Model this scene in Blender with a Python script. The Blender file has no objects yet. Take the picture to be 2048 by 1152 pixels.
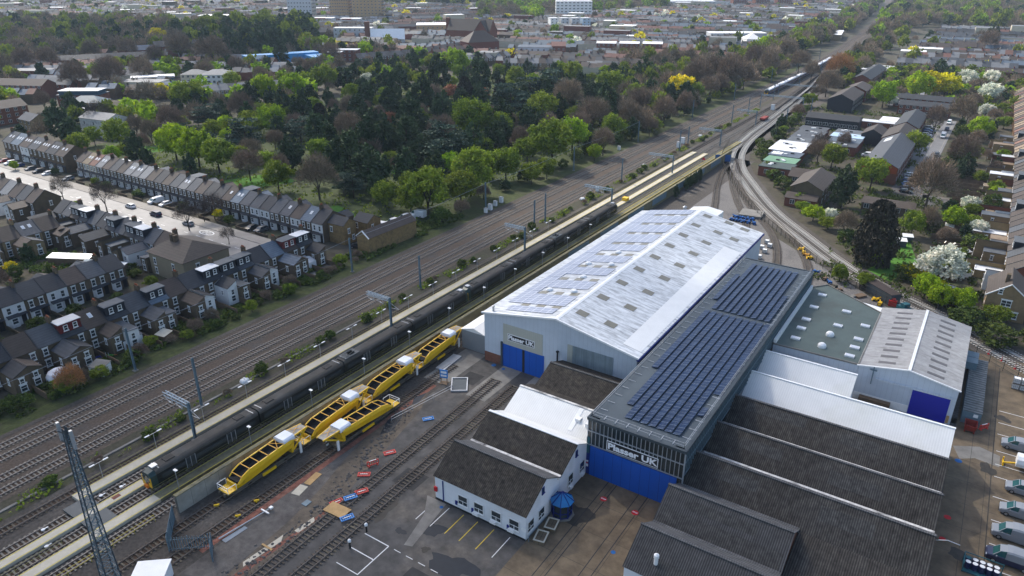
import bpy, math, random
import numpy as np
from mathutils import Vector, Matrix
S = bpy.context.scene
COL = S.collection
rad = math.radians
# ---------------------------------------------------------------- camera, sky, sun, exposure
cam = bpy.data.cameras.new('camera'); camo = bpy.data.objects.new('camera', cam); COL.objects.link(camo)
CAM_Z = 75.0
camo.location = (0, 0, CAM_Z)
camo.rotation_euler = (rad(90 - 24.31), 0, rad(33.393))
cam.sensor_width = 36; cam.lens = 36 * 1441.8 / 2048
cam.clip_start = 1; cam.clip_end = 20000
S.camera = camo
SUN_EL, SUN_AZ = 44.0, -66.0        # azimuth measured from +Y towards +X (negative = towards -X)
w = bpy.data.worlds.new('World'); S.world = w; w.use_nodes = True
nt = w.node_tree
sky = nt.nodes.new('ShaderNodeTexSky'); sky.sky_type = 'NISHITA'; sky.sun_disc = False
sky.sun_elevation = rad(SUN_EL); sky.sun_rotation = rad(SUN_AZ)
sky.air_density = 1.0; sky.dust_density = 2.5; sky.ozone_density = 1.0
bg = nt.nodes['Background']; bg.inputs['Strength'].default_value = 0.15
nt.links.new(sky.outputs['Color'], bg.inputs['Color'])
sl = bpy.data.lights.new('sun', 'SUN'); sl.energy = 2.6; sl.angle = rad(.6); sl.color = (1.0, 0.95, 0.87)
so = bpy.data.objects.new('sun', sl); COL.objects.link(so)
so.rotation_euler = (rad(90 - SUN_EL), 0, rad(180 - SUN_AZ))
S.view_settings.view_transform = 'Standard'; S.view_settings.look = 'None'
S.view_settings.exposure = 0.82; S.view_settings.gamma = 1.0
S.render.engine = 'CYCLES'
S.cycles.use_denoising = True
S.cycles.max_bounces = 4; S.cycles.diffuse_bounces = 2; S.cycles.glossy_bounces = 2
S.cycles.transmission_bounces = 2; S.cycles.transparent_max_bounces = 32; S.cycles.volume_bounces = 0
S.cycles.caustics_reflective = False; S.cycles.caustics_refractive = False
R = random.Random(7)

# ---------------------------------------------------------------- mesh builder
class MB:
    def __init__(s): s.v = []; s.f = []; s.m = []
    def face(s, pts, mi=0):
        b = len(s.v); s.v.extend([tuple(p) for p in pts]); s.f.append(tuple(range(b, b + len(pts)))); s.m.append(mi); return s
    def box(s, x0, x1, y0, y1, z0, z1, mi=0, T=None, bottom=True):
        P = [(x0, y0, z0), (x1, y0, z0), (x1, y1, z0), (x0, y1, z0), (x0, y0, z1), (x1, y0, z1), (x1, y1, z1), (x0, y1, z1)]
        if T: P = [T(*p) for p in P]
        b = len(s.v); s.v.extend(P)
        for q in ((0, 1, 5, 4), (1, 2, 6, 5), (2, 3, 7, 6), (3, 0, 4, 7), (4, 5, 6, 7)) + (((3, 2, 1, 0),) if bottom else ()):
            s.f.append(tuple(b + i for i in q)); s.m.append(mi)
        return s
    def beam(s, p, q, a, c=None, mi=0):
        """square bar from p to q, a wide and c high"""
        c = c or a
        p = Vector(p); q = Vector(q); d = (q - p).normalized()
        u = Vector((0, 0, 1)) if abs(d.z) < .95 else Vector((0, 1, 0))
        r = d.cross(u).normalized(); n = r.cross(d).normalized()
        b = len(s.v)
        for e in (p, q):
            for i, j in ((-1, -1), (1, -1), (1, 1), (-1, 1)): s.v.append(tuple(e + r * (i * a / 2) + n * (j * c / 2)))
        for t in ((0, 1, 5, 4), (1, 2, 6, 5), (2, 3, 7, 6), (3, 0, 4, 7), (3, 2, 1, 0), (4, 5, 6, 7)):
            s.f.append(tuple(b + i for i in t)); s.m.append(mi)
        return s
    def tube(s, p, q, r0, r1=None, n=6, mi=0, cap=True):
        r1 = r0 if r1 is None else r1
        p = Vector(p); q = Vector(q); d = (q - p).normalized()
        u = Vector((0, 0, 1)) if abs(d.z) < .9 else Vector((1, 0, 0))
        a = d.cross(u).normalized(); c = a.cross(d).normalized()
        b = len(s.v)
        for e, r in ((p, r0), (q, r1)):
            for k in range(n):
                t = 2 * math.pi * k / n; s.v.append(tuple(e + a * (r * math.cos(t)) + c * (r * math.sin(t))))
        for k in range(n):
            j = (k + 1) % n; s.f.append((b + k, b + j, b + n + j, b + n + k)); s.m.append(mi)
        if cap:
            s.f.append(tuple(b + n + k for k in range(n))); s.m.append(mi); s.f.append(tuple(b + n - 1 - k for k in range(n))); s.m.append(mi)
        return s
    def prism(s, poly, z0, z1, mi=0):
        """poly: (x, y) anticlockwise, extruded z0 to z1"""
        n = len(poly); b = len(s.v)
        s.v.extend([(x, y, z0) for x, y in poly]); s.v.extend([(x, y, z1) for x, y in poly])
        for i in range(n):
            j = (i + 1) % n; s.f.append((b + i, b + j, b + n + j, b + n + i)); s.m.append(mi)
        s.f.append(tuple(b + n + i for i in range(n))); s.m.append(mi); s.f.append(tuple(b + n - 1 - i for i in range(n))); s.m.append(mi)
        return s
    def ext(s, prof, a0, a1, axis='x', mi=0, caps=True, capmi=None):
        """closed profile extruded along an axis: prof is (y, z) for axis x, (x, z) for axis y"""
        n = len(prof); b = len(s.v)
        for a in (a0, a1):
            for h, z in prof: s.v.append((a, h, z) if axis == 'x' else (h, a, z))
        for i in range(n):
            j = (i + 1) % n; s.f.append((b + i, b + j, b + n + j, b + n + i)); s.m.append(mi)
        if caps:
            cm = mi if capmi is None else capmi
            s.f.append(tuple(b + n - 1 - i for i in range(n))); s.m.append(cm); s.f.append(tuple(b + n + i for i in range(n))); s.m.append(cm)
        return s
    def slab(s, quad, th, mi=0):
        """thick plate: quad of 4 points (top face), th thick downwards along its normal"""
        q = [Vector(p) for p in quad]; nrm = (q[1] - q[0]).cross(q[3] - q[0]).normalized()
        if nrm.z < 0: q.reverse(); nrm = -nrm
        b = len(s.v); n = len(q)
        s.v.extend([tuple(p) for p in q]); s.v.extend([tuple(p - nrm * th) for p in q])
        s.f.append(tuple(b + i for i in range(n))); s.m.append(mi); s.f.append(tuple(b + n + n - 1 - i for i in range(n))); s.m.append(mi)
        for i in range(n):
            j = (i + 1) % n; s.f.append((b + j, b + i, b + n + i, b + n + j)); s.m.append(mi)
        return s
    def lathe(s, c, prof, n=12, mi=0):
        b = len(s.v); k = len(prof)
        for r, z in prof:
            for i in range(n):
                t = 2 * math.pi * i / n; s.v.append((c[0] + r * math.cos(t), c[1] + r * math.sin(t), c[2] + z))
        for a in range(k - 1):
            for i in range(n):
                j = (i + 1) % n; s.f.append((b + a * n + i, b + a * n + j, b + (a + 1) * n + j, b + (a + 1) * n + i)); s.m.append(mi)
        s.f.append(tuple(b + (k - 1) * n + i for i in range(n))); s.m.append(mi)
        return s
    def mesh(s, name, mats, smooth=False):
        me = bpy.data.meshes.new(name)
        me.from_pydata(s.v, [], s.f)
        mats = mats if isinstance(mats, (list, tuple)) else [mats]
        for m in mats: me.materials.append(m)
        if len(mats) > 1: me.polygons.foreach_set('material_index', s.m)
        if smooth: me.polygons.foreach_set('use_smooth', [True] * len(s.f))
        me.update(); return me
    def build(s, name, mats, parent=None, loc=(0, 0, 0), rz=0, smooth=False):
        return link(name, s.mesh(name, mats, smooth), parent, loc, rz)

def link(name, me, parent=None, loc=(0, 0, 0), rz=0):
    o = bpy.data.objects.new(name, me); COL.objects.link(o)
    o.location = loc; o.rotation_euler = (0, 0, rz)
    if parent is not None: o.parent = parent
    return o
def tag(o, label=None, cat=None, group=None, kind=None):
    if label: o['label'] = label
    if cat: o['category'] = cat
    if group: o['group'] = group
    if kind: o['kind'] = kind
    return o
def thing(name, label, cat, loc=(0, 0, 0), rz=0, group=None):
    o = bpy.data.objects.new(name, None); COL.objects.link(o)
    o.location = loc; o.rotation_euler = (0, 0, rz); o.empty_display_size = .3
    return tag(o, label, cat, group)
def copy_thing(root, loc, rz, label, group=None, sc=None):
    r = root.copy(); COL.objects.link(r); r.location = loc; r.rotation_euler = (0, 0, rz)
    if sc: r.scale = sc
    r['label'] = label
    if group: r['group'] = group
    for ch in list(root.children):
        c = ch.copy(); COL.objects.link(c); c.parent = r
        for g in ch.children:
            d = g.copy(); COL.objects.link(d); d.parent = c
    return r
MC = {}
def cached(key, fn, name, mats, smooth=False):
    k = (key, tuple(m.name for m in (mats if isinstance(mats, (list, tuple)) else [mats])))
    if k not in MC:
        b = MB(); fn(b); MC[k] = b.mesh(name, mats, smooth)
    return MC[k]
ONES = 'first second third fourth fifth sixth seventh eighth ninth tenth eleventh twelfth thirteenth fourteenth fifteenth sixteenth seventeenth eighteenth nineteenth'.split()
TENS = {2: 'twent', 3: 'thirt', 4: 'fort', 5: 'fift', 6: 'sixt', 7: 'sevent', 8: 'eight', 9: 'ninet'}
def nth(i):
    """1 -> first"""
    if i < 20: return ONES[i - 1]
    h, r = divmod(i, 100)
    if h: return ('one-hundred-' if h == 1 else 'two-hundred-') + ('and-' + nth(r) if r else 'th')
    t, u = divmod(i, 10)
    return TENS[t] + ('y-' + ONES[u - 1] if u else 'ieth')

# ---------------------------------------------------------------- materials
MATS = {}
def mat(name, col, rough=.85, var=.25, sc=.6, spec=.25, metal=0., alt=None, altsc=.08, altamt=.5, stripe=None, bump=0., rand=0., grid=None, streak=None, attr=False, trans=0.):
    """principled material with noise mottling; stripe = (axis, period m, amount), grid = (px, py, width, colour, axes), streak = (axis, amount, colour)"""
    m = bpy.data.materials.new(name); m.use_nodes = True; MATS[name] = m
    t = m.node_tree; N = t.nodes; L = t.links
    b = N['Principled BSDF']
    b.inputs['Roughness'].default_value = rough; b.inputs['Metallic'].default_value = metal
    b.inputs['Specular IOR Level'].default_value = spec
    tc = N.new('ShaderNodeTexCoord')
    def math_(op, a, c=None, d=None):
        n = N.new('ShaderNodeMath'); n.operation = op
        for i, x in enumerate((a, c, d)):
            if x is None: continue
            if isinstance(x, (int, float)): n.inputs[i].default_value = x
            else: L.new(x, n.inputs[i])
        return n.outputs[0]
    def mix(f, a, c, mode='MIX'):
        n = N.new('ShaderNodeMix'); n.data_type = 'RGBA'; n.blend_type = mode
        for i, x in ((0, f), (6, a), (7, c)):
            if isinstance(x, (int, float)): n.inputs[i].default_value = x
            elif isinstance(x, tuple): n.inputs[i].default_value = x + (1,) if len(x) == 3 else x
            else: L.new(x, n.inputs[i])
        return n.outputs[2]
    def noise(scale, det=4, vec=None, rgh=.6):
        n = N.new('ShaderNodeTexNoise'); n.inputs['Scale'].default_value = scale; n.inputs['Detail'].default_value = det; n.inputs['Roughness'].default_value = rgh
        L.new(vec or tc.outputs['Object'], n.inputs['Vector']); return n.outputs['Fac']
    c = tuple(col)
    xyz = None
    def axis(a):
        nonlocal xyz
        if xyz is None:
            n = N.new('ShaderNodeSeparateXYZ'); L.new(tc.outputs['Object'], n.inputs[0]); xyz = n
        return xyz.outputs['xyz'.index(a)]
    cur = c
    if alt is not None:
        f = noise(altsc, 5); f = math_('MULTIPLY_ADD', f, 5.0, -2.1 - (1 - altamt)); n = N.new('ShaderNodeClamp'); L.new(f, n.inputs[0])
        cur = mix(n.outputs[0], cur, tuple(alt))
    if streak:
        ax, amt, sccol = streak
        mp = N.new('ShaderNodeMapping'); L.new(tc.outputs['Object'], mp.inputs[0])
        mp.inputs['Scale'].default_value = tuple(.05 if a == ax else 1.6 for a in 'xyz')
        f = noise(1., 5, mp.outputs[0], .7); f = math_('MULTIPLY_ADD', f, 4.0, -1.75); n = N.new('ShaderNodeClamp'); L.new(f, n.inputs[0])
        cur = mix(math_('MULTIPLY', n.outputs[0], amt), cur, tuple(sccol))
    if grid:
        px, py, wd, gc, axs = grid
        def line(a, p): 
            q = math_('FRACT', math_('DIVIDE', axis(a), p)); return math_('LESS_THAN', q, wd / p)
        f = line(axs[0], px)
        if py: f = math_('MAXIMUM', f, line(axs[1], py))
        cur = mix(f, cur, tuple(gc))
    if stripe:
        ax, per, amt = stripe
        sn = math_('SINE', math_('MULTIPLY', axis(ax), 2 * math.pi / per))
        v = math_('MULTIPLY_ADD', sn, amt, 1.0)
        n = N.new('ShaderNodeCombineColor'); [L.new(v, n.inputs[i]) for i in range(3)]
        cur = mix(1.0, cur, n.outputs[0], 'MULTIPLY')
    if attr:
        a = N.new('ShaderNodeAttribute'); a.attribute_name = 'tint'
        cur = mix(1.0, cur, a.outputs['Color'], 'MULTIPLY')
    if var:
        f = noise(sc, 6, None, .65); v = math_('MULTIPLY_ADD', f, 4 * var, 1 - 2 * var)
        n = N.new('ShaderNodeCombineColor'); [L.new(v, n.inputs[i]) for i in range(3)]
        cur = mix(1.0, cur, n.outputs[0], 'MULTIPLY')
    if rand:
        oi = N.new('ShaderNodeObjectInfo'); h = N.new('ShaderNodeHueSaturation')
        h.inputs['Value'].default_value = 1
        L.new(math_('MULTIPLY_ADD', oi.outputs['Random'], rand, 1 - rand / 2), h.inputs['Value'])
        L.new(math_('MULTIPLY_ADD', math_('FRACT', math_('MULTIPLY', oi.outputs['Random'], 17.3)), rand * .06, .5 - rand * .03), h.inputs['Hue'])
        if isinstance(cur, tuple): h.inputs['Color'].default_value = cur + (1,)
        else: L.new(cur, h.inputs['Color'])
        cur = h.outputs[0]
    if isinstance(cur, tuple): b.inputs['Base Color'].default_value = cur + (1,)
    else: L.new(cur, b.inputs['Base Color'])
    if bump:
        bn = N.new('ShaderNodeBump'); bn.inputs['Strength'].default_value = bump; bn.inputs['Distance'].default_value = .1
        L.new(noise(sc * 6, 3), bn.inputs['Height']); L.new(bn.outputs[0], b.inputs['Normal'])
    if trans:
        tr = N.new('ShaderNodeBsdfTranslucent'); ms = N.new('ShaderNodeMixShader'); ms.inputs[0].default_value = trans
        if isinstance(cur, tuple): tr.inputs[0].default_value = cur + (1,)
        else: L.new(cur, tr.inputs[0])
        L.new(b.outputs[0], ms.inputs[1]); L.new(tr.outputs[0], ms.inputs[2])
        L.new(ms.outputs[0], N['Material Output'].inputs['Surface'])
    return m
# ground
m_earth = mat('earth', (.075, .068, .05), .95, .4, .25, alt=(.05, .065, .025), altsc=.05)
m_garden = mat('garden_soil', (.06, .052, .035), .95, .45, .4, alt=(.045, .06, .02), altsc=.12)
m_lawn = mat('lawn', (.05, .065, .022), .95, .45, .3, alt=(.045, .1, .014), altsc=.05, altamt=.3)
m_lawn2 = mat('bright_lawn', (.06, .16, .015), .95, .3, .6)
m_verge = mat('verge_grass', (.05, .062, .018), .95, .5, .8, alt=(.055, .05, .03), altsc=.15)
m_weedy = mat('weedy_ballast', (.06, .055, .036), .95, .5, 1.4, alt=(.05, .058, .022), altsc=.2)
m_ballast = mat('ballast', (.09, .071, .054), .95, .55, 2.2, alt=(.1, .08, .062), altsc=.06, bump=.4)
m_ballast2 = mat('ballast_brown', (.085, .064, .048), .95, .5, 2.2, alt=(.07, .065, .06), altsc=.1, bump=.4)
m_ballast3 = mat('ballast_dark', (.07, .061, .052), .95, .55, 2.0, alt=(.11, .098, .085), altsc=.05, bump=.4)
m_ballastp = mat('ballast_pale', (.42, .41, .39), .95, .3, 2.0, alt=(.3, .29, .27), altsc=.1, bump=.4)
m_gravel = mat('gravel', (.15, .14, .13), .95, .45, 2.5, alt=(.1, .095, .09), altsc=.12, bump=.4)
m_asphalt = mat('asphalt', (.068, .064, .06), .8, .55, .5, spec=.3, alt=(.125, .108, .088), altsc=.11, altamt=.5)
m_conc = mat('stained_concrete', (.14, .105, .066), .8, .5, .35, spec=.3, alt=(.07, .055, .038), altsc=.1, altamt=.45, grid=(6.1, 6.1, .06, (.05, .045, .035), 'xy'))
m_concg = mat('grey_concrete', (.2, .19, .17), .9, .3, .5, alt=(.13, .12, .11), altsc=.1)
m_platform = mat('platform_deck', (.5, .455, .36), .85, .15, .8, alt=(.38, .34, .26), altsc=.05)
m_platold = mat('old_platform', (.17, .155, .095), .9, .4, .9, alt=(.08, .078, .06), altsc=.18)
m_road = mat('road_asphalt', (.16, .155, .15), .6, .2, .4, spec=.5, alt=(.12, .115, .11), altsc=.06)
m_pave = mat('paving', (.3, .275, .24), .85, .2, .8, alt=(.22, .2, .18), altsc=.1)
m_mud = mat('mud', (.1, .078, .055), .8, .5, .7, spec=.4, alt=(.055, .045, .035), altsc=.25, bump=.6)
m_earthgrey = mat('spoil_grey', (.11, .1, .09), .95, .4, .9, alt=(.075, .065, .06), altsc=.2, bump=.5)
m_brickrub = mat('brick_rubble', (.2, .085, .06), .95, .5, 1.2, alt=(.13, .09, .07), altsc=.3, bump=.5)
m_water = mat('puddle_water', (.014, .02, .028), .3, .2, 1., spec=.12)
m_wet = mat('damp_patch', (.05, .044, .036), .6, .35, .8, spec=.15)
m_white = mat('white_paint', (.7, .7, .68), .7, .15, 3.)
m_yellow = mat('yellow_paint', (.6, .45, .04), .7, .15, 2.)
m_yellowl = mat('yellow_line', (.5, .4, .06), .8, .25, 2.)
m_redp = mat('red_paint', (.5, .02, .025), .7, .2, 2.)
m_bluep = mat('blue_paint', (.01, .1, .3), .7, .2, 2.)
# metal, wood
m_rail = mat('rail_steel', (.16, .13, .11), .45, .2, 1., spec=.5, metal=.3)
m_railtop = mat('rail_top', (.2, .19, .18), .5, .1, 1., metal=.3)
m_raild = mat('worn_rail_top', (.07, .06, .055), .5, .2, 1., metal=.2)
m_sleepp = mat('pale_sleeper', (.5, .48, .43), .9, .15, .5)
m_sleep = mat('concrete_sleeper', (.2, .18, .15), .95, .3, .5)
m_sleepw = mat('timber_sleeper', (.085, .07, .055), .95, .4, .8, alt=(.15, .13, .09), altsc=.3)
m_steell = mat('pale_blue_steel', (.3, .38, .44), .55, .12, .8, spec=.4)
m_steelb = mat('blue_grey_steel', (.12, .18, .215), .6, .15, .8, spec=.4)
m_steeld = mat('dark_steel', (.045, .06, .07), .6, .2, .8, spec=.4)
m_galv = mat('galvanised', (.4, .42, .44), .45, .15, 1., spec=.5, metal=.4)
m_dark = mat('black_rubber', (.018, .018, .018), .7, .2, 1.)
m_black = mat('black_paint', (.02, .02, .022), .5, .2, 1.)
m_wood = mat('plywood', (.42, .27, .12), .85, .25, 1.)
m_woodd = mat('fence_timber', (.16, .11, .07), .9, .3, 1.2)
m_orange = mat('orange_steel', (.5, .17, .03), .6, .2, 1.)
m_red = mat('red_plastic', (.55, .02, .015), .5, .1, 1., spec=.4)
m_blue = mat('blue_plastic', (.015, .2, .55), .5, .1, 1., spec=.4)
m_whitep = mat('white_plastic', (.8, .8, .78), .5, .06, 1., spec=.4)
m_glass = mat('window_glass', (.035, .045, .05), .08, .3, .4, spec=.7)
m_glassb = mat('skylight_glass', (.55, .58, .62), .15, .2, .6, spec=.8)
m_frame = mat('white_frame', (.72, .72, .7), .6, .06, 1.)
# ================================================================ GROUND AND ROADS
def sheet(name, polys, m, z, kind='structure', label=None, cat=None, th=None):
    b = MB()
    for p in polys:
        if isinstance(p[0], (int, float)): x0, x1, y0, y1 = p; p = [(x0, y0), (x1, y0), (x1, y1), (x0, y1)]
        b.face([(x, y, z) for x, y in p])
    return tag(b.build(name, m), label, cat, kind=kind)
def ribbon(path, w0, w1, z):
    """quads along a path of (x, y), between the offsets w0 and w1 to its right"""
    out = []; pts = []
    n = len(path)
    for i in range(n):
        a = Vector(path[max(0, i - 1)]); c = Vector(path[min(n - 1, i + 1)]); d = (c - a).normalized(); r = Vector((d.y, -d.x)); p = Vector(path[i])
        pts.append((p + r * w0, p + r * w1))
    for i in range(n - 1):
        a, c = pts[i]; e, g = pts[i + 1]; out.append([tuple(a), tuple(c), tuple(g), tuple(e)])
    return out
def smooth_path(ctrl, step=4.):
    """Catmull-Rom through control points, resampled"""
    P = [Vector(p) for p in ctrl]; P = [P[0] * 2 - P[1]] + P + [P[-1] * 2 - P[-2]]
    out = []
    for i in range(1, len(P) - 2):
        p0, p1, p2, p3 = P[i - 1:i + 3]; n = max(2, int((p2 - p1).length / step))
        for k in range(n):
            t = k / n
            out.append(tuple(.5 * ((2 * p1) + (p2 - p0) * t + (2 * p0 - 5 * p1 + 4 * p2 - p3) * t * t + (3 * p1 - p0 - 3 * p2 + p3) * t ** 3)))
    out.append(tuple(P[-2])); return out
def offset(path, d):
    n = len(path); out = []
    for i in range(n):
        a = Vector(path[max(0, i - 1)]); c = Vector(path[min(n - 1, i + 1)]); t = (c - a).normalized(); p = Vector(path[i]); out.append((p.x + t.y * d, p.y - t.x * d))
    return out
g = MB(); g.face([(-4500, -600, -.06), (2500, -600, -.06), (2500, 7000, -.06), (-4500, 7000, -.06)])
tag(g.build('ground', m_earth), kind='structure')
BEND = [(-500, 0), (480, 0), (560, .3), (671, -3), (760, -7), (841, -13), (960, -21), (1103, -33), (1300, -50), (1500, -72), (1870, -122), (2600, -250)]
def bend(y):
    for (a, u), (c, v) in zip(BEND, BEND[1:]):
        if a <= y <= c: return u + (v - u) * (y - a) / (c - a)
    return 0
def mainpath(x, y0, y1, step=20.):
    n = max(2, int((y1 - y0) / step)); return [(x + bend(y0 + (y1 - y0) * i / n), y0 + (y1 - y0) * i / n) for i in range(n + 1)]
sheet('main_line_ballast', ribbon(mainpath(-121.4, -40, 2500), -8.6, 8.6, 0), m_ballast, .0)
sheet('six_foot_ballast', ribbon(mainpath(-121.4, -40, 700), -1.4, 1.4, 0) , m_ballast2, .02)
sheet('yard_repairs', [(-60, -57.4, 70, 78), (-76, -72.4, 96, 100), (-66.4, -62, 66, 70), (-52, -46, 52, 54.2), (-56, -50, 44, 47), (9, 12.4, 108, 114), (7.4, 9.6, 138, 150)], mat('repair_tarmac', (.04, .039, .038), .85, .35, .8, spec=.2), .005)
sheet('yard_repairs', [(-63, -60.2, 83, 92), (-49, -44, 47.5, 51), (-75.6, -73, 88, 93)], m_earthgrey, .006)
m_rust_b = mat('rusty_ballast', (.07, .046, .03), .95, .55, 2.2, alt=(.05, .04, .032), altsc=.15)
for x_ in (-127.7, -124.1, -118.7, -115.1): sheet('track_stain', ribbon(mainpath(x_, -40, 700), -.85, .85, 0), m_rust_b, .032)
sheet('track_stain', [(x_ - .8, x_ + .8, -20, 300) for x_ in (-105.7, -100.8, -96.0, -90.6)] + [(x_ - .8, x_ + .8, -20, 106) for x_ in (-85.0, -80.2)], m_rust_b, .012)
sheet('cess_path', ribbon(mainpath(-130.6, -40, 620), -.7, .5, 0), m_ballast3, .02)
sheet('depot_ballast', [(-108.2, -77.4, -40, 300), [(-108.2, 300), (-84, 300), (-84, 470), (-100, 560), (-113, 700), (-118, 700), (-112, 560)]], m_ballast3, .004)
sheet('weedy_strip', [(-112.8, -108.2, -40, 480)], m_weedy, -.008)
sheet('verge', [[(-144, -40), (-131.2, -40), (-131.2, 620), (-138, 620), (-142, 300)]], m_verge, -.01)
sheet('back_gardens', [(-420, -131.5, -60, 131)], m_garden, -.03)
sheet('cemetery_lawn', [[(-335, 141.5), (-143, 141.5), (-138, 300), (-132, 470), (-250, 490), (-335, 430)]], m_lawn, -.02)
sheet('estate_gardens', [[(-85, 262), (-60, 222), (-20, 196), (40, 140), (160, 140), (160, 620), (-70, 620)]], m_garden, -.03)
sheet('yard_gravel', [[(-77.6, 183), (-24, 150), (30, 120), (30, 140), (-12, 180), (-45, 212), (-72, 262), (-83, 292), (-88, 306), (-88, 300), (-77.6, 250)]], m_gravel, .0)
sheet('yard_asphalt', [(-77.5, -25.5, -20, 106), (-26, 26, -20, 135)], m_asphalt, .0)
sheet('concrete_apron', [(-41.6, -26.4, 20, 84.8)], m_conc, .02)
sheet('car_park', [[(6.3, 60), (32, 60), (32, 165), (7.5, 165)]], m_conc, .02)
sheet('concrete_pads', [(-82.3, -77.0, 93, 107), (-71.6, -67.2, 92.6, 105.6), (-64, -61.2, 99, 105.4)], m_concg, .022)
# the street of terraces and its pavements
sheet('street', [(-480, -152, 112.6, 124.2), (-152, -139, 117, 124.2)], m_road, .0)
kb = MB(); kb.box(-480, -168, 124.2, 128.3, -.05, .12); kb.box(-480, -176, 108.4, 112.6, -.05, .12)
tag(kb.build('pavement', m_pave), kind='structure')
sheet('street_markings', [(x, x + 2, 118.3, 118.45) for x in range(-330, -150, 6)] + [(-262 + i * 1.2, -261.2 + i * 1.2, 114 + (i % 2) * 4.6, 115.6 + (i % 2) * 4.6) for i in range(3)], m_white, .006)
rd = MB()
for cx, cy in ((-191.5, 121.6), (-190.8, 116.0)):     # speed roundels: ellipse ring and 20
    for k in range(28):
        a, c = 2 * math.pi * k / 28, 2 * math.pi * (k + 1) / 28
        rd.face([(cx + 3.2 * math.cos(a), cy + 1.5 * math.sin(a), .007), (cx + 3.2 * math.cos(c), cy + 1.5 * math.sin(c), .007), (cx + 2.75 * math.cos(c), cy + 1.15 * math.sin(c), .007), (cx + 2.75 * math.cos(a), cy + 1.15 * math.sin(a), .007)])
    def bar(x0, x1, y0, y1): rd.face([(cx + x0, cy + y0, .007), (cx + x1, cy + y0, .007), (cx + x1, cy + y1, .007), (cx + x0, cy + y1, .007)])
    for r in ((-1.6, -1.3, -.7, .1), (-1.6, 1.6 - 1.6, -.7, -.55)): pass
    bar(-1.5, -.1, .5, .7); bar(-.3, -.1, 0, .7); bar(-1.5, -.1, -.1, .1); bar(-1.5, -1.3, -.7, 0); bar(-1.5, -.1, -.7, -.5)
    bar(.2, .4, -.7, .7); bar(1.2, 1.4, -.7, .7); bar(.2, 1.4, .5, .7); bar(.2, 1.4, -.7, -.5)
tag(rd.build('speed_roundels', m_white), kind='structure')
# estate roads, right of the railway
sheet('estate_road', [[(-24.5, 300), (-14.5, 318), (-14.5, 440), (-24.8, 440)], (-36, -23, 322, 334), [(-52, 470), (-40, 470), (-34, 640), (-42, 640)]], m_road, .0)
sheet('estate_court', [(-24.5, -12.5, 282, 318), (-14, 12, 270, 286)], m_asphalt, -.005)
sheet('estate_markings', [(-20.6, -20.35, 330, 436), (-19.9, -19.65, 330, 436), (-15.6, -15.35, 330, 436)], m_pave, .006)
sheet('garden_lawn', [[(-20, 196), (-12, 196), (-8, 214), (-12, 232), (-17, 236), (-15, 214)], (-12, 4, 262, 270)], m_lawn2, -.012)
sheet('green_verge', [[(-66, 560), (-58, 545), (-56, 580), (-60, 600)], [(-190, 141.6), (-158, 141.6), (-160, 158), (-178, 163)], [(-238, 156), (-220, 158), (-212, 176), (-230, 178)], [(-196, 205), (-176, 200), (-168, 212), (-190, 217)], [(-318, 176), (-300, 172), (-296, 182)]], m_lawn2, -.012)
sheet('main_street', [[(-338, 560), (-325, 560), (-362, 760), (-370, 760)]], m_road, .0)

# ================================================================ RAILWAY
def track(path, label, tim=False, sl_to=600, z=0., group='railway tracks', pale=False):
    t = thing('railway_track', label, 'track', (path[0][0], path[0][1], z), 0, group)
    ox, oy = path[0]
    for s in (-1, 1):
        a = offset(path, s * .7175 - .05); c = offset(path, s * .7175 + .05); d0 = offset(path, s * .7175 - .09); d1 = offset(path, s * .7175 + .09)
        b = MB()
        for i in range(len(path) - 1):
            def P(q, h): return (q[0] - ox, q[1] - oy, h)
            b.face([P(a[i], .3), P(c[i], .3), P(c[i + 1], .3), P(a[i + 1], .3)], 1)
            b.face([P(d0[i], .14), P(a[i], .3), P(a[i + 1], .3), P(d0[i + 1], .14)])
            b.face([P(c[i], .3), P(d1[i], .14), P(d1[i + 1], .14), P(c[i + 1], .3)])
        b.build('rail', [m_rail, m_raild if tim else m_railtop], t)
    b = MB(); acc = 0; lastp = Vector(path[0]); rr = random.Random(3)
    dist = 0.; target = .3
    for i in range(len(path) - 1):
        p = Vector(path[i]); q = Vector(path[i + 1]); L = (q - p).length; d = (q - p) / L; r = Vector((d.y, -d.x))
        while target < dist + L:
            c = p + d * (target - dist); target += .68
            if c.y > sl_to: break
            w_, l_ = .13, 1.28
            h = .15 + rr.uniform(-.01, .01)
            pts = [c - r * l_ - d * w_, c + r * l_ - d * w_, c + r * l_ + d * w_, c - r * l_ + d * w_]
            b.face([(e.x - ox, e.y - oy, h) for e in pts])
            b.face([(pts[0].x - ox, pts[0].y - oy, h), (pts[1].x - ox, pts[1].y - oy, h), (pts[1].x - ox, pts[1].y - oy, h - .1), (pts[0].x - ox, pts[0].y - oy, h - .1)][::-1])
        dist += L
    o = b.build('sleepers', m_sleepp if pale else m_sleepw if tim else m_sleep, t); o['kind'] = 'stuff'
    return t
for x, l in ((-127.7, 'outermost main line track beside the grass bank'), (-124.1, 'second main line track from the grass bank'), (-118.7, 'third main line track, just past the wide brown gap'), (-115.1, 'main line track beside the strip of bushes')):
    track(mainpath(x, -30, 1500, 12.), l, z=-.05)
track(mainpath(-105.7, -30, 430, 20.) + [(-106.5, 470), (-108.5, 520), (-112, 580), (-116.5, 660), (-118, 720)], 'depot siding between the bushes and the narrow cream walkway', True, 430)
track([(-100.8, y) for y in range(-20, 400, 20)] + [(-101.2, 430), (-103, 470), (-106, 520), (-110, 590)], 'depot siding between two cream walkways, left of the dark train', False, 420)
track([(-96.0, y) for y in range(-20, 320, 20)] + [(-96.2, 340), (-97.5, 380), (-100, 430), (-103.5, 500)], 'depot track carrying the dark green train', False, 420)
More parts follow.
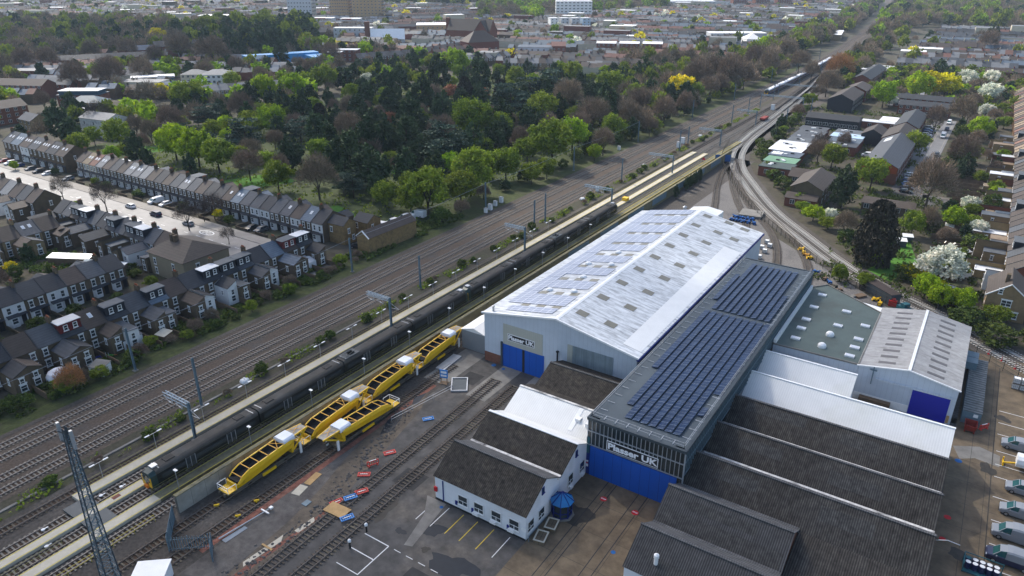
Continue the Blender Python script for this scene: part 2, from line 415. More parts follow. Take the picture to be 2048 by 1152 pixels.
track([(-90.6, y) for y in range(-20, 300, 20)] + [(-91, 320), (-92.5, 360), (-95.5, 420), (-100, 500)], 'depot track squeezed between yellow-edged platform and retaining wall', False, 420)
track([(-85.0, y) for y in range(-20, 116, 12)], 'siding carrying the row of four yellow wagons', True, 200)
track([(-80.2, y) for y in range(-20, 110, 12)], 'siding carrying the single front yellow wagon', True, 200)
def yp(x, y): return x - .026 * (y - 41)
track([(yp(-68.1, y), y) for y in range(-20, 107, 8)], 'yard track with gravel sides running to the blue shed doors', True, 200)
track([(yp(-63.6, y), y) for y in range(-20, 107, 8)], 'yard track nearest the white offices and small car park', True, 200)
LOOP = smooth_path([(70, 116), (48, 136), (27, 155), (2.6, 177), (-22, 197), (-40.2, 219), (-55, 239), (-69.5, 265), (-80, 286), (-87.5, 309), (-92.5, 343), (-95.4, 400), (-101.6, 500), (-108, 570)], 3.)
sheet('loop_ballast', ribbon(LOOP, -5.2, 5.2, 0), m_ballast3, .004)
sheet('loop_ballast_pale', ribbon(offset(LOOP, -1.9), -.9, .9, 0) + ribbon(offset(LOOP, 1.9), -.9, .9, 0), m_ballastp, .012)
track(offset(LOOP, -1.9), 'inner track of the curving loop beside the bare yard fence', False, 450, .0, pale=True)
track(offset(LOOP, 1.9), 'outer track of the curving loop beside the gardens', False, 450, .0, pale=True)
for ctrl, l in (([(-86.5, 300), (-84, 280), (-78, 255), (-70, 228), (-66, 205), (-65.5, 186)], 'siding bending from blue gate to the rear of the big shed'),
                ([(-85, 300), (-77.5, 270), (-67, 243), (-57.5, 222), (-52.5, 202), (-51.5, 184)], 'middle siding of the fan behind the big shed'),
                ([(-84.5, 300), (-75, 268), (-62, 240), (-47, 214), (-39.5, 190), (-37.5, 166)], 'siding of the fan leading to the yard behind the flat roof'),
                ([(-84, 300), (-72, 262), (-58, 240), (-40, 212), (-31, 190), (-29.5, 172)], 'outermost siding of the fan, nearest the curved loop')):
    track(smooth_path(ctrl, 3.), l, True, 400, .0, 'sidings fanning out from the blue gate')
# rails let into the concrete apron
for x, l in ((-36.8, 'rails sunk in brown concrete nearer the blue kiosk'), (-31.6, 'rails sunk in brown concrete nearer the dark sheds')):
    t = thing('sunken_track', l, 'track', (x, 20, 0), 0, 'tracks sunk in the apron')
    for s in (-1, 1): MB().box(s * .72 - .07, s * .72 + .07, 0, 64.7, -.03, .028).build('rail', m_black, t)
for x, l in ((-69.3, 'dark sunken rails crossing the slab in front of the blue shed doors'),):
    pass
# walkways: deck on low walls
def deck(name, label, x0, x1, y0, y1, m, h=.5, edges=(1, 1), lines=True, group=None):
    t = thing(name, label, 'walkway', (x0, y0, 0), 0, group); W, L = x1 - x0, y1 - y0
    MB().box(0, W, 0, L, -.1, h).build('deck', m, t)
    if lines:
        b = MB()
        if edges[0]: b.box(.05, .2, .05, L - .05, h, h + .006)
        if edges[1]: b.box(W - .2, W - .05, .05, L - .05, h, h + .006)
        b.build('edge_line', m_yellowl, t)
    return t
deck('depot_walkway', 'long narrow cream walkway with yellow edge beside the bushes', -104.6, -102.5, 36, 300, m_platform, .55)
deck('depot_walkway', 'cream walkway between dark train and empty siding, brown hatches on it', -99.3, -97.6, -20, 44, m_platform, .55)
deck('depot_walkway', 'wide pale walkway beyond the far end of the dark train', -99.4, -97.5, 176, 300, m_platform, .55)
deck('depot_walkway', 'pale walkway left of the wall near the lattice mast', -94.4, -92.4, -20, 43, m_platform, .55)
deck('depot_walkway', 'weathered olive walkway between dark train and wall, yellow lined', -94.4, -92.4, 43, 330, m_platold, .55)
for x0, x1, l in ((-102.5, -99.3, 'dark blue deck crossing the empty siding at the walkway ends'), (-97.6, -94.4, 'dark blue deck crossing ahead of the dark train')):
    b = MB(); b.box(x0, x1, 33.6, 37.4, .3, .56); tag(b.build('crossing_deck', m_steeld), l, 'crossing', 'deck crossings')
b = MB(); b.box(-99.0, -98.2, 39, 40.2, .552, .57); tag(b.build('hatch_cover', m_brickrub), 'rusty hatch cover set in the cream walkway', 'hatch')
# hand rails along the walkways
def railing(name, label, p, q, h=1.1, gap=2.6, m=None, cat='railing', r=.05, group=None):
    t = thing(name, label, cat, p, 0, group); d = Vector(q) - Vector(p); L = d.length; n = max(1, int(L / gap))
    b = MB()
    for i in range(n + 1): e = d * (i / n); b.beam(e, e + Vector((0, 0, h)), r)
    b.beam((0, 0, h), tuple(d + Vector((0, 0, h))), r); b.beam((0, 0, h * .55), tuple(d + Vector((0, 0, h * .55))), r); b.build('railing_posts_rails', m, t)  # upright posts and level rails gathered in one mesh
    return t
m_olive = mat('olive_rail', (.2, .19, .07), .7, .2, 1.)
railing('handrail_fence', 'thin olive handrail along the bush side of the narrow walkway', (-104.9, 38, .0), (-104.9, 300, 0), 1.5, 3, m_olive)
railing('handrail_fence', 'olive handrail on the platform between dark train and wall', (-94.6, 43, .5), (-94.6, 300, .5), 1.0, 3, m_olive)
railing('handrail_fence', 'yellow handrail on the walkway near the lattice mast', (-89.2, -10, .0), (-89.2, 40, 0), 1.3, 3, m_yellowl)
railing('handrail_fence', 'olive handrail beside the lower end of the near walkway', (-95.6, -10, .0), (-95.6, 30, 0), 1.2, 3, m_olive)
# the retaining wall beside the wagons
m_wallc = mat('wall_concrete', (.3, .285, .245), .9, .25, .7, alt=(.22, .21, .165), altsc=.1, grid=(2.4, 0, .05, (.12, .115, .1), 'yz'))
m_wallo = mat('wall_olive', (.17, .15, .085), .9, .3, .7, alt=(.11, .1, .06), altsc=.08)
t = thing('retaining_wall', 'long concrete retaining wall between platform and yellow wagons', 'wall', (-88, 43, 0))
MB().box(-.25, .25, 0, 52, -.1, 3.1).build('concrete_panels', m_wallc, t)
MB().box(-.25, .25, 52, 258, -.1, 3.1).build('olive_panels', m_wallo, t)
MB().box(-.35, .35, 0, 258, 3.1, 3.25).build('coping', m_platold, t)
b = MB(); b.box(-.45, -.37, 0, 258, 3.05, 3.2); b.build('yellow_strip', m_yellowl, t)
for k in range(7):
    MB().box(.26, .3, 118 + k * 19, 130 + k * 19, .9, 3.0).build('grey_panel', m_steelb, t)
for k in range(3):
    y = 49 + k * 0
t = thing('cable_trough', 'long pale concrete cable trough beside the main tracks', 'cable trough', (-110.4, -20, 0))
MB().box(-.25, .25, 0, 130, -.05, .18).build('trough', m_concg, t)

# overhead line structures
def insul(b, p, q): b.beam(p, q, .08, .08, 0)
def mast(x, y, h, label, m=None, a=.36):
    t = thing('overhead_line_mast', label, 'mast', (x, y, 0), 0, 'overhead line masts')
    b = MB(); b.box(-a / 2, a / 2, -a / 2, -a / 2 + .06, 0, h); b.box(-a / 2, a / 2, a / 2 - .06, a / 2, 0, h); b.box(-.05, .05, -a / 2 + .06, a / 2 - .06, 0, h)
    b.build('post', m or m_steelb, t); MB().box(-.45, .45, -.45, .45, -.05, .15).build('footing', m_concg, t)
    return t
def gantry(x0, x1, y, h, label):
    """post at x1, lattice boom reaching back to x0, hanging cantilevers"""
    t = thing('overhead_line_gantry', label, 'gantry', (x1, y, 0), 0, 'half gantries over the depot tracks')
    b = MB(); a = .42
    b.box(-a / 2, a / 2, -a / 2, -a / 2 + .07, 0, h); b.box(-a / 2, a / 2, a / 2 - .07, a / 2, 0, h); b.box(-.06, .06, -a / 2 + .07, a / 2 - .07, 0, h)
    b.build('post', m_steelb, t); MB().box(-.6, .6, -.6, .6, -.05, .2).build('footing', m_concg, t)
    b = MB(); L = x0 - x1
    for yy in (-.28, .28):
        for zz in (h - .75, h - .1): b.beam((0, yy, zz), (L, yy, zz), .11)
    n = int(abs(L) / .8)
    for i in range(n):
        u, v = L * i / n, L * (i + 1) / n
        b.beam((u, -.28, h - .1), (u, .28, h - .1), .08)
        b.beam((u, -.28, h - .1), (v, -.28, h - .75), .06); b.beam((u, .28, h - .75), (v, .28, h - .1), .06)
    b.build('lattice_boom', m_steell, t)
    for f in (.3, .72):
        b = MB(); u = L * f; b.beam((u, 0, h - .7), (u, 0, h - 2.0), .12); b.beam((u, 0, h - 2.0), (u - 1.9, 0, h - 1.5), .07); b.beam((u, 0, h - 1.0), (u - 1.9, 0, h - 1.5), .06)
        b.tube((u - .5, 0, h - 1.85), (u - .9, 0, h - 1.75), .09, n=6, mi=1); b.build('cantilever', [m_galv, m_whitep], t)
    b = MB(); b.beam((0, 0, h - 1.2), (2.6, 0, h - 2.2), .07); b.beam((0, 0, h - 2.4), (2.6, 0, h - 2.2), .06); b.build('cantilever', m_galv, t)
    return t
for y, l in ((55.5, 'half gantry nearest the cab of the dark train'), (105.3, 'half gantry beside the second and third train cars'), (161.0, 'half gantry behind the big shed roof line'), (209, 'half gantry just past the far end of the dark train'), (262, 'half gantry over the pale walkway'), (318, 'half gantry level with the blue gate'), (372, 'half gantry past the blue gate')):
    gantry(-108.6, -101.8 if y < 170 else -98.4, y, 7.6 if y < 170 else 7.4, l)
for x, y, h, l in ((-110.2, 62.6, 10.2, 'blue mast rising among bushes opposite the white rubbish sack'), (-110.3, 125.5, 9.0, 'blue mast among bushes with small yellow flowers'), (-110.4, 180, 9, 'twin-looking mast beside the bush strip, nearer one'), (-110.4, 186.5, 9.5, 'taller mast beside the bush strip near white cabinets'), (-110.4, 242, 9, 'mast between bushes before the white cabinets'), (-110.4, 300, 9, 'mast near the grey cabinets'), (-110.4, 310, 9, 'mast right behind the grey cabinets'),
                   (-132.5, 63.1, 9.6, 'blue mast on the grass bank behind the white rear extension'), (-132.6, 124, 9.6, 'blue mast on the grass bank beside the brick warehouse'), (-133, 186, 9.6, 'blue mast beside the small white cabinets'), (-133, 246, 9.6, 'mast on the bank before the dark trees'), (-132.6, 306, 9.6, 'mast on the bank past the lone signal cabinet'), (-131.5, 372, 9.6, 'mast on the bank by the bare trees'), (-131, 440, 9.6, 'mast on the bank opposite the white train cab'),
                   (-110.5, 372, 9, 'mast among the far bushes'), (-110.5, 400, 9, 'mast among the farthest bushes'), (-112, 455, 9, 'mast ahead of the white train'), (-112.4, 520, 9, 'mast beside the white train, nearest'), (-112.8, 585, 9, 'mast beside the white train, middle'), (-113.5, 650, 9, 'mast beside the white train tail'), (-131, 520, 9.5, 'far mast on the bank, nearest'), (-131, 590, 9.5, 'far mast on the bank, middle'), (-132, 670, 9.5, 'far mast on the bank, farthest'), (-86.5, 384, 8, 'lone mast right of the depot throat'), (-83, 422, 8, 'lone mast by the white cabinet')):
    mast(x, y, h, l)
for y, x0, x1, l in ((424, -111, -88, 'portal gantry across the depot throat, nearer one'), (470, -113, -92, 'portal gantry across the depot throat, farther one')):
    t = thing('overhead_line_portal', l, 'gantry', (x0, y, 0), 0, 'portal gantries'); L = x1 - x0
    b = MB()
    for yy in (-.3, .3):
        for zz in (6.8, 7.4): b.beam((0, yy, zz), (L, yy, zz), .12)
    for i in range(int(L)): b.beam((i, -.3, 7.4), (i + 1, .3, 7.4), .06); b.beam((i, -.3, 6.8), (i + 1, -.3, 7.4), .06)
    b.build('lattice_boom', m_steell, t)
    for u in (0, L): MB().box(u - .18, u + .18, -.18, .18, 0, 7.4).build('post', m_steelb, t)
def wire(pts, label, r=.035, sag=.6, m=None):
    b = MB()
    for p, q in zip(pts, pts[1:]):
        p, q = Vector(p), Vector(q); n = 8; prev = p
        for i in range(1, n + 1):
            t_ = i / n; c = p.lerp(q, t_) - Vector((0, 0, sag * 4 * t_ * (1 - t_))); b.tube(prev, c, r, n=4, cap=False); prev = c
    return tag(b.build('overhead_wire', m or m_galv), label, 'wire')
wire([(-132.4, 2, 8.9), (-132.5, 63.1, 8.9), (-132.6, 124, 9.2), (-133, 186, 9.2), (-133, 246, 9.2), (-132.6, 306, 9.2)], 'pale feeder wire strung between masts on the grass bank', .03)
for x, l in ((-127.7, 'outermost'), (-124.1, 'second'), (-118.7, 'third'), (-115.1, 'innermost')):
    b = MB(); b.tube((x, -20, 4.9), (x, 420, 4.9), .016, n=3, cap=False); b.tube((x, -20, 6.0), (x, 420, 6.0), .016, n=3, cap=False)
    tag(b.build('contact_wire', m_dark), l + ' of the thin contact wires above the main tracks', 'wire', 'contact wires')

# lattice mast in the near corner
t = thing('lattice_tower', 'tall blue-grey lattice radio mast with antennas at top', 'mast', (-79.6, 28.8, 0))
b = MB(); HT = 26.9; base, top = .95, .24
def leg(k, z): a = base + (top - base) * z / HT; return ((-1, 1, 1, -1)[k] * a, (-1, -1, 1, 1)[k] * a, z)
for k in range(4): MB().beam(leg(k, 0), leg(k, HT), .12).build('leg', m_steeld, t)
z = 0.
while z < HT - 1:
    dz = 1.5 - .6 * z / HT
    for k in range(4):
        j = (k + 1) % 4
        b.beam(leg(k, z), leg(j, min(HT, z + dz)), .055); b.beam(leg(j, z), leg(k, min(HT, z + dz)), .045); b.beam(leg(k, z), leg(j, z), .055)
    z += dz
b.build('bracing', m_steelb, t)
b = MB(); b.box(-.2, .2, -.6, -.5, 0, 12); b.build('cable_ladder', m_concg, t)
b = MB(); b.beam((-1.5, -.3, HT - .8), (1.5, .3, HT - .8), .1); b.beam((-1.2, -.3, HT - 2), (1.2, .3, HT - 2), .1); b.beam((0, 0, HT - 2.2), (0, 0, HT + .4), .14); b.build('headframe', m_steeld, t)
for x in (-1.45, 1.4): MB().box(x - .17, x + .17, -.25, .05, HT - 2.2, HT + .3).build('antenna', m_galv, t)
# ================================================================ DEPOT BUILDINGS
m_clad = mat('pale_blue_cladding', (.5, .55, .6), .6, .08, .4, spec=.4, grid=(.9, 0, .05, (.4, .44, .49), 'xy'))
m_cladl = mat('beige_cladding', (.42, .42, .36), .6, .06, .4, grid=(.45, 0, .04, (.36, .36, .31), 'xy'))
m_roofA = mat('weathered_white_roof', (.64, .66, .67), .55, .15, .8, spec=.4, streak=('x', .85, (.2, .21, .21)), stripe=('y', .33, .06))
m_roofw = mat('white_metal_roof', (.7, .7, .67), .5, .06, .4, spec=.4, stripe=('x', .38, .05), alt=(.62, .62, .56), altsc=.12, altamt=.25)
m_roofwy = mat('white_roof_strip', (.72, .72, .7), .5, .06, .4, spec=.4, stripe=('y', .4, .04))
m_roofk = mat('black_sheet_roof', (.034, .03, .026), .85, .5, .9, spec=.2, stripe=('x', .3, .5), alt=(.05, .046, .042), altsc=.1, altamt=.3, streak=('y', .7, (.075, .07, .062)))
m_roofkb = mat('brown_black_sheet_roof', (.03, .026, .022), .85, .7, 1.6, spec=.2, stripe=('x', .3, .35), alt=(.06, .05, .038), altsc=.5, altamt=.35, streak=('y', .5, (.08, .07, .055)))
m_roofg = mat('grey_sheet_roof', (.085, .085, .085), .85, .4, .8, spec=.3, stripe=('x', .3, .3), alt=(.1, .1, .1), altsc=.1)
m_roofD = mat('asbestos_roof', (.36, .355, .345), .8, .2, .9, spec=.3, stripe=('y', .34, .08), streak=('x', .55, (.19, .18, .16)))
m_lichen = mat('flaky_gutter', (.62, .6, .56), .9, .4, 2.2, alt=(.1, .095, .09), altsc=.45, altamt=.55)
m_flatg = mat('green_grey_felt', (.085, .115, .105), .75, .14, .35, spec=.4, alt=(.065, .075, .065), altsc=.12, altamt=.4)
m_flatb = mat('slate_felt', (.06, .08, .095), .7, .15, .5, spec=.4)
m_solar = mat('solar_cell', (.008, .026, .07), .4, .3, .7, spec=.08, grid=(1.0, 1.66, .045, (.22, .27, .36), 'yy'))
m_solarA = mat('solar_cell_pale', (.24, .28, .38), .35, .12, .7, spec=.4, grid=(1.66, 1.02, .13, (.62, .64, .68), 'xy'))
m_rl = mat('rooflight_sheet', (.17, .155, .11), .4, .2, .8, spec=.5)
m_rld = mat('rooflight_dark', (.12, .11, .105), .5, .2, .8, spec=.4)
m_bluedoor = mat('blue_door', (.004, .085, .42), .45, .08, .4, spec=.4, grid=(1.55, 0, .06, (.002, .03, .2), 'xy'))
m_bluedeep = mat('deep_blue_shutter', (.008, .012, .3), .5, .06, .4, spec=.4, stripe=('z', .12, .1))
m_bluefr = mat('navy_frame', (.006, .02, .16), .5, .1, .6)
m_glazd = mat('dirty_glazing', (.022, .03, .032), .22, .4, .35, spec=.6, alt=(.06, .075, .07), altsc=.25, altamt=.3)
m_teal = mat('teal_frame', (.02, .1, .12), .6, .15, .8)
m_wrender = mat('white_render', (.74, .75, .76), .8, .06, .5, alt=(.6, .6, .58), altsc=.15, altamt=.3)
m_brick = mat('red_brick', (.2, .085, .055), .9, .25, 1.5, alt=(.15, .09, .065), altsc=.4)
m_shut = mat('grey_shutter', (.22, .23, .235), .5, .06, .5, spec=.4, stripe=('z', .14, .12))
m_tarp = mat('white_fabric', (.82, .8, .76), .7, .05, .4)
m_bwin = mat('grimy_panel', (.24, .29, .31), .4, .15, .5, spec=.5, streak=('z', .8, (.1, .13, .14)))
m_conduit = mat('black_pipe', (.02, .02, .025), .5, .1, 1.)
m_letter = mat('white_letter', (.85, .85, .85), .6, 0, 1.)

def text_mesh(body, size, ext=.02, name='lettering', wide=1.0):
    c = bpy.data.curves.new(name, 'FONT'); c.body = body; c.size = size; c.extrude = ext; c.offset = size * .036; c.align_x = 'CENTER'; c.align_y = 'CENTER'; c.resolution_u = 3
    o = bpy.data.objects.new(name, c); COL.objects.link(o)
    dg = bpy.context.evaluated_depsgraph_get(); me = bpy.data.meshes.new_from_object(o.evaluated_get(dg)); bpy.data.objects.remove(o)
    me.name = name; me.materials.clear(); me.materials.append(m_letter); return me
def signboard(parent, x, y, z, w, h, body, tilt=0, rim=.12):
    """black name board with white rim, facing -y"""
    s = MB().box(-w / 2, w / 2, -.06, .0, -h / 2, h / 2).build('sign', m_letter, parent, (x, y, z))
    MB().box(-w / 2 + rim, w / 2 - rim, -.09, -.06, -h / 2 + rim, h / 2 - rim).build('sign_panel', m_black, s)
    me = text_mesh(body, h * .86); o = link('lettering', me, s, (0, -.1, -.02 * h)); o.rotation_euler = (rad(90), 0, 0)
    ww = max(v.co.x for v in me.vertices) - min(v.co.x for v in me.vertices); o.scale = ((w - 2.6 * rim) / ww, 1, 1)
    return s

# --- the big shed with solar panels
X0, XR, X1, Y0, Y1, HE, HR = -76.3, -59.65, -42.9, 105.6, 183.0, 10.8, 13.9
t = thing('engineering_shed', 'big pale shed with white pitched roof, solar panels and blue doors', 'shed', (X0, Y0, 0))
W, L, r = X1 - X0, Y1 - Y0, XR - X0
b = MB(); b.ext([(0, 0), (W, 0), (W, HE), (r, HR), (0, HE)], 0, L, 'y'); b.build('wall', m_clad, t)
def AL(u, v): return HE + (HR - HE) * u / r if u <= r else HR - (HR - HE) * (u - r) / (W - r)     # roof height at local x
b = MB(); b.slab([(-.4, -.35, AL(0, 0) - .07 + .15), (r, -.35, HR + .15), (r, L + .35, HR + .15), (-.4, L + .35, AL(0, 0) + .08)], .14)
rl_ = b.build('roof', m_roofA, t)
b = MB(); b.slab([(r, -.35, HR + .15), (W + .35, -.35, HE + .08), (W + .35, L + .35, HE + .08), (r, L + .35, HR + .15)], .14); rr_ = b.build('roof', m_roofA, t)
MB().slab([(r - .5, -.4, HR + .1), (r, -.4, HR + .22), (r, L + .4, HR + .22), (r - .5, L + .4, HR + .1)], .06).slab([(r, -.4, HR + .22), (r + .5, -.4, HR + .1), (r + .5, L + .4, HR + .1), (r, L + .4, HR + .22)], .06).build('ridge_cap', m_whitep, t)
b = MB(); b.slab([(r, -.42, HR + .3), (W + .45, -.42, HE + .22), (W + .45, -.1, HE + .22), (r, -.1, HR + .3)], .34); b.slab([(-.5, -.42, HE + .22), (r, -.42, HR + .3), (r, -.1, HR + .3), (-.5, -.1, HE + .22)], .34); b.build('verge_trim', m_whitep, t)
MB().box(W + .02, W + .55, -.4, L + .4, HE - .45, HE - .02).build('gutter', m_bluefr, t)
MB().box(-.55, -.02, -.4, L + .4, HE - .4, HE - .04).build('gutter', m_black, t)
# clean white sheets low on the right slope
q = lambda u, v, d=.19: (u, v, AL(u, v) + d)
MB().slab([q(29.6, 2), q(33.2, 2), q(33.2, 60.4), q(29.0, 60.4)], .03).build('clean_sheets', m_roofwy, t)
for k in range(9):
    for u in (18.2, 23.9) + ((28.3,) if k >= 7 else ()):
        v = 4.6 + 8.72 * k + (.7 if u > 20 else 0) - (.5 if u > 25 else 0)
        MB().slab([q(u, v, .2), q(u + 2.2, v, .2), q(u + 2.2, v + 1.9, .2), q(u, v + 1.9, .2)], .03).build('rooflight', m_rl, t)
# solar blocks on the left slope: bands between rows of rooflights
for k in range(9):
    v = 2.4 + 8.62 * k
    cols = (2.0, 15.1)
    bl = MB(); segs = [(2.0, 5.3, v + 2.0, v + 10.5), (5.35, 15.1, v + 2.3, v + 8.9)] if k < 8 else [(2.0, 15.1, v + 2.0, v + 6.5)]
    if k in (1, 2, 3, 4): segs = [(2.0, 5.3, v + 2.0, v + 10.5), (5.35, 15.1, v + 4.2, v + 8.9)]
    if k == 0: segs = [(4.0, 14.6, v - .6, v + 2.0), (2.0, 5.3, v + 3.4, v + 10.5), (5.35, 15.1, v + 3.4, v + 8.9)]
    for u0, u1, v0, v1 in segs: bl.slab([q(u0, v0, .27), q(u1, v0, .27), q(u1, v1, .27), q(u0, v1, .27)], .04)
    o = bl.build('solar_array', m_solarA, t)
    for u in (5.6, 9.2, 12.8):
        vv = v + (2.1 if k == 0 else .5)
        MB().slab([q(u, vv, .2), q(u + 1.9, vv, .2), q(u + 1.9, vv + 1.6, .2), q(u, vv + 1.6, .2)], .03).build('rooflight', m_rl, t)
    if k in (1, 2, 3, 4):
        for u in ((7.2, 12.9) if k % 2 else (10.5,)):
            MB().lathe((u, v + 2.6, AL(u, 0) + .15), [(.75, 0), (.75, .25), (.55, .5), (.0, .6)], 12).build('roof_vent', m_whitep, t)
# gable: beige panel, sign, doors, side window, brick corner
MB().box(4.6, 13.8, -.06, 0, 5.1, 9.7).build('door_panel', m_cladl, t)
signboard(t, 8.85, -.07, 7.0, 6.3, 1.5, 'Plasser UK')
dr = MB().box(4.5, 14.2, -.1, -.0, .0, 5.15).build('sliding_door', m_bluedoor, t)
MB().box(9.2, 9.75, -.13, -.1, .05, 5.1).build('door_gap', m_black, dr)
MB().box(4.1, 4.5, -.3, 0, 0, 5.5).build('door_jamb', m_steeld, t)
MB().box(19.4, 28.8, -.08, 0, 5.35, 9.4).build('side_glazing', m_bwin, t)
MB().box(19.3, 20.4, -.12, -.08, 5.3, 9.45).build('glazing_edge', m_cladl, t)
MB().box(.05, 4.1, -.1, 0, 0, 2.1).build('brick_base', m_brick, t)
MB().tube((17.3, -.35, 4.2), (17.3, -.35, 7.1), .16).tube((17.3, -.35, 4.2), (18.3, -.3, 3.4), .16).tube((18.3, -.3, 3.4), (18.3, -.3, 2.6), .16).lathe((17.3, -.35, 7.1), [(.2, 0), (.3, .1), (.3, .3), (.05, .35)], 8).build('flue', m_conduit, t)
MB().tube((1.7, .8, 11), (1.7, .8, 12.2), .22).lathe((1.7, .8, 12.2), [(.3, 0), (.3, .2), (.05, .3)], 8).build('roof_cowl', m_galv, t)
MB().ext([(12.5, 9), (21, 9), (21, HE + 2.2), (16.7, HR - .3), (12.5, HE + 2.0)], L, L + 6, 'y').build('rear_annex', m_whitep, t)
for k, (x, y) in enumerate(((-67.5, 192.5), (-60.5, 192.3))):
    tg = MB(); tg.lathe((0, 0, 0), [(.55, 0), (.55, 8.5), (.8, 8.6), (.8, 9.3), (.5, 9.7), (.5, 11), (.65, 11.1), (.1, 11.5)], 10)
    tag(tg.build('dust_stack', m_galv, None, (x, y, 0)), ('left' if k == 0 else 'right') + ' one of two pale extractor stacks behind the big shed', 'stack', 'extractor stacks')
# --- fabric annex on the left of the shed
t = thing('fabric_tunnel', 'cream fabric tunnel with grey roller door beside the big shed', 'tent', (-83.4, 107.3, 0))
W, L = 6.3, 20
MB().ext([(.1, 0), (W - .1, 0), (W - .1, 4.4), (W / 2, 5.3), (.1, 4.4)], .05, L, 'y').build('wall', m_tarp, t)
MB().slab([(-.15, -.3, 4.42), (W / 2, -.3, 5.45), (W / 2, L, 5.45), (-.15, L, 4.42)], .06).slab([(W / 2, -.3, 5.45), (W + .15, -.3, 4.42), (W + .15, L, 4.42), (W / 2, L, 5.45)], .06).build('roof', m_tarp, t)
MB().box(.0, W - .2, -.1, .04, 0, 4.25).build('roller_door', m_shut, t)
# --- the central flat-roofed hall
X0, X1, Y0, Y1, HH = -41.75, -25.8, 84.8, 164.2, 10.6
t = thing('glazed_hall', 'dark glazed hall with flat roof of solar rows and blue doors', 'hall', (X0, Y0, 0))
W, L = X1 - X0, Y1 - Y0
MB().box(.1, W - .1, .12, L - .1, -.1, HH - .3).build('wall', m_glazd, t)
MB().box(-.05, W + .05, -.05, L + .05, HH - .28, HH).build('roof', m_flatb, t)
b = MB()
for x0, x1, y0, y1 in ((-.1, W + .1, -.12, .2), (-.1, W + .1, L - .2, L + .1), (-.1, .2, .2, L - .2), (W - .2, W + .1, .2, L - .2)): b.box(x0, x1, y0, y1, HH - .35, HH + .14)
b.build('parapet', m_steeld, t)
b = MB()
for i in range(24): x = .1 + i * (W - .2) / 23; b.box(x - .045, x + .045, -.02, .1, 5.7, HH - .36)
for z in (5.65, 8.2): b.box(.05, W - .05, -.05, .11, z, z + .12)
b.build('front_mullions', m_galv, t)
b = MB()
for i in range(110): y = .4 + i * (L - .8) / 109; b.box(W - .12, W + .0, y - .04, y + .04, 6.2, HH - .36)
for z in (6.1, 8.3): b.box(W - .1, W + .02, .1, L - .1, z, z + .1)
b.build('side_mullions', m_steelb, t)
MB().box(W - .15, W + .05, -.06, .1, 0, HH - .36).build('corner_post', m_galv, t)
MB().box(-.02, .5, -.02, .12, 0, 7).build('teal_end_panel', m_teal, t)
MB().box(.7, 15.0, -.12, .1, 0, 5.5).build('sliding_door', m_bluedoor, t)
MB().box(-.03, .7, -.05, .1, 0, 4.0).build('door_post', m_bluefr, t)
MB().box(.12, .45, -.07, -.05, 1.4, 1.9).box(.12, .45, -.07, -.05, 2.3, 2.6).build('notice', m_whitep, t)
MB().box(.16, .42, -.08, -.07, 2.0, 2.2).build('notice_red', m_redp, t)
signboard(t, 7.75, -.14, 6.95, 8.5, 1.75, 'Plasser UK')
for i in range(10):          # rows of tilted panels, near block
    x = 2.1 + i * 1.32; y0, y1 = (19.5 if i == 0 else 6.6 if i == 1 else 3.0), 46.6
    if i == 9: y0 = 17
    MB().slab([(x, y0, HH + .16), (x + 1.14, y0, HH + .36), (x + 1.14, y1, HH + .36), (x, y1, HH + .16)], .05).build('solar_row', m_solar, t)
MB().slab([(13.98, 9.6, HH + .16), (15.0, 9.6, HH + .42), (15.0, 12.2, HH + .42), (13.98, 12.2, HH + .16)], .05).build('solar_row', m_solar, t)
for i in range(10):
    x = 1.5 + i * 1.33; y0, y1 = (52.5 if i == 0 else 48), (68 if i == 0 else 76.5)
    if i == 9: y1 = 62
    MB().slab([(x, y0, HH + .16), (x + 1.08, y0, HH + .42), (x + 1.08, y1, HH + .42), (x, y1, HH + .16)], .05).build('solar_row', m_solar, t)
b = MB()
for (p, q_, n) in (((.5, .6), (W - .5, .6), 8), ((W - .5, .6), (W - .5, L - .8), 30), ((.5, .6), (.5, L - .8), 30)):
    for i in range(n + 1):
        x = p[0] + (q_[0] - p[0]) * i / n; y = p[1] + (q_[1] - p[1]) * i / n
        b.beam((x, y, HH), (x, y, HH + 1.0), .05); dx = 1.3 if x < 1 else -1.3 if x > W - 1 else 0
        b.beam((x, y, HH + .05), (x + dx, y + (1.3 if dx == 0 else 0), HH + .05), .1)
    for z in (.5, 1.0): b.beam((p[0], p[1], HH + z), (q_[0], q_[1], HH + z), .05)
b.build('roof_railing', m_galv, t)
# --- saw-tooth gabled rows
def row(name, label, x0, x1, y0, pitch, ze, zr, mwall, mfront, mback, fr=.56, cap=m_roofg, zb=None, group=None, gut=None, cat='workshop', front_wall=True):
    t = thing(name, label, cat, (x0, y0, 0), 0, group); W, L = x1 - x0, pitch; r = L * fr; zb = ze + .5 if zb is None else zb
    MB().ext([(0.02, 0), (L - .02, 0), (L - .02, zb - .12), (r, zr - .12), (.02, ze - .12)], .05, W - .05, 'x').build('wall', mwall, t)
    MB().slab([(-.15, -.18, ze - .08), (W + .15, -.18, ze - .08), (W + .15, r, zr), (-.15, r, zr)], .1).build('roof', mfront, t)
    MB().slab([(-.15, r, zr), (W + .15, r, zr), (W + .15, L - .05, zb), (-.15, L - .05, zb)], .1).build('rear_roof', mback, t)
    MB().box(-.2, W + .2, r - .22, r + .2, zr - .06, zr + .07).build('ridge_cap', cap, t)
    if gut: MB().box(-.1, W + .1, L - .7, L + .15, zb - .16, zb + .16).build('valley_gutter', gut, t)
    return t
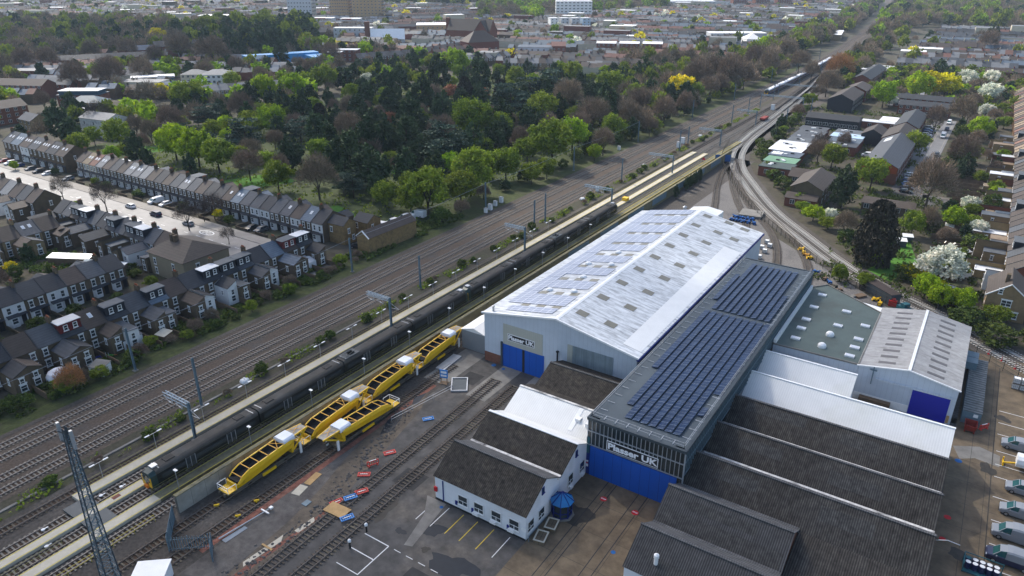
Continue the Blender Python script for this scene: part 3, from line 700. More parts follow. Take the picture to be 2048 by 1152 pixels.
def win(parent, x, y, z, w, h, ny=(0, -1), name='window', frame=m_frame, glass=m_glass, bars=1, low=.35, sill=True):
    """framed window lying on a wall that faces ny"""
    key = ('win', round(w, 2), round(h, 2), bars, low, sill)
    def f(b):
        a = .09
        b.box(-w / 2, w / 2, -.05, -.02, 0, h, 1)
        for x0, x1 in ((-w / 2 - .02, -w / 2 + a), (w / 2 - a, w / 2 + .02)): b.box(x0, x1, -.09, 0, 0, h)
        for z0, z1 in ((-.02, a), (h - a, h + .02)): b.box(-w / 2 + a, w / 2 - a, -.09, 0, z0, z1)
        for k in range(bars): xx = -w / 2 + w * (k + 1) / (bars + 1); b.box(xx - .04, xx + .04, -.08, -.05, a, h - a if low is None or bars > 1 else h * max(low, .5))
        if low: b.box(-w / 2 + a, w / 2 - a, -.08, -.05, h * low - .04, h * low + .04)
        if sill: b.box(-w / 2 - .1, w / 2 + .1, -.18, 0, -.14, -.02)
    return link(name, cached(key, f, 'window', [frame, glass]), parent, (x, y, z), math.atan2(ny[0], -ny[1]))
# white offices, left of the hall
t = row('white_office', 'white rendered office with black roof beside the puddled car park', -58.0, -41.65, 66.7, 9.55, 4.45, 7.55, m_wrender, m_roofkb, m_roofg, gut=m_lichen, cat='office', zb=5.0)
for x, l in ((5.3, 0), (8.2, 1), (11.3, 0), (14.4, 0)):
    win(t, x, 0, 1.15, 1.75, 1.75, frame=m_frame, bars=1, low=.42)
    if x > 6: MB().box(x - .9, x + .1, -.5, 0, .75, 1.15).build('air_conditioner', m_whitep, t)
for x in (1.5,): MB().box(x, x + .16, -.1, 0, .3, 4.0).build('downpipe', m_bluefr, t)
for x in (3.9, 6.9, 13.2): MB().box(x, x + .4, -.16, 0, .8, 1.5).build('letter_box', m_bluefr, t)
MB().box(-.05, .5, -.25, -.02, 1.6, 2.4).build('fire_hose_box', m_redp, t)
MB().box(-.02, 16.35, -.05, .0, 0, .3).build('plinth', m_black, t)
for y, w_ in ((1.3, 1.7), (4.2, 1.7)): win(t, 16.35, y, 1.0, w_, 1.9, (1, 0))
win(t, 16.35, 4.6, 5.4, .6, 1.0, (1, 0), frame=m_bluefr, bars=0, low=None)
win(t, 16.35, 8.2, .4, 1.6, 2.6, (1, 0))
sg = MB(); sg.lathe((0, 0, 0), [(.0, -.02), (.42, -.02), (.42, .02)], 20); o = sg.build('round_sign', m_whitep, t, (16.1, -.12, 2.0)); o.rotation_euler = (rad(90), 0, 0)
t = row('white_office', 'white rendered office with black roof and flaky gutter, next to the blue doors', -58.0, -41.65, 76.25, 9.35, 5.0, 7.7, m_wrender, m_roofkb, m_roofw, gut=None, cap=m_whitep, cat='office', zb=5.4)
for y in (3.3, 7.0): win(t, 16.35, y, 1.3, 1.6, 2.0, (1, 0)); MB().box(16.35, 16.8, y - .5, y + .3, .7, 1.15).build('air_conditioner', m_whitep, t)
win(t, 16.35, 5.0, 5.6, .6, 1.0, (1, 0), frame=m_bluefr, bars=0, low=None)
MB().box(-.1, 16.4, -.25, .9, 5.0, 5.12).build('flaky_gutter', m_lichen, t)
t = row('white_roofed_shed', 'low shed with bright white roof between black-roofed offices and dark shed', -58.0, -41.9, 85.6, 9.5, 5.2, 7.6, m_wrender, m_roofw, m_roofkb, cap=m_lichen)
for x, y in ((12.2, 2.6), (14.3, 2.2)): MB().box(x, x + .9, y, y + .9, 5.7, 6.9).build('roof_unit', m_whitep, t)
MB().slab([(11.8, .8, 5.62), (12.6, .8, 5.62), (12.6, 5.0, 7.52), (11.8, 5.0, 7.52)], .1).build('roof_duct', m_whitep, t)
row('black_roofed_shed', 'small black-roofed shed up against the gable of the big shed', -57.8, -41.9, 95.1, 10.4, 5.2, 7.5, m_wrender, m_roofkb, m_roofkb, cap=m_roofg)
# blue octagonal porch
t = thing('entrance_porch', 'blue eight-sided glass porch at the corner of the white offices', 'porch', (-40.2, 74.4, 0))
def octo(r, o=math.pi / 8): return [(r * math.cos(o + k * math.pi / 4), r * math.sin(o + k * math.pi / 4)) for k in range(8)]
MB().prism(octo(1.95), 0, .12).build('step', m_concg, t)
MB().prism(octo(1.45), .12, 2.55).build('glazing', m_glazd, t)
b = MB()
for x, y in octo(1.5): b.beam((x, y, .1), (x, y, 2.6), .14)
for k in range(8):
    p, q2 = octo(1.5)[k], octo(1.5)[(k + 1) % 8]
    for z in (.2, 1.0, 2.5): b.beam((*p, z), (*q2, z), .1)
b.build('frame', m_bluefr, t)
m_bluert = mat('blue_roof_panel', (.01, .16, .4), .3, .25, .5, spec=.6)
b = MB(); e = octo(1.85)
for k in range(8): b.slab([(*e[k], 2.6), (*e[(k + 1) % 8], 2.6), (0.02, 0.02, 4.1), (0, 0, 4.1)], .06)
b.build('roof', m_bluert, t)
b = MB()
for k in range(8): b.beam((*e[k], 2.63), (0, 0, 4.14), .1)
b.build('roof_ribs', m_bluefr, t)
# planters
for y, l in ((68.2, 'long wooden planter with pale rim, nearer the car park'), (71.2, 'long wooden planter with pale rim, nearer the blue porch')):
    t = thing('planter', l, 'planter', (-40.0, y, 0), rad(12), 'planters by the offices')
    b = MB(); b.box(-.8, .8, -1.1, -.95, 0, .6); b.box(-.8, .8, .95, 1.1, 0, .6); b.box(-.8, -.65, -.95, .95, 0, .6); b.box(.65, .8, -.95, .95, 0, .6); b.build('box', m_conc, t)
    b = MB(); b.box(-.86, .86, -1.16, -.94, .6, .68); b.box(-.86, .86, .94, 1.16, .6, .68); b.box(-.86, -.64, -.94, .94, .6, .68); b.box(.64, .86, -.94, .94, .6, .68); b.build('rim', m_platform, t)
    MB().box(-.65, .65, -.95, .95, 0, .5).build('soil', m_conc, t)
# --- black north-light rows right of the hall
P = 9.42; YR = 71.2 - P * .56
info = [('front black-roofed row nearest the apron, cut off by the picture edge', -26.3, -9.2), ('short black-roofed row with pale ridge, second from the front', -26.3, -9.2), ('long black-roofed row whose rear ridge passes behind the short rows', -26.0, 6.2), ('long black-roofed row with white flaky ridge, middle of the sheds', -26.0, 6.2), ('long black-roofed row directly before the long white roof', -26.0, 6.2)]
m_roofk2 = mat('grey_black_sheet_roof', (.055, .053, .052), .85, .4, .9, spec=.2, stripe=('x', .3, .5), alt=(.085, .085, .088), altsc=.09, altamt=.35)
m_strip = mat('weathered_strip', (.05, .048, .045), .85, .6, 1.2, spec=.2, stripe=('x', .3, .45))
def patches(t, W, pos):
    for x, w_, v0, v1 in pos:
        z = lambda v: 4.62 + (7.5 - 4.62) * v / (P * .56) + .03
        MB().slab([(x, v0, z(v0)), (x + w_, v0, z(v0)), (x + w_, v1, z(v1)), (x, v1, z(v1))], .03).build('rooflight_strip', m_strip, t)
for k, (l, x0, x1) in enumerate(info):
    t = row('northlight_shed', l, x0, x1, YR + P * k, P, 4.62, 7.5, m_brick if k else m_wrender, m_roofk if k > 1 else m_roofk2, m_roofg, zb=4.75, gut=(m_lichen if k in (2, 3) else m_roofg), cap=m_roofg, group='north-light sheds')
    if k == 0: patches(t, 17, [(4, 12, .4, 2.2)]); MB().tube((3.6, 1.6, 5.5), (3.6, 1.6, 6.6), .28).lathe((3.6, 1.6, 6.6), [(.35, 0), (.35, .4), (.1, .6)], 10).build('roof_vent', m_whitep, t)
    if k == 1: patches(t, 17, [(3, 10, 3.0, 4.3), (.2, 16.6, .1, 2.3)])
    if k == 2: patches(t, 32, [(4, 6, 2.6, 4.2), (18.5, 7, 2.0, 4.0)]); b = MB(); b.beam((32.3, 5, 7), (33.6, 5, 7.6), .08); b.beam((33.6, 5, 7.6), (35, 4.9, 7.6), .08); b.build('lamp_bracket', m_galv, t)
    if k == 3: patches(t, 32, [(4.6, 6.5, 2.4, 4.1), (18, 7.2, 1.6, 3.6)])
    if k == 4: patches(t, 32, [(2.6, 9.5, 3.2, 4.7), (17.6, 5.5, 2.6, 4.4)])
t = thing('lean_to_shed', 'grey lean-to roof with lighter band below the long black row', 'workshop', (-9.0, 62, 0))
MB().ext([(0, 0), (22.4, 0), (22.4, 4.4), (0, 2.4)], .05, 15.2, 'x').build('wall', m_brick, t)
MB().slab([(-.1, -.2, 2.6), (15.4, -.2, 2.6), (15.4, 13, 3.7), (-.1, 13, 3.7)], .1).build('lower_roof', m_roofg, t)
MB().slab([(-.1, 13, 3.7), (15.4, 13, 3.7), (15.4, 22.5, 4.62), (-.1, 22.5, 4.62)], .1).build('upper_roof', m_roofk, t)
for x, y in ((7.5, 12), (12, 8)): MB().slab([(x, y - 1, 2.72 + .084 * (y - 1)), (x + 1, y - 1, 2.72 + .084 * (y - 1)), (x + 1, y + 1, 2.74 + .084 * (y + 1)), (x, y + 1, 2.74 + .084 * (y + 1))], .05).build('rooflight', m_rl, t)
row('white_roofed_row', 'long bright white roof running from the hall to the yard road', -26.0, 6.3, YR + P * 5, P, 4.65, 7.5, m_wrender, m_roofw, m_roofw, zb=4.75, cap=m_whitep)
row('white_roofed_row', 'short bright white roof in front of the green flat roof', -25.9, -9.75, YR + P * 6, P * .62, 4.65, 7.4, m_wrender, m_roofw, m_roofw, fr=.86, zb=6.4, cap=m_whitep)
# --- green flat-roofed block
t = thing('flat_roofed_block', 'low block with green-grey flat roof, skylights and clipped corner', 'workshop', (0, 0, 0))
poly = [(-25.6, 131.7), (-10.15, 132.2), (-10.15, 158), (-22.8, 167.2), (-25.6, 163.8)]
MB().prism([(x, y) for x, y in poly], -.1, 6.85).build('wall', m_clad, t)
MB().prism(poly, 6.85, 7.0).build('roof', m_flatg, t)
b = MB()
for p, q2 in zip(poly, poly[1:] + poly[:1]): b.beam((*p, 7.06), (*q2, 7.06), .22, .3)
b.build('roof_edge', m_concg, t)
MB().box(-25.7, -25.2, 132, 163, 7.0, 7.9).build('white_upstand', m_whitep, t)
for x, y in ((-22.6, 160.5), (-22.7, 153), (-22.7, 146), (-22.6, 141.3), (-22.5, 136.2), (-16.4, 154.5), (-11.9, 149.5), (-16.6, 146.6), (-12.0, 142.6), (-12.0, 138.6), (-12.2, 134.6)):
    k = thing('x', None, None); bpy.data.objects.remove(k)
    o = MB().box(x - .85, x + .85, y - .55, y + .55, 7.0, 7.3).build('skylight', m_frame, t)
    MB().slab([(x - .7, y - .4, 7.34), (x + .7, y - .4, 7.34), (x + .7, y + .4, 7.34), (x - .7, y + .4, 7.34)], .05).build('skylight_pane', m_glassb, o)
for x, y in ((-17.1, 141.4), (-17.4, 135.6)): MB().lathe((x, y, 7), [(.8, 0), (.8, .35), (.7, .6), (.4, .85), (0, .95)], 14).build('dome_vent', m_whitep, t)
# --- grey ribbed shed with deep blue shutter
X0, X1, Y0, Y1 = -10.1, 6.15, 132.1, 160.8
t = thing('ribbed_shed', 'grey ribbed twin-pitch shed with deep blue shutter and many rooflights', 'shed', (X0, Y0, 0)); W, L, r = X1 - X0, Y1 - Y0, 8.15
MB().ext([(0, 0), (W, 0), (W, 7.0), (r, 8.5), (0, 7.0)], 0, L, 'y').build('wall', m_clad, t)
D = lambda u: 7.0 + 1.5 * (u / r if u < r else (W - u) / (W - r))
for a, c in ((-.25, r), (r, W + .25)): MB().slab([(a, -.3, D(a) + .12), (c, -.3, D(c) + .12), (c, L + .3, D(c) + .12), (a, L + .3, D(a) + .12)], .1).build('roof', m_roofD, t)
MB().box(r - .25, r + .25, -.3, L + .3, 8.56, 8.72).build('ridge_cap', m_whitep, t)
b = MB(); b.slab([(-.3, -.36, D(0) + .16), (r, -.36, D(r) + .2), (r, -.1, D(r) + .2), (-.3, -.1, D(0) + .16)], .2); b.slab([(r, -.36, D(r) + .2), (W + .3, -.36, D(W) + .16), (W + .3, -.1, D(W) + .16), (r, -.1, D(r) + .2)], .2); b.build('verge_trim', m_whitep, t)
for k in range(10):
    for u0, u1 in ((2.9, 5.7), (r + 2.7, r + 5.5)):
        v = 1.6 + k * 2.72; MB().slab([(u0, v, D(u0) + .16), (u1, v, D(u1) + .16), (u1, v + .85, D(u1) + .16), (u0, v + .85, D(u0) + .16)], .03).build('rooflight', m_rld, t)
MB().box(9.4, 15.4, -.1, 0, 0, 5.1).build('roller_shutter', m_bluedeep, t)
MB().box(3.2, 15.6, -.35, 0, 5.1, 5.45).build('shutter_housing', m_clad, t)
MB().box(.1, 9.3, -.05, 0, 0, 1.5).build('white_base', m_whitep, t)
MB().box(1.2, 6.5, -1.2, -.1, 0, 1.2).build('timber_bench', m_woodd, t)
b = MB(); b.beam((2.6, -.3, 4), (2.6, -.3, 7.6), .18); b.beam((2.0, -.3, 6.9), (3.2, -.3, 6.9), .16); b.build('vent_pipe', m_steelb, t)
MB().box(15.45, 15.9, -.08, 0, .2, 1.7).build('side_door', m_wood, t)
t = thing('link_roof', 'wedge of white roof between green flat roof and ribbed shed', 'roof', (0, 0, 0))
MB().prism([(-10.1, 158.2), (-2, 161.2), (-12.5, 163.2), (-18, 164.2)], 5.2, 6.2).build('wedge', m_whitep, t)
# ================================================================ TRAINS
m_tgreen = mat('dark_green_livery', (.008, .01, .009), .55, .15, .5, spec=.25)
m_troof = mat('dusty_train_roof', (.07, .064, .056), .9, .25, .6, alt=(.085, .085, .08), altsc=.25)
m_tgreenc = mat('cab_green', (.01, .035, .032), .35, .1, .5, spec=.5)
m_tyel = mat('warning_yellow', (.75, .42, .01), .5, .08, 1., spec=.4)
m_tdoor = mat('door_leaf', (.05, .055, .055), .4, .1, .6, spec=.5)
m_twhite = mat('white_train_roof', (.78, .79, .82), .4, .06, .5, spec=.5)
m_tpurp = mat('indigo_livery', (.03, .025, .12), .35, .1, .5, spec=.5)
m_orl = mat('orange_lamp', (.7, .2, .02), .5, .05, 1.)
SIDE = [(-1.38, .85), (1.38, .85), (1.4, 2.1), (1.34, 2.95), (-1.34, 2.95), (-1.4, 2.1)]
ROOF = [(-1.34, 2.95), (1.34, 2.95), (1.3, 3.3), (1.12, 3.52), (.7, 3.68), (-.7, 3.68), (-1.12, 3.52), (-1.3, 3.3)]
def carriage(parent, y0, L, mb_, mr, cab=0, panto=False, seed=0):
    """one coach from local y0 to y0+L; cab = -1 front end has a cab, 1 rear end"""
    rr = random.Random(seed)
    a, c = y0 + .15 + (.9 if cab < 0 else 0), y0 + L - .15 - (.9 if cab > 0 else 0)
    o = MB().ext(SIDE, a, c, 'y').build('carriage', mb_, parent)
    MB().ext(ROOF, a, c, 'y').build('roof', mr, o, smooth=False)
    b = MB()
    for s in (-1, 1):
        w_ = MB(); w_.box(s * 1.385 - .02, s * 1.385 + .02, a + .8, c - .8, 1.75, 2.5); w_.build('window_band', m_glass, o)
    for f in (.3, .7):
        yy = a + (c - a) * f
        for s in (1, -1):
            d = MB(); d.box(s * 1.41 - .02, s * 1.41 + .02, yy - .8, yy + .8, .95, 2.9, 0)
            for q in (-.42, .42): d.box(s * 1.44 - .02, s * 1.44 + .02, yy + q - .28, yy + q + .28, 1.6, 2.7, 1)
            for q in (-.82, 0, .82): d.box(s * 1.44 - .02, s * 1.44 + .02, yy + q - .04, yy + q + .04, .95, 2.9, 2)
            d.build('door', [m_tdoor, m_glass, m_galv], o)
    for yy in (a + 3, c - 3): MB().box(-.6, .6, yy - .8, yy + .8, 3.66, 3.8).build('roof_unit', m_dark, o)
    for yy in (a + .75, c - .75): MB().box(-1, 1, yy - .05, yy + .05, 3.5, 3.72).build('roof_seam', m_galv, o)
    if panto:
        b = MB(); yy = a + 2.6; b.box(-1.1, 1.1, yy - 1.9, yy + 1.9, 3.7, 3.8)
        for q in (-1, 1): b.beam((q * .6, yy - 1.4, 3.95), (q * .3, yy + 1.2, 4.1), .09); b.beam((q * .3, yy + 1.2, 4.1), (q * .75, yy - .8, 4.2), .07)
        b.beam((-.9, yy - .8, 4.2), (.9, yy - .8, 4.2), .1)
        b.build('pantograph', m_steeld, o)
    for yy in (a + 2.9, c - 2.9):
        b = MB(); b.box(-1.1, 1.1, yy - 1.6, yy + 1.6, .45, .8)
        for q in (-1.2, 1.2):
            for s in (-.72, .72): b.tube((s - .07, yy + q, .72), (s + .07, yy + q, .72), .42, n=12)
        b.build('bogie', m_dark, o)
    MB().box(-1.1, 1.1, a + 5.5, c - 5.5, .4, .84).build('underframe', m_dark, o)
    MB().box(-.9, .9, c if cab <= 0 else a - .35, c + .35 if cab <= 0 else a, .9, 3.2).build('gangway', m_dark, o)
    if cab:
        e = y0 if cab < 0 else y0 + L; s = -cab
        q = lambda d: e + s * d
        k = MB()
        PF = [[(-1.38, .8), (1.38, .8), (1.4, 2.1), (1.32, 2.95), (.8, 3.62), (-.8, 3.62), (-1.32, 2.95), (-1.4, 2.1)], [(-1.22, .8), (1.22, .8), (1.26, 2.1), (1.15, 2.8), (.6, 3.3), (-.6, 3.3), (-1.15, 2.8), (-1.26, 2.1)]]
        n = 8; bb = len(k.v)
        for pf, d in ((PF[0], 1.1), (PF[1], .1)):
            for x, z in pf: k.v.append((x, q(d), z))
        for i in range(n): j = (i + 1) % n; k.f.append((bb + i, bb + j, bb + n + j, bb + n + i)); k.m.append(0)
        k.f.append(tuple(bb + n + i for i in range(n))); k.m.append(0); k.build('cab', m_tgreenc, o)
        y1, y2 = sorted((q(.02), q(.1)))
        MB().box(-1.2, -.45, y1, y2, .95, 1.75).box(.45, 1.2, y1, y2, .95, 1.75).box(-1.2, -1.0, y1, y2, 1.75, 2.7).box(1.0, 1.2, y1, y2, 1.75, 2.7).build('yellow_front', m_tyel, o)
        MB().box(-1.0, -.5, y1, y2, 1.8, 2.75).box(.5, 1.0, y1, y2, 1.8, 2.75).box(-.42, .42, y1, y2, 1.0, 2.85).build('windscreen', m_glass, o)
        MB().box(-.4, .4, min(q(-.3), q(.05)), max(q(-.3), q(.05)), .8, 1.3).build('coupler', m_orl if cab < 0 else m_dark, o)
        MB().box(-.5, .5, min(q(1.0), q(2)), max(q(1.0), q(2)), 3.72, 3.95).build('roof_aerial', m_galv, o)
    return o
CL = 20.35
for u, (l, y0) in enumerate((('nearer dark green four-car train unit, yellow cab towards the lattice mast', 43.3), ('farther dark green four-car train unit, ending past the big shed', 43.3 + 4 * CL))):
    t = thing('electric_train', l, 'train', (-96.0, y0, .3), 0, 'dark green train units coupled together')
    for k in range(4): carriage(t, k * CL, CL, m_tgreen, m_troof, -1 if k == 0 else 1 if k == 3 else 0, (u, k) in ((0, 2), (1, 2)), k)
t = thing('commuter_train', 'white-roofed indigo commuter train running on the main line', 'train', (0, 0, .3))
ys = [463 + 22.6 * k for k in range(9)]
for k, y in enumerate(ys):
    x = -118.7 + bend(y + 11); c = thing('c', None, None); c.parent = t; c.location = (x, y, 0); dx = bend(y + 22) - bend(y); c.rotation_euler = (0, 0, math.atan2(-dx, 22)); 
    o = carriage(c, 0, 22.5, m_tpurp, m_twhite, -1 if k == 0 else 1 if k == 8 else 0, k == 3, k)
    mw = c.location.copy(); rz = c.rotation_euler.z; o.parent = t; o.location = mw; o.rotation_euler = (0, 0, rz); bpy.data.objects.remove(c)

# ---------------------------------------------------------------- yellow spoil wagons
m_wy = mat('wagon_yellow', (.78, .47, .008), .45, .1, .7, spec=.4, alt=(.3, .17, .02), altsc=.5, altamt=.2)
m_wo = mat('wagon_orange', (.66, .34, .05), .6, .15, .8)
m_belt = mat('black_belt', (.018, .017, .016), .8, .3, .8)
m_conv = mat('worn_conveyor_cover', (.33, .3, .25), .7, .25, .7, stripe=('y', .7, .08))
m_under = mat('grimy_underframe', (.09, .08, .06), .85, .3, .8)
m_tarpw = mat('white_tarpaulin', (.74, .76, .8), .6, .08, .5)
def make_wagon():
    t = thing('spoil_wagon', 'x', 'wagon', (0, 0, 0))
    f = MB()
    for s in (-1, 1): f.box(s * 1.15 - .1, s * 1.15 + .1, .4, 15.2, .95, 1.25)
    f.box(-1.2, 1.2, .2, 1.9, 1.0, 1.2); f.build('underframe', m_under, t)
    MB().box(-1.25, 1.25, .3, 1.9, 1.2, 1.34).box(-1.25, 1.25, 1.9, 2.5, 1.34, 2.0).build('end_platform', m_wy, t)
    b = MB()
    for x in (-1.25, 1.25): b.beam((x, .3, 1.3), (x, .3, 2.35), .07); b.beam((x, 1.8, 1.3), (x, 1.8, 2.35), .07); b.beam((x, .3, 2.35), (x, 1.8, 2.35), .07)
    b.beam((-1.25, .3, 2.35), (1.25, .3, 2.35), .07); b.beam((-1.25, .3, 1.85), (1.25, .3, 1.85), .05); b.build('handrail', m_whitep, t)
    za = lambda y: 2.15 + (4.05 - 2.15) * min(1, (y - 2.2) / 2.2) * .6 + .52 * (y - 2.2) / 11 * .9      # rising hopper rim
    ys_ = [2.2, 3.2, 4.4, 12.6, 13.2]; top = [2.0, 2.9, 3.35, 3.85, 3.7]; bot = [1.3, 1.3, 1.35, 2.25, 2.9]
    for s in (-1, 1):
        b = MB(); xo, xi = s * 1.42, s * 1.22
        for i in range(4):
            y0, y1 = ys_[i], ys_[i + 1]
            P = lambda x, y, z: (x, y, z)
            mid0, mid1 = (top[i] + bot[i]) / 2, (top[i + 1] + bot[i + 1]) / 2
            # outer: upper panel leaning, bulge, lower panel tucked in
            b.face([(s * 1.3, y0, top[i]), (s * 1.3, y1, top[i + 1]), (s * 1.46, y1, mid1 + .25), (s * 1.46, y0, mid0 + .25)])
            b.face([(s * 1.46, y0, mid0 + .25), (s * 1.46, y1, mid1 + .25), (s * 1.25, y1, bot[i + 1]), (s * 1.25, y0, bot[i])])
            b.face([(s * 1.12, y0, top[i]), (s * 1.12, y1, top[i + 1]), (s * 1.3, y1, top[i + 1]), (s * 1.3, y0, top[i])])
            b.face([(s * 1.12, y0, top[i] - .15), (s * 1.12, y1, top[i + 1] - .15), (s * .9, y1, bot[i + 1]), (s * .9, y0, bot[i])], 1); b.face([(s * 1.12, y0, top[i]), (s * 1.12, y1, top[i + 1]), (s * 1.12, y1, top[i + 1] - .15), (s * 1.12, y0, top[i] - .15)])
        b.face([(s * 1.3, 13.2, 3.7), (s * 1.46, 13.2, 3.55), (s * 1.25, 13.2, 2.9)])
        b.build('hopper_side', [m_wy, m_belt], t)
    b = MB()
    for i in range(4): b.face([(-1.0, ys_[i], bot[i] + .9), (1.0, ys_[i], bot[i] + .9), (1.0, ys_[i + 1], bot[i + 1] + .9), (-1.0, ys_[i + 1], bot[i + 1] + .9)])
    b.box(-1.1, 1.1, 2.15, 2.3, 1.3, 2.4); b.build('belt_floor', m_belt, t)
    b = MB()
    for y in (3.0, 4.6, 6.4, 8.2, 10.0, 11.6):
        z = np.interp(y, ys_, top); MB().beam((-1.25, y, z + .02), (1.25, y, z + .02), .13, .09).build('cross_bar', m_wo, t)
    b.beam((-1.2, 10.1, 3.75), (1.2, 11.5, 3.85), .09); b.beam((1.2, 10.1, 3.75), (-1.2, 11.5, 3.85), .09)
    b.build('cross_brace', m_wo, t)
    MB().ext([(-1.3, 3.6), (1.3, 3.6), (1.3, 4.15), (1.0, 4.4), (-1.0, 4.4), (-1.3, 4.15)], 11.4, 13.6, 'y').build('white_cover', m_tarpw, t)
    b = MB(); b.slab([(-1.05, 13.5, 4.15), (1.05, 13.5, 4.15), (.7, 16.6, 3.95), (-.7, 16.6, 3.95)], .1, 0)
    b.build('discharge_conveyor', m_conv, t)
    b = MB()
    for s in (-1, 1): b.beam((s * 1.1, 13.4, 4.0), (s * .75, 16.7, 3.85), .16, .3); b.beam((s * 1.15, 13.2, 1.6), (s * .8, 16.2, 3.75), .16, .28); b.beam((s * 1.1, 12.9, 1.2), (s * 1.1, 13.4, 3.6), .25)
    b.box(-1.2, 1.2, 12.7, 13.1, 1.2, 2.6); b.build('conveyor_frame', m_wy, t)
    b = MB(); b.beam((-.6, 14, 4.3), (.6, 15.8, 4.15), .07); b.beam((.6, 14, 4.3), (-.6, 15.8, 4.15), .07); b.build('conveyor_brace', m_wo, t)
    for s in (-1, 1):
        b = MB(); b.box(s * 1.3 - .15, s * 1.3 + .15, 6.6, 9.2, .6, 1.05); b.build('tool_box', m_wy, t)
        b = MB(); b.box(s * 1.35 - .1, s * 1.35 + .1, 14.2, 14.6, .3, 2.4); b.build('white_jack', m_whitep, t)
    for y in (2.6, 13.0):
        b = MB(); b.box(-1.05, 1.05, y - 1.3, y + 1.3, .55, .9)
        for q in (-.95, .95):
            for s in (-.75, .75): b.tube((s - .08, y + q, .74), (s + .08, y + q, .74), .44, n=12)
        b.build('bogie', m_under, t)
    for s in (-1, 1): b = MB(); b.box(s * 1.05 - .15, s * 1.05 + .15, 4.6, 11, .6, .95); b.build('side_gear', m_under, t); MB().box(s * .6 - .18, s * .6 + .18, -.1, .35, .85, 1.25).build('buffer', m_under, t)
    return t
wg = make_wagon()
WL = [('yellow spoil wagon nearest the picture edge, end platform free', 48.5), ('second yellow spoil wagon in the row, behind the single front wagon', 63.4), ('third yellow spoil wagon in the row, before the one at the tunnel', 78.3), ('last yellow spoil wagon, standing against the cream fabric tunnel', 93.0)]
for k, (l, y) in enumerate(WL):
    if k == 0: wg.location = (-85.0, y, 0); wg['label'] = l; wg['group'] = 'yellow spoil wagons'
    else: copy_thing(wg, (-85.0, y, 0), 0, l, sc=(1, .93 if k == 3 else 1, 1))
copy_thing(wg, (-80.2, 82.6, 0), math.pi, 'single yellow spoil wagon on the front siding, conveyor end towards the camera', sc=(1, 1.1, .9))

# ================================================================ ROAD VEHICLES
m_tyre = mat('tyre', (.02, .02, .02), .8, .1, 2.)
m_rim = mat('wheel_rim', (.4, .41, .42), .35, .1, 2., metal=.6)
m_cglass = mat('car_glass', (.02, .03, .035), .06, .1, 1., spec=.8)
m_tealglass = mat('teal_windscreen', (.02, .09, .09), .06, .2, .6, spec=.8)
PAINT = {}
def paint(n, c, r=.3):
    if n not in PAINT: PAINT[n] = mat(n + '_car_paint', c, r, .04, 1., spec=.6)
    return PAINT[n]
PC = dict(white=(.75, .75, .75), silver=(.24, .255, .27), black=(.015, .015, .017), blue=(.012, .04, .16), navy=(.01, .015, .05), grey=(.09, .095, .1), red=(.25, .01, .012), sky=(.09, .2, .42), green=(.01, .06, .05))
def loft(b, sec, mi=0):
    """sections: list of (y, [(x,z)...]) with equal counts, closed"""
    n = len(sec[0][1]); o = len(b.v)
    for y, ps in sec: b.v.extend([(x, y, z) for x, z in ps])
    for i in range(len(sec) - 1):
        for k in range(n): j = (k + 1) % n; b.f.append((o + i * n + k, o + i * n + j, o + (i + 1) * n + j, o + (i + 1) * n + k)); b.m.append(mi)
    b.f.append(tuple(o + n - 1 - k for k in range(n))); b.m.append(mi); b.f.append(tuple(o + (len(sec) - 1) * n + k for k in range(n))); b.m.append(mi)
def body_sec(w, z0, zb, inset=.06): return [(-w + .05, z0), (w - .05, z0), (w, z0 + .18), (w, zb - .12), (w - inset, zb), (-w + inset, zb), (-w, zb - .12), (-w, z0 + .18)]
VKIND = {
    'car': dict(L=4.35, st=[(0, .78, .3, .62), (.25, .86, .22, .78), (1.1, .9, .2, .93), (3.6, .9, .2, .96), (4.15, .86, .25, .92), (4.35, .78, .35, .8)], gl=[(1.0, .84, .93, .95), (1.7, .66, .93, 1.42), (2.5, .67, .93, 1.46), (3.5, .64, .93, 1.4), (4.15, .78, .93, .95)], wh=(.85, 3.45, .31), roof=(1.75, 3.55)),
    'suv': dict(L=4.6, st=[(0, .8, .35, .75), (.25, .9, .28, .95), (1.2, .94, .25, 1.05), (4.2, .94, .25, 1.08), (4.5, .9, .3, 1.05), (4.6, .84, .4, .9)], gl=[(1.1, .88, 1.04, 1.06), (1.75, .7, 1.04, 1.62), (2.6, .71, 1.04, 1.66), (4.0, .7, 1.04, 1.6), (4.5, .84, 1.04, 1.1)], wh=(.9, 3.65, .36), roof=(1.8, 4.1)),
    'van': dict(L=5.2, st=[(0, .8, .35, .85), (.2, .92, .28, 1.0), (.9, .96, .25, 1.15), (1.3, .97, .25, 1.2), (5.1, .97, .25, 1.2), (5.2, .95, .3, 1.15)], gl=[(.85, .88, 1.14, 1.16), (1.65, .76, 1.14, 1.86), (2.45, .78, 1.14, 1.94), (2.5, .79, 1.14, 1.94)], wh=(.95, 4.2, .34), roof=(1.7, 2.5), cargo=[(2.4, .97, 1.1, 1.95), (3.0, .97, 1.1, 1.99), (5.1, .96, 1.1, 1.97), (5.2, .93, 1.15, 1.9)]),
    'bigvan': dict(L=5.8, st=[(0, .85, .38, .95), (.2, .98, .3, 1.1), (.9, 1.02, .28, 1.25), (1.3, 1.02, .28, 1.3), (5.7, 1.02, .28, 1.3), (5.8, 1.0, .33, 1.25)], gl=[(.8, .92, 1.22, 1.24), (1.55, .82, 1.22, 2.1), (2.3, .84, 1.22, 2.3), (2.35, .85, 1.22, 2.3)], wh=(1.0, 4.6, .36), roof=(1.6, 2.35), cargo=[(2.25, 1.02, 1.2, 2.38), (2.9, 1.02, 1.2, 2.48), (5.7, 1.0, 1.2, 2.46), (5.8, .97, 1.25, 2.38)]),
}
VC = {}
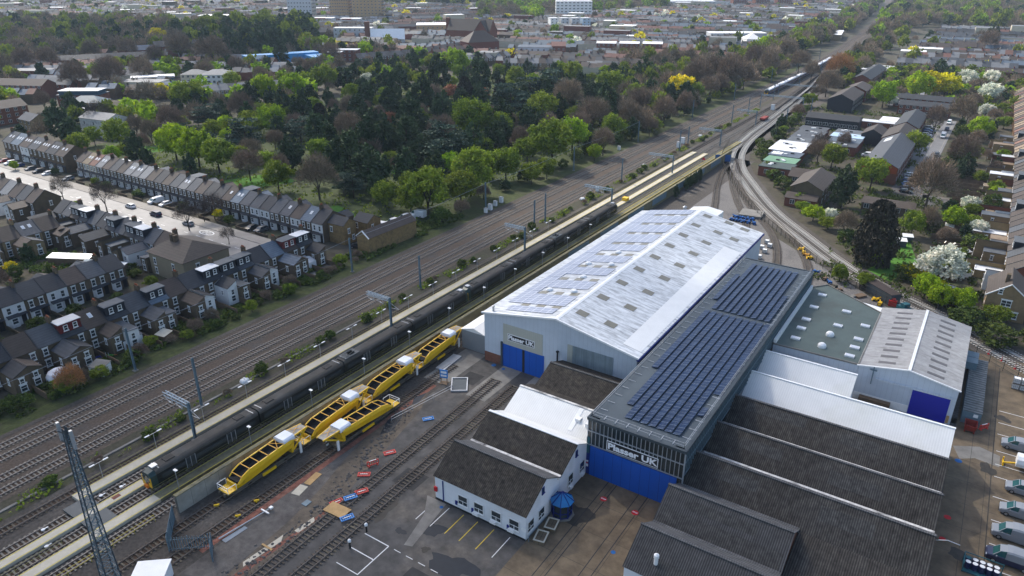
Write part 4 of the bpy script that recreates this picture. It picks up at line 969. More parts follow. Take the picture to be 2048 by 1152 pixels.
def vehicle(kind, colour, x, y, rz, label, group=None, lower=None, z=0., glass=None, det=True):
    """nose at local y=0, tail at +L"""
    K = VKIND[kind]; key = (kind, colour, lower, glass)
    name = 'parked_van' if 'van' in kind else 'parked_car'
    if key not in VC:
        p = paint(colour, PC[colour]); pl = paint(lower, PC[lower]) if lower else p; gm = glass or (m_tealglass if 'van' in kind else m_cglass)
        t = thing(name, label, 'van' if 'van' in kind else 'car')
        b = MB(); loft(b, [(y_, body_sec(w_, z0, z1)) for y_, w_, z0, z1 in K['st']]); b.build('body', pl, t)
        b = MB(); loft(b, [(y_, [(-w_ - .12 if z1 - z0 > .2 else -w_, z0), (w_ + .12 if z1 - z0 > .2 else w_, z0), (w_, z1), (-w_, z1)]) for y_, w_, z0, z1 in K['gl']]); b.build('windows', gm, t)
        b = MB()
        r0, r1 = K['roof']; g1, g2 = K['gl'][1], K['gl'][-2]
        zt = K['gl'][2][3]
        if 'cargo' in K:
            loft(b, [(y_, [(-w_, z0), (w_, z0), (w_, z1 - .22), (w_ - .18, z1), (-w_ + .18, z1), (-w_, z1 - .22)]) for y_, w_, z0, z1 in K['cargo']])
            b.slab([(-.74, r0 - .15, g1[3] - .02), (.74, r0 - .15, g1[3] - .02), (.78, r1, zt + .03), (-.78, r1, zt + .03)], .05)
            for s in (-1, 1): b.beam((s * .9, K['gl'][0][0], 1.18), (s * .77, r0, g1[3]), .09); b.beam((s * .93, 2.35, 1.2), (s * .8, 2.35, zt), .1)
        else:
            ws = [q_[1] for q_ in K['gl']]
            b.slab([(-ws[1] + .02, g1[0] - .08, g1[3] + .01), (ws[1] - .02, g1[0] - .08, g1[3] + .01), (ws[2] - .02, K['gl'][2][0], zt + .02), (-ws[2] + .02, K['gl'][2][0], zt + .02)], .04)
            b.slab([(-ws[2] + .02, K['gl'][2][0], zt + .02), (ws[2] - .02, K['gl'][2][0], zt + .02), (ws[3] - .02, g2[0] + .1, g2[3] + .01), (-ws[3] + .02, g2[0] + .1, g2[3] + .01)], .04)
            for s in (-1, 1):
                b.beam((s * (ws[0] - .03), K['gl'][0][0], K['gl'][0][3] - .02), (s * ws[1], g1[0], g1[3]), .07)
                b.beam((s * (K['gl'][2][1] + .1), K['gl'][2][0], .95), (s * K['gl'][2][1], K['gl'][2][0], zt), .07)
                b.beam((s * (ws[-1] - .02), K['gl'][-1][0], K['gl'][-1][3] - .02), (s * ws[3], g2[0], g2[3]), .09)
        b.build('roof', p, t)
        for yy in K['wh'][:2]:
            for s in (-1, 1):
                r_ = K['wh'][2]; wd = K['st'][2][1]
                o = MB().tube((s * (wd - .2), yy, r_), (s * (wd + .01), yy, r_), r_, n=14).build('wheel', m_tyre, t)
                MB().tube((s * (wd - .02), yy, r_), (s * (wd + .025), yy, r_), r_ * .62, n=10).build('rim', m_rim, o)
        w0, z1 = K['st'][1][1], K['st'][1][3]
        for s in (-1, 1):
            MB().box(s * (w0 - .2) - .16, s * (w0 - .2) + .16, .03, .3, z1 - .24, z1 - .08).build('headlight', m_glassb, t)
            L = K['L']; MB().box(s * (w0 - .16) - .12, s * (w0 - .16) + .12, L - .15, L + .01, z1 - .2, z1 - .02).build('tail_light', m_red, t)
            MB().box(s * (w0 + .12) - .1, s * (w0 + .12) + .1, K['gl'][0][0] + .35, K['gl'][0][0] + .5, z1 + .12, z1 + .3).build('mirror', p, t)
        MB().box(-w0 + .15, w0 - .15, -.02, .1, .42, .6).build('bumper', m_dark, t)
        VC[key] = t
        t.location = (x, y, z); t.rotation_euler = (0, 0, rz); t['label'] = label
        if group: t['group'] = group
        return t
    r = copy_thing(VC[key], (x, y, z), rz, label)
    if group: r['group'] = group
    elif 'group' in r: del r['group']
    return r
H90 = math.pi / 2
# vans in the yard bays at the right edge, noses to the road (-x): local +y runs back along +x
G1 = 'vans parked in the yard bays'
vehicle('van', 'silver', 13.9, 130.4, -H90, 'silver van farthest up the yard row, beside the white tanker', G1)
vehicle('van', 'silver', 14.8, 117.6, -H90, 'silver van parked next below the white tanker with yellow stand', G1)
vehicle('van', 'silver', 14.2, 111.3, -H90, 'silver van in the middle of the yard row', G1)
vehicle('bigvan', 'silver', 13.4, 105.2, -H90, 'larger silver van parked just before the drum rack', G1)
vehicle('bigvan', 'silver', 12.9, 99.6, -H90, 'dark-sided van with pale roof behind the blue drums', G1, lower='navy', glass=m_tealglass)
# street of terraces
G2 = 'cars on the street of terraces'
vehicle('car', 'white', -236.4, 122.9, -H90, 'white car driving along the street of terraces', G2)
vehicle('suv', 'navy', -221.6, 122.6, -H90, 'navy estate car driving behind the white car', G2)
vehicle('car', 'silver', -204.5, 122.8, -H90, 'silver car passing under the bare street trees', G2)
vehicle('car', 'sky', -204, 114.3, H90, 'bright blue car parked by the hipped corner house', G2)
for i, (x, y, c, k, l) in enumerate(((-213, 114.2, 'white', 'car', 'white car parked between bare trees and slate roofs'), (-220, 114.2, 'silver', 'car', 'silver car parked behind dormered roofs'), (-227.5, 114.2, 'white', 'car', 'white car half hidden by a slate roof'), (-288, 114.3, 'white', 'car', 'white car parked at the kerb near the brown gable'), (-281.5, 114.2, 'navy', 'car', 'navy car parked at the kerb near the brown gable'), (-307, 114.9, 'black', 'car', 'black car parked far down the street'))):
    vehicle(k, c, x, y, H90, l, G2)
G3 = 'cars parked on front drives'
for i, (x, y, c, k, l) in enumerate(((-335, 126.5, 'red', 'car', 'dark red car on the first drive at the picture edge'), (-329, 126, 'white', 'suv', 'white car on a drive beside the dark red one'), (-322, 126, 'blue', 'car', 'blue car on the drive by the bright sapling'), (-313, 126.4, 'grey', 'car', 'grey car on a drive behind the sapling'), (-306, 126, 'black', 'suv', 'black car backed against the dark hedge'), (-300, 126.5, 'white', 'car', 'white car on the drive before the tall brown houses'), (-286, 127, 'silver', 'car', 'silver car on the drive at the gap in the terrace'), (-232, 128, 'white', 'van', 'white van on a drive halfway along the terrace'), (-226.5, 128.5, 'white', 'car', 'white car beside the white drive van'), (-182.5, 129, 'black', 'car', 'black car on the drive by the yellow shrub'), (-178.4, 129.2, 'grey', 'suv', 'dark grey car on a drive before white bay windows'))):
    vehicle(k, c, x, y, 0, l, G3)
vehicle('bigvan', 'white', -252.5, 97, rad(-35), 'white van parked in the gap between brown gable and terrace backs', 'vans near the terraces')
vehicle('car', 'white', -148.0, 143.0, rad(-75), 'white car parked between end house and brick warehouse', 'cars behind the warehouse')
vehicle('suv', 'black', -146.0, 137.0, rad(-75), 'black car under the white canopy beside the warehouse', 'cars behind the warehouse')
vehicle('bigvan', 'white', -153.0, 152.6, rad(-80), 'white van with dark windscreen beside the warehouse roof', 'vans behind the warehouse')
for k, (x, y, l) in enumerate(((-151.2, 157.8, 'first'), (-150.8, 163.2, 'second'), (-150.6, 168.4, 'third'))):
    vehicle('bigvan', 'white', x, y, rad(-85), l + ' white van roof showing behind the warehouse ridge, counted from the white van', 'vans behind the warehouse')
# estate, right
G4 = 'cars in the estate court'
for x, y, c, k, l in ((-20.8, 310, 'white', 'car', 'white car at the head of the dark court row'), (-20, 301, 'blue', 'suv', 'blue-grey car second in the court row'), (-20, 295.4, 'sky', 'car', 'pale blue car third in the court row'), (-19.6, 290, 'navy', 'car', 'navy car fourth in the court row'), (-19.4, 285, 'black', 'car', 'black car last in the court row')):
    vehicle(k, c, x + 2, y, H90, l, G4)
vehicle('bigvan', 'white', -16.9, 390, 0, 'white van parked on the estate road', 'vans on the estate road')
vehicle('van', 'white', -17.4, 428, 0, 'white van at the far end of the estate road', 'vans on the estate road')
for x, y, c, l in ((-16.9, 411, 'navy', 'navy car parked between the two estate road vans'), (-15.8, 350, 'black', 'black car alone on the wide estate road')): vehicle('car', c, x, y, 0, l, 'cars on the estate road')
for x, y, c, l in ((-24, 412, 'silver', 'silver car at the top of the estate bays'), (-23.6, 405, 'sky', 'light blue car in the estate bays'), (-23.4, 398.5, 'blue', 'blue car in the estate bays'), (-22.8, 392, 'white', 'white car in the estate bays'), (-22.4, 384, 'grey', 'grey car in the estate bays'), (-22.4, 372, 'black', 'black car lowest in the estate bays')): vehicle('suv' if c in ('white', 'grey') else 'car', c, x + 1.5, y, H90, l, 'cars in the estate bays')
vehicle('suv', 'white', 4.5, 278.5, H90, 'white car parked by the dark fence and grass', 'cars by the rear gardens')
vehicle('van', 'white', -42.6, 334, rad(-80), 'white van parked beside the slate-roofed block', 'vans near the slate block')
for x, y, c, l in ((-44, 545, 'white', 'white car beside the red block lawn'), (-45, 575, 'white', 'white car farther up the lane by the red block'), (-46, 622, 'navy', 'navy car on the lane before grey sheds'), (-44, 662, 'white', 'white car at the top of the lane')): vehicle('car', c, x, y, H90, l, 'cars on the far lane')

# ================================================================ YARD ITEMS
def plate(name, label, cat, x0, x1, y0, y1, z, h, m, group=None, rz=0):
    b = MB(); b.box(-(x1 - x0) / 2, (x1 - x0) / 2, -(y1 - y0) / 2, (y1 - y0) / 2, 0, h)
    return tag(b.build(name, m, None, ((x0 + x1) / 2, (y0 + y1) / 2, z), rz), label, cat, group)
# trench and spoil between the sidings
sheet('spoil_strip', [[(-77.3, 36), (-72.2, 38), (-72.6, 50), (-74.6, 60), (-77.6, 70), (-78.4, 60), (-77.6, 48)]], m_earthgrey, .012)
sheet('trench_mud', [[(-71.5, 36), (-69.3, 38), (-69.2, 50), (-69.7, 58), (-71.2, 64), (-73.2, 74), (-75.5, 84), (-78.2, 90), (-79.6, 84), (-78.6, 76), (-76.6, 66), (-74.4, 58.5), (-72.9, 51), (-72.3, 44)]], m_mud, .014)
sheet('brick_rubble_strip', [[(-78.9, 40), (-78.0, 40), (-77.8, 60), (-78.2, 92), (-79.0, 92), (-78.9, 60)], [(-71.4, 36), (-70.3, 36), (-69.5, 55), (-70.1, 56), (-70.5, 48)]], m_brickrub, .018)
sheet('sand_patch', [[(-71.9, 42), (-71.2, 41.5), (-70.6, 47.5), (-71.4, 48.6)], [(-70.7, 50), (-69.9, 50), (-69.7, 53), (-70.5, 53.5)]], m_platform, .022)
sheet('trench_water', [[(-78.4, 82), (-76.8, 80.5), (-75.4, 76), (-76.4, 74), (-78.2, 78)], [(-79.2, 86.5), (-78, 84.5), (-77.2, 85), (-78.2, 89)]], m_water, .024)
b = MB(); rr = random.Random(5)
for k in range(420):
    y = rr.uniform(38, 84); x = -70.6 - (max(0, y - 56)) * .26 + rr.gauss(0, .9); s = rr.uniform(.08, .32)
    b.lathe((x, y, -.02), [(s, 0), (s * .8, s * .5), (s * .3, s * .8)], 5)
o = b.build('rubble', m_earthgrey); tag(o, 'loose stones and clods along the trench', 'rubble', kind='stuff')
for args in (('plywood_sheet', 'pale plywood sheet with orange mark on the spoil', 'board', -77.6, -76.1, 55.3, 57.6, .03, .05, m_platform, 'boards on the spoil', .2), ('plywood_sheet', 'brown plywood sheet just past the pale one', 'board', -77.8, -76.6, 58, 61, .03, .05, m_wood, 'boards on the spoil', .15),
             ('plywood_sheet', 'broad brown plywood laid across the yard track', 'board', -70.3, -66.6, 55.2, 57.4, .3, .05, m_wood, 'boards on the spoil', .05), ('loose_plank', 'timber plank lying at the sand patch', 'plank', -72.4, -70.3, 45.5, 45.8, .05, .08, m_wood, 'planks'), ('grey_slab', 'small blue-grey slab lying by the trench', 'slab', -74.2, -73.2, 54.4, 55.6, .03, .08, m_steelb, 'slabs')):
    plate(*args)
def barrier(x, y, rz, label, m, z=.05, flat=True):
    t = thing('plastic_barrier', label, 'barrier', (x, y, z), rz, 'plastic barriers around the trench')
    b = MB(); hh = .12 if flat else 1.0
    if flat:
        b.box(-1, 1, -.5, -.36, 0, .12); b.box(-1, 1, .36, .5, 0, .12); b.box(-1, -.86, -.36, .36, 0, .12); b.box(.86, 1, -.36, .36, 0, .12)
        for k in range(5): b.box(-.7 + k * .32, -.58 + k * .32, -.36, .36, 0, .1)
    else:
        b.box(-1, 1, -.05, .05, .85, 1.0); b.box(-1, 1, -.05, .05, .1, .25)
        for k in range(6): b.box(-1 + k * .38, -.9 + k * .38, -.05, .05, .25, .85)
        b.box(-.8, -.6, -.3, .3, 0, .1); b.box(.6, .8, -.3, .3, 0, .1)
    b.build('panel', m, t); MB().box(-.6, .6, -.05, .05, hh + .0, hh + .03).build('reflector', m_whitep, t)
    return t
for x, y, rz, l, m, f in ((-72.4, 82.4, .9, 'blue barrier lying flat by the far puddle', m_blue, 1), (-71.5, 71.2, 1.0, 'red barrier lying flat near the wagons', m_red, 1), (-71.5, 67.2, 1.1, 'red barrier standing by the trench', m_red, 0), (-71.1, 64.7, .6, 'red and white barrier fallen beside the trench', m_red, 1),
                          (-68.3, 61.3, 1.05, 'red half of the barrier pair by the yard track', m_red, 1), (-68.8, 59.4, 1.05, 'blue barrier lying next to the red one on the yard track', m_blue, 1), (-66.0, 55.9, 1.1, 'blue barrier lying on the plywood crossing', m_blue, 1), (-70.0, 57.6, 1.2, 'long red barrier tipped over the rubble', m_red, 1)):
    barrier(x, y, rz, l, m, .3 if x > -69.5 else .06, f)
for x, y, l in ((-84.4, 47.0, 'yellow wheel stop between the rails before the first wagon'), (-79.8, 47.3, 'yellow wheel stop on the front siding, nearer'), (-80.2, 51.0, 'small yellow clamp on the front siding rail')):
    b = MB(); b.tube((-.25, -.3, .35), (.25, .3, .35), .16, n=8); b.box(-.2, .2, -.2, .2, .1, .3); tag(b.build('wheel_stop', m_wy, None, (x, y, 0)), l, 'wheel stop', 'wheel stops')
t = thing('lamp_post', 'grey lamp post lying on the spoil with its cables', 'lamp post', (-78.2, 42.8, .1))
b = MB(); b.tube((0, 0, .15), (1.2, 8.2, .3), .11, .07, n=8); b.build('pole', m_galv, t); b = MB(); b.box(.2, 1.9, 7.2, 7.4, .2, .35); b.box(1.0, 1.5, 8.0, 8.5, .25, .5); b.build('lamp_head', m_whitep, t)
b = MB()
for k in range(7): b.tube((-.2 + k * .13, 0, .06), (.2 + k * .1, 3.6, .06), .05, n=5)
tag(b.build('steel_tubes', m_galv, None, (-77.6, 43, 0)), 'bundle of pale steel tubes on the spoil', 'tubes')
t = thing('notice_board', 'blue site notice board on a wooden stand by the wagons', 'sign', (-77.6, 93.6, 0), .3)
b = MB(); b.box(-.8, .8, -.05, .05, 1.2, 3.0); b.build('board', m_blue, t); MB().box(-.6, .6, -.07, -.05, 1.5, 1.9).box(-.6, .6, -.07, -.05, 2.2, 2.7).build('paper', m_whitep, t); MB().box(-.7, -.55, -.05, .05, 0, 1.2).box(.55, .7, -.05, .05, 0, 1.2).box(-.8, .8, -.6, .6, 0, .12).build('stand', m_woodd, t)
t = thing('grille', 'dark steel grille frame lying on the yard', 'frame', (-74.6, 94.6, .05), rad(35))
b = MB(); b.box(-1.6, 1.6, -2.4, -2.2, 0, .3); b.box(-1.6, 1.6, 2.2, 2.4, 0, .3); b.box(-1.6, -1.4, -2.2, 2.2, 0, .3); b.box(1.4, 1.6, -2.2, 2.2, 0, .3); b.build('rim', m_galv, t); MB().box(-1.4, 1.4, -2.2, 2.2, .02, .12).build('mesh', m_steeld, t)
plate('cladding_sheet', 'long pale steel panel with writing lying by the tracks', 'panel', -82.6, -80.6, 97, 103.5, .05, .25, m_galv, rz=rad(4))
for x0, x1, y0, y1, rz, l in ((-78, -77, 88, 88.1, 0, 'pale scaffold barrier standing by the trench'),):
    railing('site_fence', l, (-77.2, 78, 0), (-74.6, 92.5, 0), 1.2, 4.8, m_galv)
# car park lines, puddles, STOP discs, painted spots
sheet('parking_lines', [[(x - .06, 61.5), (x + .06, 61.5), (x + .06, 66.1), (x - .06, 66.1)] for x in (-57.6, -54.9, -43.9)] + [[(-61.8, 55.15), (-57.2, 55.15), (-57.2, 55.3), (-61.8, 55.3)], [(-57.3, 49), (-57.15, 49), (-57.15, 55.15), (-57.3, 55.15)], [(-61.5, 52.1), (-57.3, 52.1), (-57.3, 52.25), (-61.5, 52.25)], [(-61.2, 49), (-57.3, 49), (-57.3, 49.12), (-61.2, 49.12)]] + [(x, x + 1.2, 55.15, 55.25) for x in (-56.2, -54, -51.8, -49.6)], m_white, .008)
sheet('parking_lines_yellow', [[(x - .06, 61.5), (x + .06, 61.5), (x + .06, 66.1), (x - .06, 66.1)] for x in (-52.2, -49.6, -46.7)], m_yellow, .008)
def blob(cx, cy, rx, ry, seed, n=26):
    rr = random.Random(seed); out = []; ph = [rr.uniform(0, 6.3) for _ in range(4)]
    for k in range(n):
        a = 2 * math.pi * k / n; q_ = 1 + .22 * math.sin(2 * a + ph[0]) + .16 * math.sin(3 * a + ph[1]) + .1 * math.sin(5 * a + ph[2]) + .07 * math.sin(9 * a + ph[3]); out.append((cx + rx * q_ * math.cos(a), cy + ry * q_ * math.sin(a)))
    return out
sheet('puddle', [blob(-54.3, 61.2, 1.7, 1.5, 1), blob(-47.5, 57.2, 3.6, 1.9, 2), blob(-57.8, 58.4, .8, .6, 4)], m_water, .007)
sheet('damp_stain', [blob(-62.5, 60.5, .9, 2.4, 5), blob(-52.5, 57.6, .7, .5, 6), blob(-38.2, 75.4, 2, 2.6, 8), blob(12.4, 121.5, 1.1, 1.6, 9), blob(10.2, 97.5, 1.6, 1.1, 10), blob(14, 139.5, 1.2, 1.0, 11)], m_wet, .026)
sheet('concrete_patch', [[(-59.5, 66.5), (-55.8, 66.5), (-54.4, 57), (-55.6, 56.6), (-57.2, 63)], [(7.2, 125.5), (11, 127.6), (14, 126.5), (14, 123), (10.5, 123.6), (8.4, 122)]], m_concg, .024)
def disc(cx, cy, r, m, label, word=None):
    b = MB(); b.lathe((0, 0, .024), [(r, 0), (r * .98, .006)], 20); t = tag(b.build('painted_disc', m, None, (cx, cy, .004)), label, 'ground mark', 'painted discs on the ground')
    if word:
        me = text_mesh(word, r * .62, .002); o = link('lettering', me, t, (0, 0, .034))
    return t
disc(-36.4, 80.7, .55, m_redp, 'red painted disc reading STOP between the rails nearer the kiosk', 'STOP'); disc(-31.1, 80.6, .55, m_redp, 'red painted disc reading STOP between the rails nearer the sheds', 'STOP')
disc(-30.3, 71.6, .35, m_bluep, 'blue painted disc on the brown concrete'); disc(8.3, 121.3, .55, m_bluep, 'blue painted disc in the yard road'); disc(8.0, 105.2, .5, m_redp, 'red painted disc in the yard road, upper one'); disc(7.8, 99.8, .45, m_redp, 'red painted disc in the yard road, lower one'); disc(-56, 67.9 - 2.3, .3, m_bluep, 'blue painted disc by the office corner')
disc(-73.4, 104.6, .5, m_bluep, 'blue painted disc by the brick corner of the big shed'); disc(-70.9, 104.4, .35, m_bluep, 'smaller blue painted disc by the shed doors')
for x, y, l in ((-61.8, 55.6, 'white-topped bollard light at the top of the marked bay'), (-61.5, 52.0, 'white-topped bollard light with yellow guard')):
    t = thing('bollard_light', l, 'bollard', (x, y, 0), 0, 'bollard lights'); MB().tube((0, 0, 0), (0, 0, 1.2), .14, n=10).build('post', m_dark, t); MB().lathe((0, 0, 1.2), [(.25, 0), (.25, .25), (.12, .4), (0, .42)], 12).build('globe', m_whitep, t)
t = thing('guard_rail', 'blue guard railing beside the planters', 'railing', (-41.2, 66.8, 0)); b = MB()
for k in range(3): b.beam((0, k * 2.4, 0), (0, k * 2.4, 1.0), .06)
b.beam((0, 0, 1.0), (0, 4.8, 1.0), .06); b.build('rail', m_steelb, t)
# bays and things at the right edge
sheet('bay_lines', [(13.4, 20, y, y + .13) for y in (97.0, 102.4, 108.1, 114.2, 119.9, 123.6, 127.8, 133.5, 137.6, 142)], m_white, .03)
sheet('yard_seam', [(12.9, 13.05, 90, 160), (9.9, 9.96, 85, 160)], m_wet, .029)
t = thing('tank_trailer', 'white rounded tank trailer with yellow stand', 'trailer', (15.4, 124.6, 0), -H90)
MB().ext([(-1.1, .8), (1.1, .8), (1.25, 1.4), (1.1, 2.1), (.6, 2.5), (-.6, 2.5), (-1.1, 2.1), (-1.25, 1.4)], .6, 6, 'y').build('tank', m_whitep, t); MB().lathe((0, .0, 0), [(0, 0)], 3) 
b = MB(); b.beam((-1, -1, .2), (1, -1, .2), .2); b.beam((0, -1, .2), (0, .8, .8), .2); b.beam((-.8, -1, .1), (-.8, -1, .8), .2); b.beam((.8, -1, .1), (.8, -1, .8), .2); b.build('stand', m_wy, t)
for s in (-1, 1): MB().tube((s * 1.0, 3.2, .42), (s * 1.2, 3.2, .42), .42, n=12).build('wheel', m_tyre, t)
t = thing('drum_rack', 'teal steel stillage holding dark blue drums', 'rack', (11.6, 95.6, 0))
b = MB(); b.box(-1.1, 3.4, -1.2, 1.2, .1, .25)
for x in (-1.1, 3.4):
    for y in (-1.2, 1.2): b.beam((x, y, 0), (x, y, 1.6), .1)
for z in (.9, 1.55): b.beam((-1.1, -1.2, z), (-1.1, 1.2, z), .09); b.beam((-1.1, 1.2, z), (3.4, 1.2, z), .09)
b.build('frame', m_teal, t)
m_navyd = mat('navy_drum', (.006, .01, .06), .35, .1, 1., spec=.5)
ORD8 = ['teal-topped', 'second', 'third', 'fourth', 'fifth']
for k in range(10):
    x, y = 11.0 + (k % 5) * .82, 96.2 - (k // 5) * .85
    t = thing('oil_drum', ('rear ' if k < 5 else 'front ') + nth(k % 5 + 1) + ' navy drum from the open end of the teal stillage', 'drum', (x, y, .25), 0, 'navy drums in the stillage')
    MB().lathe((0, 0, 0), [(.38, 0), (.38, .3), (.4, .32), (.38, .34), (.38, .62), (.4, .64), (.38, .66), (.38, .98), (.36, 1.0)], 14).build('drum', m_navyd, t); MB().lathe((0, 0, .97), [(.33, 0), (.33, .05)], 14).build('lid', m_teal if k == 0 else m_frame, t)
def ibc(x, y, z, label):
    t = thing('cage_tank', label, 'tank', (x, y, z), 0, 'white caged tanks stacked in the yard')
    MB().box(-.52, .52, -.52, .52, .18, 1.1).build('tank', m_whitep, t); b = MB()
    for k in range(5): q_ = -.58 + k * .29; b.beam((q_, -.58, .15), (q_, -.58, 1.15), .05); b.beam((q_, .58, .15), (q_, .58, 1.15), .05); b.beam((-.58, q_, .15), (-.58, q_, 1.15), .05)
    for z_ in (.2, .65, 1.12): b.beam((-.58, -.58, z_), (.58, -.58, z_), .05); b.beam((-.58, -.58, z_), (-.58, .58, z_), .05)
    b.build('cage', m_galv, t); MB().box(-.6, .6, -.6, .6, 0, .15).build('pallet', m_woodd, t)
for k in range(6): ibc(15.6 + (k % 3) * 1.3, 152.8, (k // 3) * 1.2, ('lower ' if k < 3 else 'upper ') + nth(k % 3 + 1) + ' white caged tank, counted from the yard road')
t = thing('yard_container', 'long weathered container with dark strapped roof beside the ribbed shed', 'container', (7.6, 134.2, 0))
m_strap = mat('strapped_roof', (.12, .13, .13), .8, .5, 1.4, stripe=('y', .9, .4))
MB().box(0, 2.9, 0, 22, 0, 2.5).build('body', m_steelb, t); MB().box(-.05, 2.95, -.05, 22.05, 2.5, 2.62).build('roof', m_strap, t); MB().box(1.7, 2.4, -.06, 0, 1.6, 2.2).build('window', m_frame, t)
t = thing('tipping_skip', 'rusty red tipping skip before the strapped container', 'skip', (9.2, 132.2, 0))
b = MB()
for s in (-1, 1): b.slab([(s * .9, -1.2, 1.5), (s * .9, 1.2, 1.5), (s * .7, .9, .4), (s * .7, -.9, .4)], .08)
b.slab([(-.9, 1.2, 1.5), (.9, 1.2, 1.5), (.7, .9, .4), (-.7, .9, .4)], .08); b.slab([(-.9, -1.2, 1.5), (.9, -1.2, 1.5), (.7, -.9, .4), (-.7, -.9, .4)], .08); b.box(-.7, .7, -.9, .9, .3, .42); b.box(-.8, -.6, -1, 1, 0, .3); b.box(.6, .8, -1, 1, 0, .3)
m_rust = mat('rusty_red', (.22, .03, .02), .7, .3, 1.); b.build('bin', m_rust, t)
barrier(11.2, 133.2, .9, 'red barrier leaning beside the tipping skip', m_red, .4, 0)
for k in range(3):
    o = MB().box(-1, 1, -1.2, 1.2, 0, 1.4).box(-1.05, 1.05, -1.25, 1.25, 1.4, 1.5); tag(o.build('crate', m_blue if k == 2 else m_steelb, None, (7.6, 152 + k * 2.7, 2.63 if k < 2 else 0.0), 0), ('blue-grey', 'grey-blue', 'bright blue')[k] + ' steel crate ' + ('resting on the container roof, nearer', 'resting on the container roof, farther', 'standing past the container end')[k], 'crate', 'steel crates')
for k, (x, y) in enumerate(((10.8, 165.6), (13.1, 163.7), (15.5, 161.4), (4, 172))):
    t = thing('traffic_cone', nth(k + 1) + ' of the traffic cones along the loop fence', 'cone', (x, y, 0), 0, 'traffic cones along the fence'); MB().box(-.25, .25, -.25, .25, 0, .05).lathe((0, 0, .05), [(.18, 0), (.04, .9)], 10).build('cone', m_redp, t); MB().lathe((0, 0, .4), [(.13, 0), (.1, .2)], 10).build('band', m_whitep, t)
# clutter behind the sheds
def crates(name, n, cx, cy, sx, sy, mats, lab, cat, seed, hmax=1.4):
    rr = random.Random(seed)
    for k in range(n):
        x, y = cx + rr.uniform(-sx, sx), cy + rr.uniform(-sy, sy); a, c, h = rr.uniform(.5, 1.5), rr.uniform(.4, 1.0), rr.uniform(.4, hmax)
        b = MB(); b.box(-a, a, -c, c, .12, h); b.box(-a, a, -c - .05, -c + .1, 0, .12); b.box(-a, a, c - .1, c + .05, 0, .12); b.box(-a - .04, a + .04, -c - .04, c + .04, h, h + .06)
        tag(b.build(name, mats[k % len(mats)], None, (x, y, 0), rr.uniform(0, 3)), lab + ', ' + nth(k + 1) + ' from the shed', cat, lab)
m_bluest = mat('bright_blue_steel', (.02, .1, .3), .6, .2, 1.)
def machine(x, y, rz, s, m, label, cat='machine part'):
    rr = random.Random(int(x * 7 + y)); t = thing('machine_part', label, cat, (x, y, 0), rz, 'machine parts stored behind the sheds')
    b = MB(); b.box(-s, s, -s * .35, s * .35, .15, .5 * s); b.box(-s * .7, -s * .2, -s * .5, s * .5, .4, .9 * s); b.box(s * .2, s * .6, -s * .4, s * .2, .4, .8 * s); b.beam((-s, 0, .3 * s), (s * 1.3, s * .3, .9 * s), .2 * s); b.build('frame', m, t)
    b = MB()
    for q_ in (-.6, .6): b.tube((q_ * s, -s * .5, .3 * s), (q_ * s, s * .5, .3 * s), .28 * s, n=10)
    b.build('roller', m_dark, t)
for k in range(9): machine(-61.5 + (k % 5) * 1.7, 221 + (k // 5) * 3.2, k * .5, 1.0, m_bluest, nth(k + 1) + ' of the blue machine frames by the concrete pad, from the stacks')
for k, (x, y) in enumerate(((-36.8, 206), (-35.6, 203.8), (-34.4, 202), (-33.2, 200.4), (-23.5, 176), (-22, 174.6), (-13.4, 181), (-12.2, 179))): machine(x, y, .8 + k, .95, m_wy if k != 2 else m_wo, nth(k + 1) + ' of the yellow machine parts along the yard fence, from the big shed end')
for k in range(6): machine(-29.5 + k * 1.5, 191 - k * 1.8, k * .7, .9, (m_bluest, m_under, m_woodd)[k % 3], nth(k + 1) + ' of the rusty and blue parts behind the flat roof')
for k in range(7):
    ibc(-46.5 + (k % 2) * 1.5, 206 - k * 2.6, 0, nth(k + 1) + ' white caged tank beside the big shed rear, from the far end')
plate('loading_slab', 'worn concrete loading slab behind the big shed', 'slab', -61.5, -54.5, 226, 233, 0, .9, m_concg, rz=.1)
t = thing('dark_container', 'dark container with rusty roof beside the loop fence', 'container', (-12.6, 184, 0), rad(-42)); MB().box(-4.5, 4.5, -1.4, 1.4, 0, 2.6).build('body', m_steeld, t); MB().box(-4.55, 4.55, -1.45, 1.45, 2.6, 2.7).build('roof', mat('rusted_dark_roof', (.06, .045, .038), .9, .4, .8), t)
tag(MB().lathe((0, 0, 0), [(1.5, 0), (1.6, 1.3), (1.45, 1.35), (1.2, .6)], 18).build('round_trough', m_dark, None, (-16.8, 187, 0)), 'round black trough under the willow sapling', 'trough')
tag(MB().box(-.9, .9, -.6, .6, 0, 1.4).box(-.4, .4, -.3, .3, 1.4, 1.9).build('oil_tank', m_red, None, (-9.6, 180.2, 0)), 'bright red tank at the end of the dark container', 'tank')
t = thing('mobile_crane', 'green machine parked behind the ribbed shed', 'machine', (-6.5, 177, 0), -.7); MB().box(-2, 2, -.9, .9, .6, 1.6).box(-1, .2, -.8, .8, 1.6, 2.5).build('body', m_teal, t); MB().tube((-1.2, -1, .5), (-1.2, 1, .5), .5, n=12).tube((1.2, -1, .5), (1.2, 1, .5), .5, n=12).build('wheels', m_tyre, t)
crates('timber_stack', 7, -21, 180, 4, 3, (m_woodd, m_concg, m_under), 'weathered timber or steel bundle on the brown ground', 'bundle', 21, .8)
